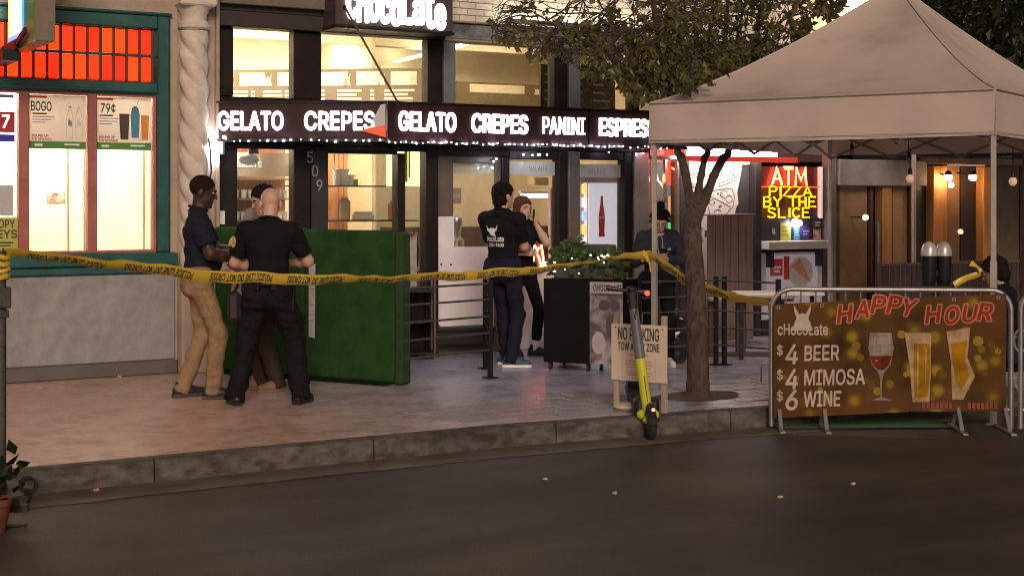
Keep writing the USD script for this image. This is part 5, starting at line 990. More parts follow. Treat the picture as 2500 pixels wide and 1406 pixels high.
def twig(p, d, L, r, depth):
    n_ = 6; pts = [p]; d = d / np.linalg.norm(d)
    for i in range(n_):
        d = d + g_.normal(0, .16, 3) + [0, 0, -.035 if depth < 2 else -.09]; d /= np.linalg.norm(d); pts.append(pts[-1] + d * L / n_)
    bad = [i for i, x in enumerate(pts) if blocked(x)]
    if bad:
        pts = pts[:bad[0]]
        if len(pts) < 3: return
    n_ = len(pts) - 1
    twigs.append(tube(pts, np.linspace(r, r * .45, n_ + 1), 5 if r > .006 else 4, False))
    if depth >= 2 or L < .3:
        k = g_.integers(2, 6) if ((p - EYE) @ RT) / ((p - EYE) @ FW) > .06 else g_.integers(1, 4)
        for _ in range(k): i = g_.uniform(1, n_); a_ = int(i); LP.append(pts[a_] + (pts[min(a_ + 1, n_)] - pts[a_]) * (i - a_) + g_.normal(0, .02, 3)); LD.append(d)
    if depth < 3:
        for _ in range(g_.integers(4, 6)):
            i = g_.integers(1, n_ + 1); e = d + g_.normal(0, .75, 3); twig(pts[i], e, L * g_.uniform(.42, .66), r * .55, depth + 1)
dirs = RT, FW
for P in (l1, l2, l3, l5, l4, l6):
    for i in range(1, len(P)):
        if P[i][2] < 2.8: continue
        for _ in range(4):
            f_ = g_.uniform(0, 1); p_ = P[i - 1] * (1 - f_) + P[i] * f_
            if p_[2] < 2.8: continue
            a_ = g_.uniform(0, 2 * PI); e = math.cos(a_) * RT * 1.15 + math.sin(a_) * FW + np.array([0, 0, g_.uniform(-.25, .6)]); twig(p_, e, g_.uniform(.7, 1.15), .012, 1)
for px, py, d_, ddx, dz in ((1470, 130, 14.4, -.9, -.15), (1390, 80, 14.3, -1, -.1), (1300, 30, 14.3, -1, .05), (1560, 190, 14.5, -.8, -.25), (1600, 190, 14.7, -.7, -.2), (1420, 60, 14.2, -1, -.3), (1500, 40, 14.2, -.6, .2), (1640, 250, 14.6, -.6, .0), (1500, 120, 14, -.5, -.3), (1590, 120, 14, -.2, -.4), (1550, 60, 13.6, -.4, -.3), (1450, 90, 13.8, .3, -.3), (1350, 50, 14, .2, -.3), (1620, 100, 14.2, .4, -.2), (1700, 120, 14.8, .2, -.1), (1680, 60, 14.2, -.3, -.2), (1330, 90, 14.3, -.9, .0), (1530, 150, 14.2, .2, -.1)):
    for _ in range(2): twig(at(px, py, d_), RT * ddx + FW * g_.uniform(-.4, .4) + [0, 0, dz], 1.0, .011, 1)
LP, LD = np.array(LP), np.array(LD)
def keep(P):
    d = (P - EYE) @ FW; px = 1250 + FPX * ((P - EYE) @ RT) / d; py = HORIZON - FPX * (P[:, 2] - EYE[2]) / d; return px, py
ok = np.array([not blocked(x_) for x_ in LP]); LP, LD = LP[ok], LD[ok]; ok = meshkit.noise(LP * 3.1, 6) > np.interp(((LP - EYE) @ RT) / ((LP - EYE) @ FW) * FPX + 1250, [1200, 1500, 1650], [.46, .44, .30]); LP, LD = LP[ok], LD[ok]
obj('twigs', cat(twigs), bark, tree); obj('crown', leaf_cloud(LP, LD, .085, g_), leaf_mat('leaf_olive', (.26, .26, .06)), tree, kind='stuff')
print('leaves', len(LP), 'twigs', len(twigs))
def bush_tree(name, label, base, hc, rad, n_, seed, grp=None):
    g2 = np.random.default_rng(seed); t = thing(name, label, 'tree', base, group=grp)
    top = base + [0, 0, hc]; obj('trunk', tube([base, base + [.05, .03, hc * .5], top], [.16, .12, .05], 8), bark, t)
    for k in range(6): e = g2.normal(0, 1, 3); e[2] = abs(e[2]); e /= np.linalg.norm(e); obj('limb', tube([base + [0, 0, hc * .7], top + e * np.array(rad) * .7], [.06, .02], 6), bark, t)
    u = g2.normal(0, 1, (n_, 3)); u /= np.linalg.norm(u, axis=1, keepdims=True); rr = g2.uniform(.35, 1, (n_, 1)) ** .5; lump = .72 + .5 * meshkit.fbm(u * 2.2 + seed, 3, seed)[:, None]
    P = top + u * rr * lump * np.array(rad); obj('crown', leaf_cloud(P, u, .13, g2, .2), leaf_mat('leaf_dark_green', (.035, .055, .014)), t, kind='stuff')
bush_tree('background_tree', 'dark green tree rising behind the tent at the top right', np.array([*at(2520, 300, 17.2)[:2], .15]), 4.6, (1.9, 1.9, 1.5), 9000, 5)
# ================================================================== SIDEWALK THINGS
def framed(pa, pb):
    """A ground placement: a, b -> (origin, heading in degrees, length)."""
    d = np.asarray(pb, float) - np.asarray(pa, float); d[2] = 0; L = float(np.linalg.norm(d)); return np.asarray(pa, float), math.degrees(math.atan2(d[1], d[0])), L
# green turf wall
pa, pb = at(521, 905, 14.15), at(978, 940, 13.1); pa[2] = pb[2] = .15; o, a_, L = framed(pa, pb)
t = thing('turf_wall', 'low portable wall wrapped in green artificial turf standing before the cafe', 'barrier', o, a_)
def fuzzy(x0, x1, y0, y1, z0, z1, s=.03):
    q = box(x0, x1, y0, y1, z0, z1, .025).subdivide_to_size(s); V = q.vertices
    n_ = q.vertex_normals; q.vertices = V + n_ * (.020 * (meshkit.fbm(V * [3, 3, 2], 3, 5) - .5) + .004 * (meshkit.noise(V * [40, 40, 25], 8) - .5))[:, None]; return q
half = L * .5
obj('turf_panel', fuzzy(0, half - .002, 0, .11, .012, 1.43), turf_green, t, smooth=True, local=True); obj('turf_panel', fuzzy(half + .002, L - .06, -.003, .107, .012, 1.415), turf_green, t, smooth=True, local=True)
obj('end_roll', fuzzy(L - .058, L + .03, -.03, .14, .0, 1.40), mat('turf_dark', (.018, .05, .012), .95, scale=30, bump=.9, bscale=220), t, smooth=True, local=True)
obj('base_plate', box(.05, L - .1, -.12, .2, .002, .011), iron, t, local=True)
p = at(741, 657, 13.45); q = t.Mi @ np.append(p, 1); s = thing('wall_notice', 'white paper notice hanging on the turf wall behind the bald officer', 'notice', p)
M0 = t.M @ basis((q[0], -.016, .75), (1, 0, 0), (0, -1, 0)); obj('sheet', plate([(-.03, -.35), (.04, -.36), (.045, .34), (-.03, .33)], M0, .003), mat('paper_dull', (.42, .40, .42), .8, var=.15, scale=8), s); obj('print', [plate([(-.02, y_), (.03, y_), (.03, y_ + .012), (-.02, y_ + .012)], M0 @ trimesh.transformations.translation_matrix([0, 0, .0035]), .001) for y_ in (-.2, -.15, -.05, .1, .2)], inkgrey, s)
# railing left, before the cafe
def railing(name, label, pts, rails, zt, group=None, posts=None, mm=iron):
    t = thing(name, label, 'railing', pts[0])
    for p in (posts or pts): obj('post', [box(p[0] - .021, p[0] + .021, p[1] - .021, p[1] + .021, .152, zt, .004), box(p[0] - .06, p[0] + .06, p[1] - .06, p[1] + .06, .152, .162, .002)], mm, t)
    for z in rails:
        for a, b in zip(pts[:-1], pts[1:]): obj('rail', tube([[a[0], a[1], z], [b[0], b[1], z]], .011, 6), mat('rail_steel', (.09, .085, .09), .45, metal=.5), t)
    return t
P1_, P0_ = ground(1197, 923), ground(985, 950); P2_ = ground(1185, 900)
railing('railing', 'black post and wire railing between the turf wall and the standing couple', [P0_, P1_, P2_ + [.3, .55, 0]], (.42, .58, .74, .90, 1.05), 1.08, posts=[P1_, P2_])
PA, PB, PC = at(1560, 860, 14.35), at(1748, 880, 14.7), at(1900, 880, 14.2)
for q in (PA, PB, PC): q[2] = .15
railing('railing', 'black post and wire railing behind the tree trunk and parking sign', [PA, PB, PC], (.36, .54, .71, .86, 1.02), 1.06, posts=[PB, PB + RT * .085, PA + RT * .0, PC])
# bench and dark box behind the left railing
c = ground(1125, 866); t = thing('bench', 'low black bench under the cafe door behind the railing', 'bench', c, math.degrees(math.atan2(RT[1], RT[0])) + 14)
obj('seat', [box(-.34, .36, -.16 + k * .11, -.06 + k * .11, .27, .31, .006) for k in range(3)], iron, t, local=True); obj('apron', box(-.32, .34, -.15, -.13, .13, .269, .004), iron, t, local=True)
for x in (-.29, .31):
    for y in (-.12, .13): obj('leg', box(x - .02, x + .02, y - .02, y + .02, .002, .268), iron, t, local=True)
c = ground(1018, 880); t = thing('shelf_rack', 'dark open shelf rack standing behind the turf wall end', 'rack', c, math.degrees(math.atan2(RT[1], RT[0])) + 10)
for z in (.06, .40, .72): obj('shelf', box(-.2, .2, .0, .3, z, z + .02), iron, t, local=True)
for x in (-.19, .19): obj('upright', [box(x - .01, x + .01, y, y + .02, .002, .86) for y in (0, .28)], mat('rack_rust', (.10, .06, .045), .6), t, local=True)
# cart with planter on top
pa, pb = at(1328, 884, 14.3), at(1521, 892, 14.0); pa[2] = pb[2] = .15; o, a_, L = framed(pa, pb); k_ = L / (1521 - 1328)
t = thing('serving_cart', 'black serving cart on casters with a printed CHOCOLATE panel', 'cart', o, a_); zt = 1.86 - (683 - 484) * 14.15 / FPX - .15
obj('body', box(0, L, .003, .55, .085, zt, .01), mat('cart_black', (.007, .006, .006), .6, spec=.1), t, local=True)
obj('front_panel', box(0, 112 * k_, -.012, .002, .08, zt + .005, .004), mat('cart_panel_black', (.007, .0065, .0065), .6, spec=.1), t, local=True)
def art_mat():
    nodes = {'tc': ('texture_coordinate', {}), 'n': ('noise_texture', {'scale': 5.5, 'detail': 4.0, 'distortion': 1.2}), 'r': ('rgb_ramp', {'ramp': [(.32, (.04, .028, .035)), (.5, (.17, .13, .145)), (.66, (.36, .30, .31))]}), 'p': ('principled_bsdf', {'roughness': .45})}
    return usdkit.material(stage, '/World/Looks/cart_print', nodes, [('tc.object', 'n.vector'), ('n.fac', 'r.fac'), ('r.color', 'p.base_color')], surface='p.BSDF')
pp = obj('printed_panel', box(113 * k_, L, -.012, .002, .08, zt - .015, .003), art_mat(), t, local=True, label='grey printed picture panel headed CHOCOLATE')
hx = 156 * k_
obj('heading_band', box(114 * k_, L - .004, -.016, -.0125, zt - .13, zt - .017, .001), mat('print_grey', (.42, .37, .35), .5), pp, local=False) if False else obj('heading_band', box(114 * k_, L - .004, -.016, -.0125, zt - .13, zt - .017, .001), mat('print_grey', (.36, .31, .30), .5), t, local=True)
obj('heading', place(lettering('CHOCOLATE', .06, 70 * k_, .002), basis((hx + .006, -.0165, zt - .105), (1, 0, 0), (0, -1, 0))), ink, t, local=True); obj('rule', box(116 * k_, L - .01, -.0165, -.013, zt - .145, zt - .135), ink, t, local=True)
pg = mat('print_blob', (.07, .05, .06), .5); pl_ = mat('print_light', (.40, .34, .34), .5)
for cx, cz, rx, rz_, mm in ((165, .42, 12, .14, pg), (150, .62, 14, .07, pg), (175, .62, 12, .07, pg), (135, .25, 16, .14, pl_), (182, .22, 9, .12, pl_)):
    obj('picture_shape', plate([(rx * k_ * math.cos(q), rz_ * math.sin(q) * .8) for q in np.linspace(0, 2 * PI, 20, endpoint=False)], basis((cx * k_, -.0125, cz + .04), (1, 0, 0), (0, -1, 0)), .0015), mm, t, local=True)
for x in (.05, 105 * k_, L - .05):
    for y in (.06, .48):
        obj('caster', [tube([(x - .012, y, .037), (x + .012, y, .037)], .036, 12), box(x - .02, x + .02, y - .015, y + .015, .055, .084)], mat('caster_rubber', (.03, .028, .028), .5), t, local=True)
w = t
t = thing('planter_trough', 'dark planter trough of trailing green plants on the black cart', 'planter', (o[0], o[1], .15 + zt), a_)
obj('trough', [box(.10, L * .86, .03, .22, .004, .11, .008), box(.28, .62, .24, .44, .004, .34, .01)], mat('trough_grey', (.055, .05, .05), .6), t, local=True)
obj('soil', box(.12, L * .84, .05, .2, .1105, .115), mat('soil', (.03, .022, .016), .95), t, local=True)
g3 = np.random.default_rng(4); n_ = 1000; P = np.c_[g3.uniform(.04, L * .95, n_), g3.normal(.13, .09, n_), g3.uniform(.0, .28, n_)]; P[:, 2] += .16 * np.exp(-((P[:, 0] - .25) / .12) ** 2) * g3.uniform(0, 1, n_)
obj('leaves', leaf_cloud(P, np.c_[g3.normal(0, 1, n_), g3.normal(-.4, .7, n_), g3.uniform(.0, 1.4, n_)], .065, g3, .25), leaf_mat('leaf_fresh_green', (.17, .27, .075)), t, local=True, kind='stuff')
obj('stem', [tube([(x, .14, .11), (x + g3.normal(0, .04), .1, .2), (x + g3.normal(0, .08), .06, .33)], .004, 4) for x in np.linspace(.14, L * .8, 9)], leaf_mat('leaf_fresh_green', (.17, .27, .075)), t, local=True)
for i in range(18): obj('fairy_bulb', sphere((g3.uniform(.1, L * .85), g3.uniform(-.0, .06), g3.uniform(.02, .26)), .010, 1), glow('fairy_white', (.85, .92, 1), 3.0), t, local=True)
# NO PARKING sign
pa, pb = at(1500, 1003, 11.6), at(1628, 1008, 11.35); pa[2] = pb[2] = .15; o, a_, L = framed(pa, pb)
t = thing('parking_sign', 'white NO PARKING TOW AWAY ZONE board on two wooden posts', 'sign', o, a_); woodp = mat('post_pale_wood', (.36, .27, .20), .7, scale=5, stretch=(6, 6, .6), var=.2); k_ = 11.45 / FPX
for x in (.012, L - .03): obj('post', box(x - .022, x + .022, 0, .035, .005, .775, .003), woodp, t, local=True)
obj('board', box(-.02, L + .005, -.016, -.001, .245, .70, .002), mat('board_cream', (.56, .45, .36), .6, var=.06, scale=2), t, local=True)
cx = L / 2 - .008
obj('lettering', place(lettering('NO PARKING', 29 * k_, 112 * k_, .002), basis((cx, -.0165, .575), (1, 0, 0), (0, -1, 0))), ink, t, local=True); obj('lettering', place(lettering('TOW AWAY ZONE', 19 * k_, 114 * k_, .002), basis((cx, -.0165, .49), (1, 0, 0), (0, -1, 0))), ink, t, local=True)
pr = mat('print_tan', (.38, .28, .21), .6)
for z, w_ in ((.455, .17), (.40, .24), (.375, .24), (.35, .22), (.31, .24), (.29, .2)): obj('small_print', box(cx - w_ / 2, cx + w_ / 2, -.0175, -.0165, z, z + .011), pr, t, local=True)
obj('print_box', [box(cx - .15, cx - .147, -.0175, -.0165, .27, .44), box(cx + .147, cx + .15, -.0175, -.0165, .27, .44), box(cx - .147, cx + .147, -.0175, -.0165, .27, .273)], pr, t, local=True)
for x in (.02, L - .03): obj('nail', sphere((x, -.017, .67), .006, 1), iron, t, local=True)
c = ground(1540, 1000); t = thing('sandbag', 'flat cream round weight lying at the foot of the parking sign', 'weight', c)
q = lathe((0, 0, 0), [(.001, .002), (.13, .002), (.15, .02), (.14, .04), (.09, .05), (.001, .052)], 28); q.apply_scale([1, .8, 1]); q.apply_translation(c + [0, 0, .006]); obj('disc', q, mat('weight_cream', (.50, .40, .30), .7, scale=8), t, smooth=40)

# scooter
o = at(1578, 1040, 11.25); o[2] = 0; hd = at(1617, 1000, 11.1) - at(1570, 1000, 11.95); a_ = math.degrees(math.atan2(hd[1], hd[0]))
t = thing('scooter', 'parked electric scooter with grey and yellow stem and red brake light at the kerb', 'scooter', o, a_)
lime_y = mat('scooter_yellow', (.50, .50, .025), .35, var=.08); gry = mat('scooter_grey', (.11, .11, .115), .4); blk = mat('scooter_black', (.012, .012, .012), .5); rub = mat('tyre_rubber', (.015, .014, .013), .85)
def wheel(cx, cz, R, parent=t, cy=0.0):
    w = thing if False else None
    v = [(cx + (R - .025) * math.cos(q), cy, cz + (R - .025) * math.sin(q)) for q in np.linspace(0, 2 * PI, 33)]
    obj('tyre', tube(v, .034, 10, False), rub, parent, local=True, smooth=True); obj('hub', tube([(cx, cy - .03, cz), (cx, cy + .03, cz)], R - .045, 20), blk, parent, local=True)
Rw = .122
# in local space +x is the travel direction; the front wheel stands on the road, the rear one on the sidewalk
wheel(.19, Rw + .004, Rw); wheel(-.66, Rw + .156, Rw)
top = t.Mi @ np.append(at(1541, 712, 11.25), 1); basep = np.array([.045, .0, .20]); topv = top[:3]
ax_ = topv - basep
def on_stem(s): return basep + ax_ * s
obj('stem_lower', tube([on_stem(0), on_stem(.44)], .040, 14), lime_y, t, local=True, label='yellow lower stem'); obj('stem_upper', tube([on_stem(.441), on_stem(.93)], [.042, .036], 14), gry, t, local=True, label='grey upper stem'); obj('stem_head', [tube([on_stem(.931), on_stem(1.0)], .036, 12), tube([on_stem(.86), on_stem(.93)], .039, 12)], blk, t, local=True)
lft = (t.Mi[:3, :3] @ RT); lft[2] = 0; lft /= np.linalg.norm(lft); hb = on_stem(1.0)
obj('handlebar', tube([hb - lft * .19 + [0, 0, .03], hb - lft * .06 + [0, 0, .01], hb, hb + lft * .11 + [0, 0, -.0]], .013, 8), blk, t, local=True); obj('grip', tube([hb - lft * .20 + [0, 0, .032], hb - lft * .10 + [0, 0, .016]], .019, 10), blk, t, local=True); obj('grip', tube([hb + lft * .06, hb + lft * .14 + [0, 0, -.005]], .019, 10), blk, t, local=True)
obj('display', sphere(hb + [0, 0, .02], .04, 2, (1, 1, .6)), blk, t, local=True); obj('red_light', sphere(hb + lft * .125 - np.array([0, 0, .01]) - (t.Mi[:3, :3] @ FW) * .02, .021, 2), glow('scooter_red', (1, .05, .01), 1.2), t, local=True)
cab = [hb + lft * .05, hb + lft * .04 - [0, 0, .12] - (t.Mi[:3, :3] @ FW) * .06, on_stem(.8) - (t.Mi[:3, :3] @ FW) * .05, on_stem(.7)]; obj('brake_cable', tube(cab, .005, 5), blk, t, local=True)
u_ = -(t.Mi[:3, :3] @ FW); obj('stem_stripe', bar(on_stem(.08) + u_ * .034 + lft * .01, on_stem(.30) + u_ * .034 + lft * .01, .014, .006), blk, t, local=True)
obj('fork', [tube([basep, basep + [.08, 0, -.02], (.16, .045, .13)], .018, 8), tube([basep + [.08, 0, -.02], (.16, -.045, .13)], .018, 8)], lime_y, t, local=True)
obj('front_fender', tube([(.19 + (Rw + .02) * math.cos(q), 0, Rw + (Rw + .02) * math.sin(q)) for q in np.linspace(.5, 2.6, 9)], .022, 8), blk, t, local=True)
obj('deck', [bar((.03, 0, .17), (-.56, 0, .30), .15, .05), bar((.03, 0, .205), (-.54, 0, .327), .14, .008)], blk, t, local=True); obj('battery_box', box(-.10, .05, -.10, .10, .09, .30, .03), blk, t, local=True); obj('deck_nose', box(.03, .11, -.085, .085, .14, .21, .02), lime_y, t, local=True); obj('rear_fender', [tube([(-.66 + (Rw + .02) * math.cos(q), 0, .156 + Rw + (Rw + .02) * math.sin(q)) for q in np.linspace(.3, 2.9, 9)], .03, 8), box(-.60, -.50, -.06, .06, .30, .42, .02)], blk, t, local=True)
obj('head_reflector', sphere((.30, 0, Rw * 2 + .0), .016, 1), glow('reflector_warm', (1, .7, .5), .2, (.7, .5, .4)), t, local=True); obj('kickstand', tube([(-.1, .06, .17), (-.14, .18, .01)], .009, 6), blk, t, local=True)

# police tape
ytape = usdkit.material(stage, '/World/Looks/tape_yellow', {'d': ('principled_bsdf', {'base_color': (.68, .47, .05), 'roughness': .3}), 't': ('translucent_bsdf', {'color': (.6, .38, .03)}), 'x': ('mix_closure', {'fac': .25})}, [('d.BSDF', 'x.closure1'), ('t.BSDF', 'x.closure2')], surface='x.closure')
tape_t = thing('police_tape', 'yellow police tape with upside down black lettering stretched across the scene', 'tape', at(600, 680, 9.8) * [1, 1, 0])
def ribbon(P, tilt, width, parent, text=True, n_=170, phase=0.0):
    P = np.asarray(P, float); s = np.r_[0, np.cumsum(np.linalg.norm(np.diff(P, axis=0), axis=1))]; q = np.linspace(0, s[-1], n_)
    from scipy.interpolate import PchipInterpolator
    C = PchipInterpolator(s, P)(q); tl = PchipInterpolator(s, np.asarray(tilt, float))(q); tan = np.gradient(C, axis=0); tan /= np.linalg.norm(tan, axis=1, keepdims=True)
    up = np.array([0, 0, 1.0]) - tan * tan[:, 2:3]; up /= np.linalg.norm(up, axis=1, keepdims=True); out = np.cross(tan, up)
    U = up * np.cos(tl)[:, None] + out * np.sin(tl)[:, None]; N = np.cross(tan, U)
    C = C + up * (.006 * np.sin(q * 7.3) + .004 * np.sin(q * 17))[:, None]
    v, f = [], []; rows = 5
    for i in range(n_):
        for j in range(rows):
            w = (j / (rows - 1) - .5); v.append(C[i] + U[i] * width * w + N[i] * (.004 * math.sin(q[i] * 23 + j) - .012 * (w * 2) ** 2))
    for i in range(n_ - 1):
        for j in range(rows - 1): o = i * rows + j; f += [[o, o + rows, o + rows + 1], [o, o + rows + 1, o + 1]]
    obj('ribbon', trimesh.Trimesh(v, f, process=False), ytape, parent, smooth=True)
    if text:
        x = .15 + phase
        def put(m_, x, name):
            V = m_.vertices; S = np.clip(x - V[:, 0], 0, s[-1]); Tt = -V[:, 1]
            X = np.stack([np.interp(S, q, C[:, k]) for k in range(3)], 1); UU = np.stack([np.interp(S, q, U[:, k]) for k in range(3)], 1); NN = np.stack([np.interp(S, q, N[:, k]) for k in range(3)], 1)
            sgn = -1.0
            m2 = m_.copy(); m2.vertices = X + UU * Tt[:, None] + NN * (.0035 + V[:, 2:3] + .002 - .012 * (Tt[:, None] / width * 2) ** 2 + 0 * S[:, None]); obj(name, m2, ink, parent)
        while x + .56 < s[-1]:
            m_ = lettering('POLICE LINE DO NOT CROSS', .046, .54, .001, True, .12).subdivide_to_size(.05); m_.apply_translation([0, -.023, 0]); put(m_, x + .28, 'lettering')
            x += .68
p0 = at(4, 620, 8.2); p1 = at(1574, 622, 13.4)
prof = [(4, 622), (150, 634), (300, 651), (430, 666), (560, 677), (700, 681), (900, 684), (1000, 681), (1170, 671), (1330, 659), (1450, 641), (1572, 621)]
pts, tl = [], []
for px, py in prof:
    r = (px - 1250) / FPX; X0, X1, d0, d1 = (4 - 1250) / FPX * 8.2, (1574 - 1250) / FPX * 13.4, 8.2, 13.4; tt = (r * d0 - X0) / ((X1 - X0) - r * (d1 - d0)); pts.append(at(px, py, d0 + tt * (d1 - d0))); tl.append({4: .9, 150: .95, 300: .7, 430: .45, 900: .9, 1000: .75, 1170: .2, 1330: .6, 1450: 1.05, 1572: .3}.get(px, .1))
ribbon(pts, tl, .076, tape_t)
pts, tl = [], []
for i, (px, py) in enumerate(((1581, 624), (1630, 655), (1680, 688), (1730, 710), (1790, 726), (1884, 747))):
    u = i / 5; d0, d1 = 13.4, 11.62; r = (px - 1250) / FPX; X0, X1 = 331 / FPX * d0, 634 / FPX * d1; tt = (r * d0 - X0) / ((X1 - X0) - r * (d1 - d0)); pts.append(at(px, py, d0 + tt * (d1 - d0))); tl.append((.5, .2, .15, .3, .6, .9)[i])
ribbon(pts, tl, .10, tape_t, True, 70)
c = at(1578, 623, 13.44); obj('knot', [tube([c + [.035 * math.cos(q) + 0, .035 * math.sin(q), .03 * math.sin(2.3 * q) - .012 * k] for q in np.linspace(0, 2 * PI, 12)], .02, 6) for k in range(3)] + [tube([c, c + [.02, -.03, -.08], c + [.03, -.035, -.16]], [.02, .014, .01], 5)], ytape, tape_t)
t = thing('police_tape', 'short loop of yellow tape caught on the barrier near the parking meter', 'tape', at(2365, 680, 11.9)); pts = [at(px, py, 11.9) for px, py in ((2330, 697), (2362, 682), (2393, 668), (2384, 655), (2368, 644))]; ribbon(pts, [.2, .3, .2, 1.2, .2], .055, t, False, 30)
# left foreground post
o = at(4, 1278, 8.2); o[2] = 0; t = thing('barricade_post', 'dark metal post with clamps wound with yellow tape at the left edge', 'post', o)
dk = mat('post_rust_black', (.045, .036, .03), .6, scale=12, var=.4, bump=.4, bscale=50)
def LZ(py): return 1.86 - (py - 484) * 8.2 / FPX
ps = 8.2 / FPX
obj('pole', tube([o + [0, 0, .002], o + [0, 0, LZ(612)]], .026, 12), dk, t)
obj('clamp', [box(o[0] - .04, o[0] + .045, o[1] - .05, o[1] + .05, LZ(752), LZ(700), .006)], dk, t); obj('clamp', [box(o[0] - .03, o[0] + .035, o[1] - .04, o[1] + .04, LZ(775), LZ(756), .004)], dk, t); obj('clamp', [box(o[0] - .04, o[0] + .05, o[1] - .05, o[1] + .05, LZ(1160), LZ(1133), .006)], dk, t)
obj('side_bar', [bar(o + [.02, 0, LZ(1240)], o + [.02, 0, LZ(1240)] + RT * .13, .05, .045)], dk, t); obj('foot_plate', box(o[0] - .12, o[0] + .12, o[1] - .12, o[1] + .12, .003, .015, .003), dk, t)
for k in range(4):
    z = LZ(628 + 16 * k); obj('tape_wrap', tube([o + [.034 * math.cos(q), .034 * math.sin(q), z - o[2] + .006 * math.sin(q * 2 + k)] for q in np.linspace(0, 2 * PI, 14)], .016, 6), ytape, t)
c = o + RT * .02 - FW * .22; t = thing('flower_pot', 'orange clay pot with a small leafy plant at the left post', 'potted plant', c)
obj('pot', lathe(c, [(.001, .002), (.075, .002), (.105, .15), (.115, .155), (.115, .19), (.10, .19), (.09, .15), (.001, .15)], 20), mat('terracotta', (.15, .045, .02), .7, scale=9, var=.25), t, smooth=35); P = c + g3.normal(0, 1, (70, 3)) * [.08, .08, .07] + [0, 0, .30]
obj('leaves', leaf_cloud(P, g3.normal(0, 1, (70, 3)) + [0, 0, .6], .085, g3, .1), leaf_mat('leaf_deep_green', (.028, .045, .014)), t, kind='stuff'); obj('stem', [tube([c + [0, 0, .15], c + [a, b, .36]], .005, 5) for a, b in ((.05, .02), (-.04, .03), (.01, -.06), (-.03, -.04))], leaf_mat('leaf_deep_green', (.028, .045, .014)), t)
# parking meter and things behind the barrier
c = at(2286, 700, 12.6); c[2] = .15; sc_ = 12.6 / FPX
t = thing('parking_meter', 'twin parking meter with pale domed caps behind the banner', 'parking meter', c)
obj('post', tube([c, c + [0, 0, .92]], .03, 10), iron, t); zc = 1.86 - (625 - 484) * sc_
for s_ in (-1, 1):
    k = c + RT * .065 * s_; obj('head', lathe((k[0], k[1], 0), [(.001, zc - .26), (.05, zc - .26), (.065, zc - .2), (.068, zc), (.001, zc + .001)], 16), iron, t, smooth=40); obj('dome', lathe((k[0], k[1], 0), [(.070, zc + .002), (.068, zc + .05), (.05, zc + .1), (.02, zc + .125), (.001, zc + .128)], 16), mat('meter_grey', (.45, .42, .42), .3, metal=.3), t, smooth=True)
obj('yoke', bar(c + [0, 0, zc - .3] - RT * .09, c + [0, 0, zc - .3] + RT * .09, .06, .05), iron, t)
# patio table right of the tree
o = at(1790, 850, 15.6); o[2] = .15; a_ = math.degrees(math.atan2(RT[1], RT[0])); sc_ = 15.6 / FPX
t = thing('patio_table', 'brown plank patio table on dark legs right of the tree', 'table', o, a_)
for k in range(4): obj('plank', box(-.28, .62, -.2 + k * .11, -.1 + k * .11, .60, .63, .004), mat('plank_amber', (.30, .165, .07), .5, scale=3, stretch=(1, 6, 6), var=.25), t, local=True)
for x in (-.22, .08, .5): obj('leg', box(x - .05, x + .05, -.05, .05, .01, .599, .004), mat('leg_brown', (.045, .03, .026), .6), t, local=True)
obj('foot_rail', box(-.35, .4, -.1, .0, .002, .045, .004), mat('leg_brown', (.045, .03, .026), .6), t, local=True)
o = at(1880, 712, 15.2); t = thing('counter_ledge', 'white bar top ledge catching light beside the red posters', 'ledge', o * [1, 1, 0] + [0, 0, .15], a_); zt = o[2] - .15
obj('top', box(-.38, .55, -.15, .2, zt - .035, zt, .005), mat('ledge_white', (.75, .72, .70), .3), t, local=True); obj('leg', [box(x - .02, x + .02, 0, .04, .002, zt - .036) for x in (-.3, .45)], iron, t, local=True)
o = at(1882, 930, 13.3); o[2] = .15; t = thing('hoop_stand', 'thin steel hoop standing on the sidewalk left of the banner', 'stand', o, a_); obj('hoop', tube([(-.09, 0, .002), (-.09, 0, .14), (-.07, 0, .17), (.0, 0, .18), (.2, 0, .18), (.2, 0, .002)], .009, 6), galv, t, local=True)
# dark bag of rubbish behind the tree trunk
c = at(1650, 850, 14.9); c[2] = .15; g5 = trimesh.creation.icosphere(4, .2); V = g5.vertices.copy(); V *= [1, .8, 1.25]; V[:, 2] = np.maximum(V[:, 2] + .22, .004); V += g5.vertex_normals * (.06 * (meshkit.fbm(V * 9, 3, 3) - .5))[:, None]; g5.vertices = V; g5.apply_translation(c)
t = thing('rubbish_bag', 'shiny black rubbish bag on the ground left of the tree trunk', 'bag', c); obj('bag', g5, mat('bag_black', (.015, .015, .02), .18, coat=.4), t, smooth=True); obj('knot', sphere(c + [0, 0, .5], .05, 2, (1, 1, 1.3)), mat('bag_black', (.015, .015, .02), .18), t)
# litter on the road
for i, (px, py, lab) in enumerate(((1331, 1172, 'white paper scrap on the road below the parking sign'), (2083, 1184, 'white paper scrap on the road below the banner'), (236, 1199, 'tiny reddish scrap near the kerb at left'), (1500, 1207, 'grey scrap on the road below the scooter'), (1905, 1216, 'dull grey scrap in the middle of the right road half'), (98, 950, 'pale scrap on the sidewalk by the left wall'), (292, 921, 'yellow scrap at the foot of the stained wall'))):
    c = ground(px, py, .15 if i > 4 else 0.0); q = sphere(c + [0, 0, .010], .013, 1, (1.4, .9, .5)); q.vertices += g3.normal(0, .003, q.vertices.shape); obj('paper_scrap', q, (mat('scrap_white', (.42, .38, .34), .7), mat('scrap_red', (.5, .2, .12), .7), mat('scrap_yellow', (.5, .42, .06), .7))[1 if i == 2 else 2 if i == 6 else 0], None, lab, 'litter')
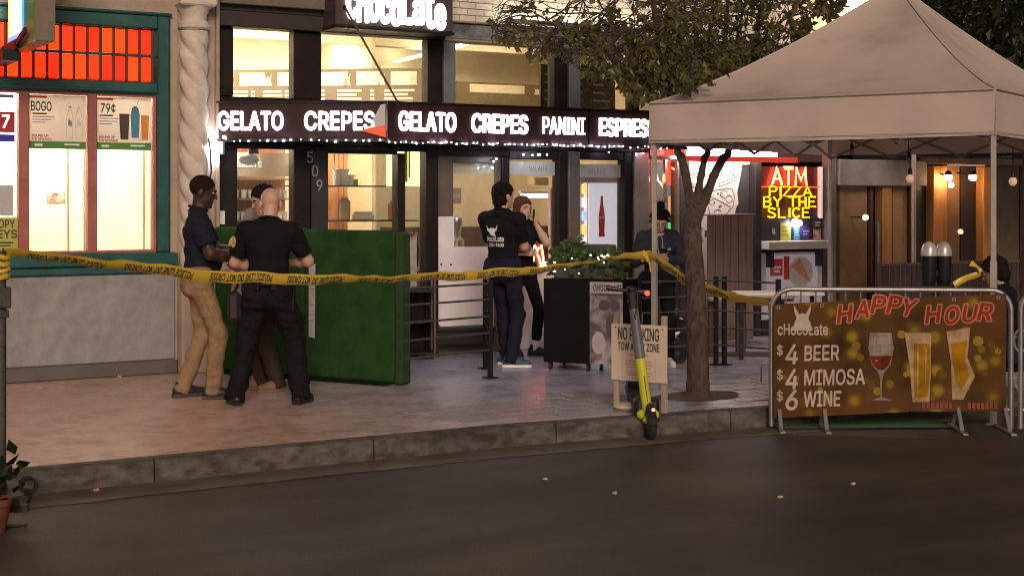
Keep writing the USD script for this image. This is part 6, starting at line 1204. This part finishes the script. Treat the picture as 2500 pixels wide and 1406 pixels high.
# ================================================================== PEOPLE
import manifold3d
from scipy.interpolate import LinearNDInterpolator, NearestNDInterpolator
def heading(a, b): v = a * RT + b * FW; return math.degrees(math.atan2(-v[0], v[1]))
def rot(ax, deg):
    return trimesh.transformations.rotation_matrix(math.radians(deg), {'x': [1, 0, 0], 'y': [0, 1, 0], 'z': [0, 0, 1]}[ax])[:3, :3]
def ik(a, b, l1, l2, pole):
    a, b = np.asarray(a, float), np.asarray(b, float); d = b - a; D = np.linalg.norm(d)
    if D > (l1 + l2) * .995: b = a + d / D * (l1 + l2) * .995; d = b - a; D = np.linalg.norm(d)
    u = d / D; x = (l1 * l1 - l2 * l2 + D * D) / (2 * D); hh = math.sqrt(max(l1 * l1 - x * x, 0)); p = np.asarray(pole, float); p = p - u * (p @ u); p /= np.linalg.norm(p) + 1e-9
    return a + u * x + p * hh, b
def hand_mesh(curl=25, mirror=False, spread=1.0):
    pr = [capsule((0, 0, .005), (0, .002, .07), .034, .040, (0, 1, 0), .42), capsule((0, 0, -.03), (0, 0, .02), .026, .032, (0, 1, 0), .7)]
    for x, L, z in ((.029, .072, .088), (.0095, .080, .092), (-.0105, .074, .090), (-.029, .058, .082)):
        p = np.array([x, .002, z - .02]); ang = 0; segs = (L * .62, L * .38, L * .30)
        q = np.array([x * 1.12 * spread, .004, z]); pr.append(capsule(p, q, .0105, .0105)); p = q
        for k, s in enumerate(segs):
            ang += math.radians(curl * (1, 1.25, .8)[k]); q = p + s * np.array([x * .9 * (spread - .6) if k == 0 else 0, math.sin(ang), math.cos(ang)]); pr.append(capsule(p, q, .0098 - .0008 * k, .0092 - .0009 * k)); p = q
    pr += [capsule((.020, .006, .015), (.046, .018, .045), .016, .0125), capsule((.046, .018, .045), (.056, .032, .070), .0118, .0108), capsule((.056, .032, .070), (.052, .046, .094), .0105, .0088)]
    m_ = field_mesh(pr, .0042, .0065)
    if mirror: m_.vertices[:, 0] *= -1; m_.faces = m_.faces[:, ::-1]
    return m_
_hands = {}
def hand(curl, mirror):
    if (curl, mirror) not in _hands: _hands[(curl, mirror)] = hand_mesh(curl, mirror)
    return _hands[(curl, mirror)].copy()
def union(ms):
    out = None
    for q in ms:
        w = manifold3d.Manifold(manifold3d.Mesh(vert_properties=np.asarray(q.vertices, np.float32), tri_verts=np.asarray(q.faces, np.uint32)))
        if w.status() != manifold3d.Error.NoError or w.num_tri() == 0: return cat(ms)
        out = w if out is None else out + w
    r = out.to_mesh(); return trimesh.Trimesh(r.vert_properties[:, :3], r.tri_verts, process=False)
def conform(q, mesh, M, off=.004):
    """Presses a flat print onto a garment: M places the print's plane, z out of the cloth."""
    Mi = np.linalg.inv(M); V = trimesh.transform_points(mesh.vertices, Mi); N = mesh.vertex_normals @ M[:3, :3]; ok = (N[:, 2] > .15) & (abs(V[:, 2]) < .25)
    q = q.subdivide_to_size(.02); f1 = LinearNDInterpolator(V[ok][:, :2], V[ok][:, 2]); f2 = NearestNDInterpolator(V[ok][:, :2], V[ok][:, 2]); z = f1(q.vertices[:, :2]); z = np.where(np.isnan(z), f2(q.vertices[:, :2]), z)
    q = q.copy(); v = q.vertices.copy(); v[:, 2] = z + off + v[:, 2]; q.vertices = v; q.apply_transform(M); return q
def skin(name, c): return mat('skin_' + name, c, rough=.5, var=.07, scale=20, bump=.1, bscale=150, spec=.4)
def cloth(name, c, v=.12): return mat('cloth_' + name, c, rough=.85, var=v, scale=12, bump=.25, bscale=260, spec=.12)
def person(label, loc, rz, H, o):
    t = thing('person', label, 'person', loc, rz); k = H / 1.8 * 1.03; S = lambda *v: np.array(v, float) * k
    w = o.get('wide', 1.0); fem = o.get('female', False)
    pel = S(*o.get('pelvis', (0, 0, .925))); Rl = rot('z', o.get('twist', 0)) @ rot('y', o.get('tilt', 0)) @ rot('x', -o.get('lean', 2))
    tor = lambda *v: pel + Rl @ S(*v); sw = .165 if fem else .185
    shR, shL, neck = tor(sw, 0, .482), tor(-sw, 0, .482), tor(0, 0, .555)
    Rh = Rl @ rot('z', o.get('yaw', 0)) @ rot('x', -o.get('pitch', 5)); hc = neck + S(0, 0, .02) + Rl @ rot('x', -o.get('pitch', 5) * .5) @ S(0, .03, .125); hd = lambda *v: hc + Rh @ (np.array(v, float) * (1.04 if fem else 1.08) * (.35 + .65 * k))
    hips = {}; 
    for s, n_ in ((1, 'R'), (-1, 'L')):
        fx, fy, yaw = o['feet'][n_]; up = o.get('lift', {}).get(n_, 0); ank = S(fx, fy, .085 + up); hip = pel + rot('z', o.get('twist', 0) * .5) @ S(.088 * s, 0, 0)
        kn, an = ik(hip, ank, .445 * k, .425 * k, o.get('knee', {}).get(n_, (s * .12, 1, 0))); hips[n_] = (hip, kn, an, yaw)
    arms = {}
    for s, n_, sh in ((1, 'R', shR), (-1, 'L', shL)):
        tgt, pole = o['arms'][n_]; el, wr = ik(sh, S(*tgt), .295 * k, .255 * k, pole); arms[n_] = (sh, el, wr)
    # the body: torso, limbs, head, hands in one surface
    b = [capsule(shR, shL, .06 * k, .06 * k), capsule(tor(0, 0, .42), tor(0, 0, .2), .13 * k * w, .11 * k * w, Rl @ [0, 1, 0], .62), capsule(tor(0, 0, .2), pel, .11 * k * w, .125 * k * w, Rl @ [0, 1, 0], .7)]
    for n_ in 'RL':
        hip, kn, an, yaw = hips[n_]; sh, el, wr = arms[n_]; fat = o.get('arm', 1.0)
        b += [capsule(hip, kn, .075 * k, .05 * k), capsule(kn, an, .05 * k, .036 * k), capsule(sh, el, .048 * k * fat, .040 * k * fat), capsule(el, el + (wr - el) * .35, .040 * k * fat, .040 * k * fat), capsule(el + (wr - el) * .35, wr, .040 * k * fat, .027 * k * fat)]
    b += [capsule(neck - S(0, 0, .03), hc - S(0, 0, .06), .058 * k, .052 * k)]
    body = field_mesh(b, .0125, .03); ms = [body]
    f = (.35 + .65 * k) * (1.04 if fem else 1.08)
    head = [capsule(neck - S(0, 0, .02), hd(0, -.015, -.05), .054 * k, .052 * k), ellip(hd(0, -.012, .035), np.array([.074, .094, .086]) * f, Rh), ellip(hd(0, .020, -.035), np.array([.058, .070, .086]) * f, Rh), ellip(hd(0, .062, -.098), np.array([.027, .024, .020]) * f, Rh),
            capsule(hd(0, .090, .012), hd(0, .106, -.030), .008, .0125, sk=.012), capsule(hd(-.036, .082, .026), hd(.036, .082, .026), .010, .010, sk=.02), ellip(hd(-.077, -.010, -.008), np.array([.011, .021, .032]) * f, Rh, sk=.008), ellip(hd(.077, -.010, -.008), np.array([.011, .021, .032]) * f, Rh, sk=.008), capsule(hd(-.020, .082, -.066), hd(.020, .082, -.066), .008, .008, sk=.012)]
    for s in (-1, 1): e_ = ellip(hd(s * .031, .096, .006), np.array([.015, .012, .009]) * f, Rh, sk=.01); e_['neg'] = True; head.append(e_)
    ms.append(field_mesh(head, .0065, .022))
    for n_, s in (('R', 1), ('L', -1)):
        sh, el, wr = arms[n_]; z = (wr - el) / np.linalg.norm(wr - el); hz_ = o.get('hand_dir', {}).get(n_); z = z if hz_ is None else np.asarray(hz_, float) / np.linalg.norm(hz_)
        pn = np.asarray(o.get('palm', {}).get(n_, (-s, .2, 0)), float); pn = pn - z * (pn @ z); pn /= np.linalg.norm(pn); M = np.eye(4); x = np.cross(pn, z); mir = (x @ np.asarray(o.get('thumb', {}).get(n_, (0, .3, 1)), float)) < 0
        M[:3, 0], M[:3, 1], M[:3, 2], M[:3, 3] = x, pn, z, wr; q = hand(o.get('curl', {}).get(n_, 28), mir); q.apply_scale(.98 * k * (.92 if fem else 1)); q.apply_transform(M); ms.append(q)
    obj('body', union(ms), o['skin'], t, smooth=True, local=True)
    for s in (-1, 1):
        obj('eye', sphere(hd(s * .031, .077, .006), .0112, 2), mat('eye_white', (.30, .27, .25), .4), t, local=True); obj('iris', sphere(hd(s * .031, .0865, .005), .0045, 1), mat('eye_dark', (.02, .012, .008), .2), t, local=True)
        obj('eyebrow', tube([hd(s * .016, .096, .024), hd(s * .032, .094, .029), hd(s * .046, .083, .024)], .0036, 5), o.get('brow', mat('brow_dark', (.02, .014, .010), .8)), t, local=True)
    obj('mouth', tube([hd(-.021, .084, -.066), hd(0, .092, -.065), hd(.021, .084, -.066)], [.002, .0045, .002], 6), mat('lips', (.28, .10, .085), .5), t, local=True)
    # top
    fl = Rl @ [0, 1, 0]; sb = .014; lng = o.get('sleeve', 'short') == 'long'; belly = o.get('belly', 0.0); hem = o.get('hem', -.05)
    c = [capsule(shR, shL, .064 * k, .064 * k), capsule(tor(.07 * w, -.0, .40), tor(-.07 * w, 0, .40), .118 * k, .118 * k, fl, .86), capsule(tor(0, 0, .36), tor(0, .01, .18), (.158 if not fem else .145) * k * w, (.145 if not fem else .122) * k * w, fl, .68), capsule(tor(0, .01, .2), tor(0, 0, hem), (.145 if not fem else .125) * k * w, (.162 if not fem else .160) * k * w, fl, .70),
         capsule(tor(.15, -.010, .492), neck - S(0, .01, .0), .050 * k, .056 * k), capsule(tor(-.15, -.010, .492), neck - S(0, .01, 0), .050 * k, .056 * k)]
    if belly: c.append(ellip(tor(0, .05, .14), S(.15, .10 + belly, .16), Rl))
    if fem: c += [ellip(tor(.065, .085, .34), S(.062, .055, .062), Rl), ellip(tor(-.065, .085, .34), S(.062, .055, .062), Rl)]
    hp = pel + Rl @ S(0, 0, hem)
    for q in c: q['cut'] = [(hp, Rl @ [0, 0, -1]), (neck + S(0, 0, .02), Rl @ [0, -.25, 1])]
    for n_ in 'RL':
        sh, el, wr = arms[n_]; u = (el - sh) / np.linalg.norm(el - sh); u2 = (wr - el) / np.linalg.norm(wr - el); af = o.get('arm', 1.0)
        if lng: c += [capsule(sh, el, .066 * k * af, .054 * k * af), dict(capsule(el, wr - u2 * .0, .054 * k * af, .040 * k, cut=(wr - u2 * .005, u2)))]
        else: c.append(capsule(sh, el, .066 * k * af, .064 * k * af, cut=(sh + u * .225 * k, u)))
    top = wrinkle(field_mesh(c, .0115, .035), o.get('fold', .009), (8, 8, 16), int(H * 1000) % 97); obj(o.get('top_name', 'shirt'), top, o['top'], t, smooth=True, local=True)
    obj('collar', tube([neck + Rl @ S(.072 * math.cos(q), .068 * math.sin(q) + .004, .012 - .02 * math.sin(q)) for q in np.linspace(0, 2 * PI, 22)], .013 * k, 7), o['top'], t, local=True, smooth=True)
    # trousers
    crop = o.get('crop', 0.0); tb = o.get('leg', 1.0); c = [capsule(pel + S(.07, 0, .02), pel + S(-.07, 0, .02), .128 * k * w, .128 * k * w, [0, 1, 0], .84), capsule(pel + Rl @ S(0, 0, .11), pel, .142 * k * w, .150 * k * w, fl, .72), ellip(pel + S(.07, -.055, -.03), S(.095, .085, .10)), ellip(pel + S(-.07, -.055, -.03), S(.095, .085, .10))]
    for q in c: q['cut'] = (pel + Rl @ S(0, 0, .105), Rl @ [0, 0, 1])
    for n_ in 'RL':
        hip, kn, an, yaw = hips[n_]; u = (an - kn) / np.linalg.norm(an - kn); e = an + u * (.045 * k) - u * crop * k
        c += [capsule(hip, kn, .098 * k * tb, .070 * k * tb), capsule(kn, an - u * .12 * k, .069 * k * tb, .062 * k * tb), capsule(kn + (an - kn) * .15 - S(0, .018, 0), kn + (an - kn) * .45 - S(0, .015, 0), .058 * k * tb, .05 * k * tb), dict(capsule(an - u * .16 * k, an + u * .05 * k, .058 * k * tb, o.get('hem_r', .066) * k * tb, cut=(e, u)))]
    if crop:
        for q in c[-8:]:
            pass
    if o.get('cargo'):
        for n_ in 'RL':
            hip, kn = hips[n_][:2]; s = 1 if n_ == 'R' else -1; c.append(ellip(hip + (kn - hip) * .72 + S(.055 * s, 0, 0), S(.05, .085, .11)))
    tr = wrinkle(field_mesh(c, .0115, .03), o.get('fold_leg', .014), (8, 8, 13), 40 + int(H * 1000) % 89); obj(o.get('bottom_name', 'trousers'), tr, o['bottom'], t, smooth=True, local=True)
    for n_ in 'RL':
        hip, kn, an, yaw = hips[n_]; A = rot('z', yaw); fp = lambda x, y, z: np.array([an[0], an[1], an[2] - .085 * k]) + A @ S(x, y, z)
        sh_ = field_mesh([capsule(fp(0, -.045, .05), fp(0, .05, .052), .040 * k, .042 * k), capsule(fp(0, .05, .050), fp(0, .155, .034), .043 * k, .036 * k), capsule(fp(0, -.02, .06), fp(0, -.015, .115), .046 * k, .044 * k)], .009, .02, cuts=[(fp(0, 0, .018), (0, 0, -1)), (fp(0, 0, .125), (0, 0, 1))])
        s_ = obj('shoe', sh_, o['shoe'], t, smooth=True, local=True)
        ol = [(-.030, -.080), (.030, -.080), (.038, -.03), (.036, .04), (.042, .10), (.036, .160), (.016, .190), (-.012, .190), (-.034, .160), (-.040, .10), (-.036, .04), (-.037, -.03)]
        pg_ = Polygon([(x * k * 1.04, y * k) for x, y in ol]).buffer(.006).buffer(-.004); q = trimesh.creation.extrude_polygon(pg_, .026 * k, engine='earcut'); M = np.eye(4); M[:3, :3] = A; M[:3, 3] = fp(0, 0, .003); q.apply_transform(M); obj('sole', q, o.get('sole', o['shoe']), s_, local=True)
        if o.get('sock'): obj('sock', tube([an + S(0, 0, -.02), an + (kn - an) * .1, an + (kn - an) * .30], [.046 * k, .043 * k, .047 * k], 14), o['sock'], t, local=True, smooth=True)
    # hair
    hr = o.get('hair')
    if hr:
        hm = o['hair_mat']; g = .007 if hr != 'fade' else .0005; c = [ellip(hd(0, -.014, .038), (np.array([.076, .096, .088]) + g) * f, Rh, cut=[(hd(0, .062, .045), Rh @ [0, .72, -.69]), (hd(0, -.02, -.055 if hr != 'long' else -.10), Rh @ [0, .15, -1])])]
        if hr != 'fade': c.append(ellip(hd(0, -.046, -.022), (np.array([.068, .058, .082]) + .004) * f, Rh, cut=(hd(0, -.0, 0), Rh @ [0, 1, 0])))
        if hr == 'long': c += [capsule(hd(0, -.085, .0), hd(0, -.10, -.13), .048, .035), capsule(hd(.062, .015, .055), hd(.078, .0, -.06), .026, .026), capsule(hd(.078, .0, -.06), hd(.085, .02, -.19), .026, .016), capsule(hd(-.062, .015, .055), hd(-.078, .0, -.06), .026, .026), capsule(hd(-.078, .0, -.06), hd(-.075, -.02, -.17), .026, .016)]
        if hr == 'bun': c += [ellip(hd(0, -.045, .150), np.array([.042, .042, .040]), Rh), capsule(hd(0, -.04, .11), hd(0, -.045, .14), .034, .03)]
        q = wrinkle(field_mesh(c, .007, .012), .013 if hr != 'fade' else .0015, (60, 60, 38), 5); obj('hair', q, hm, t, smooth=True, local=True)
        if hr == 'bun':
            for i in range(9):
                a = i * .7; p = hd(.03 * math.cos(a), -.045 + .03 * math.sin(a), .17); obj('hair_wisp', tube([p, p + [.02 * math.cos(a), .02 * math.sin(a), .03], p + [.045 * math.cos(a), .03 * math.sin(a), .025 + .01 * (i % 3)]], .003, 4), hm, t, local=True)
    return dict(t=t, k=k, S=S, pel=pel, tor=tor, Rl=Rl, hd=hd, Rh=Rh, arms=arms, hips=hips, top=top, trousers=tr, neck=neck)
sk_dark, sk_light, sk_tan = skin('dark', (.042, .020, .013)), skin('light', (.50, .30, .21)), skin('tan', (.36, .20, .13))
hair_black = mat('hair_black', (.008, .0065, .006), .75, spec=.15, bump=.5, bscale=200); hair_red = mat('hair_auburn', (.075, .026, .014), .6, spec=.25, bump=.5, bscale=200); hair_grey = mat('hair_grey', (.34, .29, .27), .7, scale=60, color2=(.16, .13, .12), bump=.6, bscale=160)
black_cloth = cloth('black', (.009, .009, .012)); navy = cloth('navy', (.012, .014, .024)); uniform = cloth('uniform', (.008, .008, .011)); leather = mat('leather_black', (.007, .006, .006), .45, spec=.25)

# 1 man in khaki trousers
P1 = person('tall man in a dark polo shirt and khaki trousers facing the bald officer', ground(486, 971), heading(1, .28), 1.90, dict(
    feet=dict(R=(.10, .10, -8), L=(-.09, -.12, 14)), pelvis=(0, .0, .925), lean=-1, pitch=12, yaw=-4, twist=-4, wide=1.10, belly=.03, arm=1.12,
    arms=dict(R=((.17, .30, 1.10), (.6, -.6, -.5)), L=((-.10, .36, 1.14), (-.6, -.5, -.5))), curl=dict(R=55, L=45), skin=sk_dark, top=navy, leg=.92, bottom=cloth('khaki', (.25, .165, .09), .2), shoe=mat('shoe_brown_black', (.02, .014, .011), .5), sole=mat('sole_grey', (.05, .04, .035), .7), hair='fade', hair_mat=mat('hair_cropped', (.016, .010, .008), .9, spec=.1), fold_leg=.013, hem=-.015, top_name='polo_shirt'))
pel, S, Rl = P1['pel'], P1['S'], P1['Rl']
obj('belt', tube([pel + Rl @ S(.158 * 1.06 * math.cos(q), .122 * 1.08 * math.sin(q), .0) for q in np.linspace(0, 2 * PI, 30)], .014, 6), leather, P1['t'], local=True)
# 2 bald officer
P2 = person('bald police officer in black uniform seen from behind with feet apart', ground(655, 986), heading(.02, 1), 1.83, dict(
    feet=dict(R=(.25, .03, -18), L=(-.25, -.05, 28)), pelvis=(.0, 0, .895), lean=3, pitch=24, yaw=16, wide=1.04, arm=1.05, arms=dict(R=((.10, .30, 1.10), (1.0, -.35, -.5)), L=((-.10, .28, 1.06), (-1.0, -.35, -.45))), curl=dict(R=50, L=45),
    skin=sk_light, top=uniform, bottom=cloth('uniform_trousers', (.010, .009, .010)), shoe=mat('boot_black', (.014, .012, .011), .4), fold_leg=.022, cargo=True, leg=1.12, hem=.01, top_name='uniform_shirt', bottom_name='uniform_trousers'))
pel, S, Rl, t, tor = P2['pel'], P2['S'], P2['Rl'], P2['t'], P2['tor']
obj('duty_belt', tube([pel + Rl @ S(.170 * math.cos(q), .130 * math.sin(q), .055) for q in np.linspace(0, 2 * PI, 32)], .024, 8), leather, t, local=True, smooth=True)
def on_belt(q, w, d, z0, z1, name, mm=leather, r=1.0):
    x, y = .180 * r * math.cos(q), .140 * r * math.sin(q); b = box(-w, w, -d, d, z0, z1, .01); b.apply_transform(trimesh.transformations.rotation_matrix(q - PI / 2, [0, 0, 1])); b.apply_translation(pel + Rl @ S(x, y, 0)); obj(name, b, mm, t, local=True)
on_belt(PI * 1.02, .035, .03, -.02, .10, 'belt_pouch'); on_belt(-PI * .62, .028, .025, .0, .11, 'belt_pouch'); on_belt(-PI * .38, .03, .022, .0, .10, 'belt_pouch'); on_belt(.0, .035, .032, -.17, .08, 'holster', leather, 1.04); on_belt(-.35, .025, .022, -.0, .16, 'radio')
obj('holster_grip', box(.21, .25, -.03, .02, pel[2] + .07, pel[2] + .14, .012), leather, t, local=True)
bg = box(-.345, -.225, -.03, .05, pel[2] - .26, pel[2] - .0, .035); obj('bag', bg, mat('bag_dark_brown', (.014, .009, .008), .6), t, local=True, label='dark pouch bag hanging at his left hip'); obj('bag_strap', tube([(-.29, 0, pel[2] - .02), (-.25, 0, pel[2] + .06)], .012, 6), leather, t, local=True)
sh, el, wr = P2['arms']['L']; c = sh + (el - sh) * .38; n_ = np.array([-.8, -.55, .1]); M = basis(c, np.cross([0, 0, 1.0], n_), n_)
pt = Polygon([(-.032, .04), (.032, .04), (.036, 0), (.022, -.035), (0, -.05), (-.022, -.035), (-.036, 0)]); obj('shoulder_patch', conform(plate(pt, np.eye(4), .0015), P2['top'], M), mat('patch_gold', (.55, .36, .06), .6, var=.3, scale=40), t, local=True)
obj('notepad', box(-.06, .09, .37, .38, 1.08, 1.24, .003), pap, t, local=True, label='white notepad held in front'); obj('ear_strap', tube([P2['hd'](-.078, -.005, .02), P2['hd'](-.07, .04, -.05), P2['hd'](-.05, .07, -.06)], .004, 5), mat('mask_white', (.6, .58, .58), .7), t, local=True)
def patch(P, name, c, n_, w, hh, mm, garment='trousers'):
    M = basis(c, np.cross([0, 0, 1.0], n_), n_); obj(name, conform(plate(Polygon([(-w, 0), (w, 0), (w, hh), (-w, hh)]).buffer(.004), np.eye(4), .002), P[garment], M, .002), mm, P['t'], local=True)
for s in (-1, 1):
    patch(P2, 'back_pocket', P2['pel'] + [s * .085, -.12, -.12], np.array([s * .15, -1, 0]), .055, .11, cloth('uniform_pocket', (.013, .012, .013)))
    n2 = 'R' if s > 0 else 'L'; hp_, kn_ = P2['hips'][n2][:2]; patch(P2, 'cargo_pocket', hp_ + (kn_ - hp_) * .88 + [s * .09, 0, 0], np.array([s * 1.0, -.55, 0]), .07, .15, cloth('uniform_pocket', (.013, .012, .013)))
    patch(P1, 'back_pocket', P1['pel'] + [s * .085, -.12, -.14], np.array([s * .25, -1, 0]), .055, .11, cloth('khaki_pocket', (.19, .122, .065)))
obj('yoke_seam', conform(plate([(-.19, 0), (.19, 0), (.19, .006), (-.19, .006)], np.eye(4), .001), P2['top'], basis(P2['tor'](0, -.15, .42), P2['Rl'] @ [1, 0, 0], P2['Rl'] @ [0, -1, 0]), .001), cloth('uniform_pocket', (.013, .012, .013)), P2['t'], local=True)
obj('side_seam', tube([P1['hips']['R'][0] + [.10, .0, -.06], P1['hips']['R'][1] + [.068, .0, 0], P1['hips']['R'][2] + [.058, 0, .02]], .003, 5), cloth('khaki_pocket', (.19, .122, .065)), P1['t'], local=True)
# 3 dark haired man behind the officer
P3 = person('dark haired man in a grey shirt mostly hidden behind the bald officer', ground(662, 952), heading(-.85, -.45), 1.82, dict(
    feet=dict(R=(.09, .05, -12), L=(-.10, -.02, 12)), pitch=14, yaw=6, arms=dict(R=((.12, .30, 1.10), (.9, -.3, -.4)), L=((-.12, .28, 1.08), (-.9, -.3, -.4))), skin=sk_tan, top=cloth('slate', (.055, .06, .075)), bottom=cloth('brown_dark', (.045, .030, .024)), shoe=mat('shoe_tan', (.20, .12, .08), .6), hair='short', hair_mat=hair_black))
# 4 short grey haired person
P4 = person('short grey haired person in pale clothes half hidden beside the bald officer', ground(612, 938), heading(.25, .95), 1.60, dict(
    feet=dict(R=(.08, .03, -10), L=(-.08, 0, 10)), female=True, pitch=10, arms=dict(R=((.10, .22, 1.0), (.9, -.3, -.5)), L=((-.16, .20, 1.02), (-.9, -.3, -.5))), skin=sk_light, top=cloth('cream', (.55, .42, .33), .06), sleeve='long', bottom=cloth('beige', (.48, .36, .27), .06), shoe=mat('shoe_tan', (.20, .12, .08), .6), hair='short', hair_mat=hair_grey, top_name='cardigan'))
# 5 man in the printed tee
P5 = person('man in a black cafe tee with white back print and blue sneakers', ground(1224, 895), heading(.52, .85), 1.86, dict(
    feet=dict(R=(.11, .00, -62), L=(-.05, .16, -50)), pelvis=(0, .03, .925), lean=-2, pitch=2, yaw=-18, wide=1.0, arm=1.02, leg=.95, arms=dict(R=((-.06, .26, 1.16), (.9, -.2, -.6)), L=((.02, .28, 1.10), (-.35, .15, -1))), hand_dir=dict(R=(-1, .1, .1), L=(1, .1, .1)), palm=dict(R=(0, -1, 0), L=(0, -1, 0)), curl=dict(R=20, L=20),
    skin=sk_light, top=black_cloth, bottom=cloth('jeans_dark', (.012, .013, .026)), shoe=mat('sneaker_blue', (.035, .055, .12), .6), sole=mat('sole_white', (.72, .70, .68), .5), hair='short', hair_mat=hair_black, hem=-.06, fold_leg=.014, top_name='tee_shirt'))
t, tor, Rl = P5['t'], P5['tor'], P5['Rl']; prn = mat('tee_print', (.70, .68, .66), .7)
def tee(q, x, z): M = basis(tor(x, -.16, z), Rl @ [1, 0, 0], Rl @ [0, -1, 0]); return conform(q, P5['top'], M)
obj('print_lettering', tee(lettering('cHocoLate', .052, .235, .001), -.035, .275), prn, t, local=True); obj('print_lettering', tee(lettering('233-9400', .034, .185, .001), -.015, .225), prn, t, local=True)
obj('print_figure', tee(plate([(-.02, 0), (-.035, .03), (-.062, .05), (-.068, .10), (-.05, .065), (-.03, .06), (-.02, .075), (0, .068), (.02, .075), (.03, .06), (.045, .07), (.062, .105), (.058, .055), (.032, .03), (.035, -.0), (.05, -.02), (.02, -.01)], np.eye(4), .001), -.045, .335), prn, t, local=True)
for n_ in 'RL':
    an, yaw = P5['hips'][n_][2], P5['hips'][n_][3]; A = rot('z', yaw); obj('lace', [tube([an + A @ [-.03, .07 + .022 * i, -.012 - .012 * i], an + A @ [0, .075 + .022 * i, -.003 - .012 * i], an + A @ [.03, .07 + .022 * i, -.012 - .012 * i]], .004, 4) for i in range(3)], mat('sole_white', (.72, .70, .68), .5), t, local=True)
# 6 woman on the phone
P6 = person('auburn haired woman in black holding a phone to her face beside the red neon', ground(1273, 868), heading(.42, -.9), 1.72, dict(
    feet=dict(R=(.06, .0, -10), L=(-.14, .06, 42)), female=True, pelvis=(.01, 0, .925), pitch=2, yaw=14, tilt=0, knee=dict(L=(-.6, 1, 0)), arms=dict(R=((.06, .20, 1.14), (.8, -.3, -.6)), L=((-.10, .15, 1.46), (-.45, .25, -1))), hand_dir=dict(L=(.25, -.15, .9)), palm=dict(L=(.9, -.35, 0)), curl=dict(L=38, R=30), thumb=dict(L=(0, 1, .3)),
    skin=sk_light, top=black_cloth, bottom=cloth('leggings', (.008, .007, .009)), leg=.86, hem_r=.050, crop=.20, fold_leg=.004, shoe=mat('shoe_black', (.012, .011, .012), .5), sock=mat('sock_white', (.55, .50, .50), .9), hair='long', hair_mat=hair_red, top_name='top', bottom_name='leggings'))
sh, el, wr = P6['arms']['L']; ph = box(-.036, .036, -.005, .005, -.07, .07, .005); ph.apply_transform(trimesh.transformations.rotation_matrix(.9, [0, 0, 1])); ph.apply_translation(wr + [.028, .015, .085]); obj('phone', ph, mat('phone_black', (.02, .018, .018), .2), None if False else P6['t'], local=True)
# 7 woman with headphones
P7 = person('woman with hair bun and headphones in a dark sweatshirt looking down at her phone', ground(1606, 892), heading(.05, -1), 1.63, dict(
    feet=dict(R=(.10, .0, -12), L=(-.10, .02, 14)), female=True, wide=1.12, arm=1.12, pitch=34, lean=5, arms=dict(R=((.05, .30, 1.20), (.9, -.2, -.6)), L=((-.05, .30, 1.18), (-.9, -.2, -.6))), curl=dict(R=55, L=55), palm=dict(R=(-.4, -.2, 1), L=(.4, -.2, 1)), skin=sk_light, top=cloth('sweat_charcoal', (.030, .030, .040)), sleeve='long', bottom=cloth('black_trousers', (.009, .009, .010)), shoe=mat('sneaker_white', (.55, .53, .52), .6), hair='bun', hair_mat=hair_black, fold=.013, top_name='sweatshirt'))
t, hd, Rh = P7['t'], P7['hd'], P7['Rh']
obj('headphones', [tube([hd(.098 * math.cos(q), -.01, .03 + .108 * math.sin(q)) for q in np.linspace(-.1, PI + .1, 18)], .011, 8), tube([hd(.082, -.01, -.005), hd(.112, -.01, -.005)], .036, 14), tube([hd(-.082, -.01, -.005), hd(-.112, -.01, -.005)], .036, 14)], mat('headphone_black', (.016, .016, .018), .35), t, local=True, smooth=35)
M = basis(P7['tor'](-.075, .16, .36), P7['Rl'] @ [-1, 0, 0], P7['Rl'] @ [0, 1, 0]); obj('chest_print', conform(lettering('cHocoLate', .022, .085, .001), P7['top'], M), glow('print_bluewhite', (.5, .55, .8), .12, (.7, .7, .75)) if False else prn, t, local=True)
ph = box(-.037, .037, -.07, .07, -.005, .005, .004); ph.apply_transform(trimesh.transformations.rotation_matrix(math.radians(35), [1, 0, 0])); wr = (P7['arms']['R'][2] + P7['arms']['L'][2]) / 2; ph.apply_translation(wr + [0, .075, .06]); sc7 = box(-.032, .032, -.062, .062, .0055, .0065); sc7.apply_transform(trimesh.transformations.rotation_matrix(math.radians(35), [1, 0, 0])); sc7.apply_translation(wr + [0, .075, .06]); obj('phone_screen', sc7, glow('phone_glow', (.75, .85, 1), 2.0), t, local=True); obj('phone', ph, mat('phone_black', (.02, .018, .018), .2), t, local=True)
for s in (-1, 1): obj('drawstring', tube([P7['tor'](s * .025, .085, .50), P7['tor'](s * .03, .125, .42), P7['tor'](s * .02, .16, .33)], .0035, 5), mat('string_white', (.5, .5, .5), .8), t, local=True)
# 8 seated person at the right edge
o = at(2462, 900, 12.5); o[2] = 0; o = o + [0, 0, .002]
P8 = person('person in dark clothes seated behind the barrier at the right edge', o, heading(-.75, .5), 1.74, dict(
    feet=dict(R=(.12, .42, 0), L=(-.12, .38, 0)), pelvis=(0, 0, .53), knee=dict(R=(0, .6, 1), L=(0, .6, 1)), lean=6, pitch=14, arms=dict(R=((.14, .34, .74), (.8, -.4, -.5)), L=((-.14, .34, .74), (-.8, -.4, -.5))), skin=sk_tan, top=black_cloth, sleeve='long', bottom=cloth('jeans_blue_dark', (.014, .018, .035)), shoe=mat('sneaker_white', (.55, .53, .52), .6), hair='short', hair_mat=hair_black, top_name='jacket'))
t = thing('chair', 'plain dark chair under the seated person at the right edge', 'chair', o, heading(-.75, .5))
obj('seat', box(-.21, .21, -.24, .2, .37, .40, .012), iron, t, local=True); obj('backrest', box(-.2, .2, -.26, -.235, .52, .82, .012), iron, t, local=True)
for x in (-.19, .19):
    obj('leg', tube([(x, .17, .002), (x, .17, .37)], .012, 6), iron, t, local=True); obj('leg', tube([(x, -.25, .002), (x, -.245, .6)], .012, 6), iron, t, local=True)
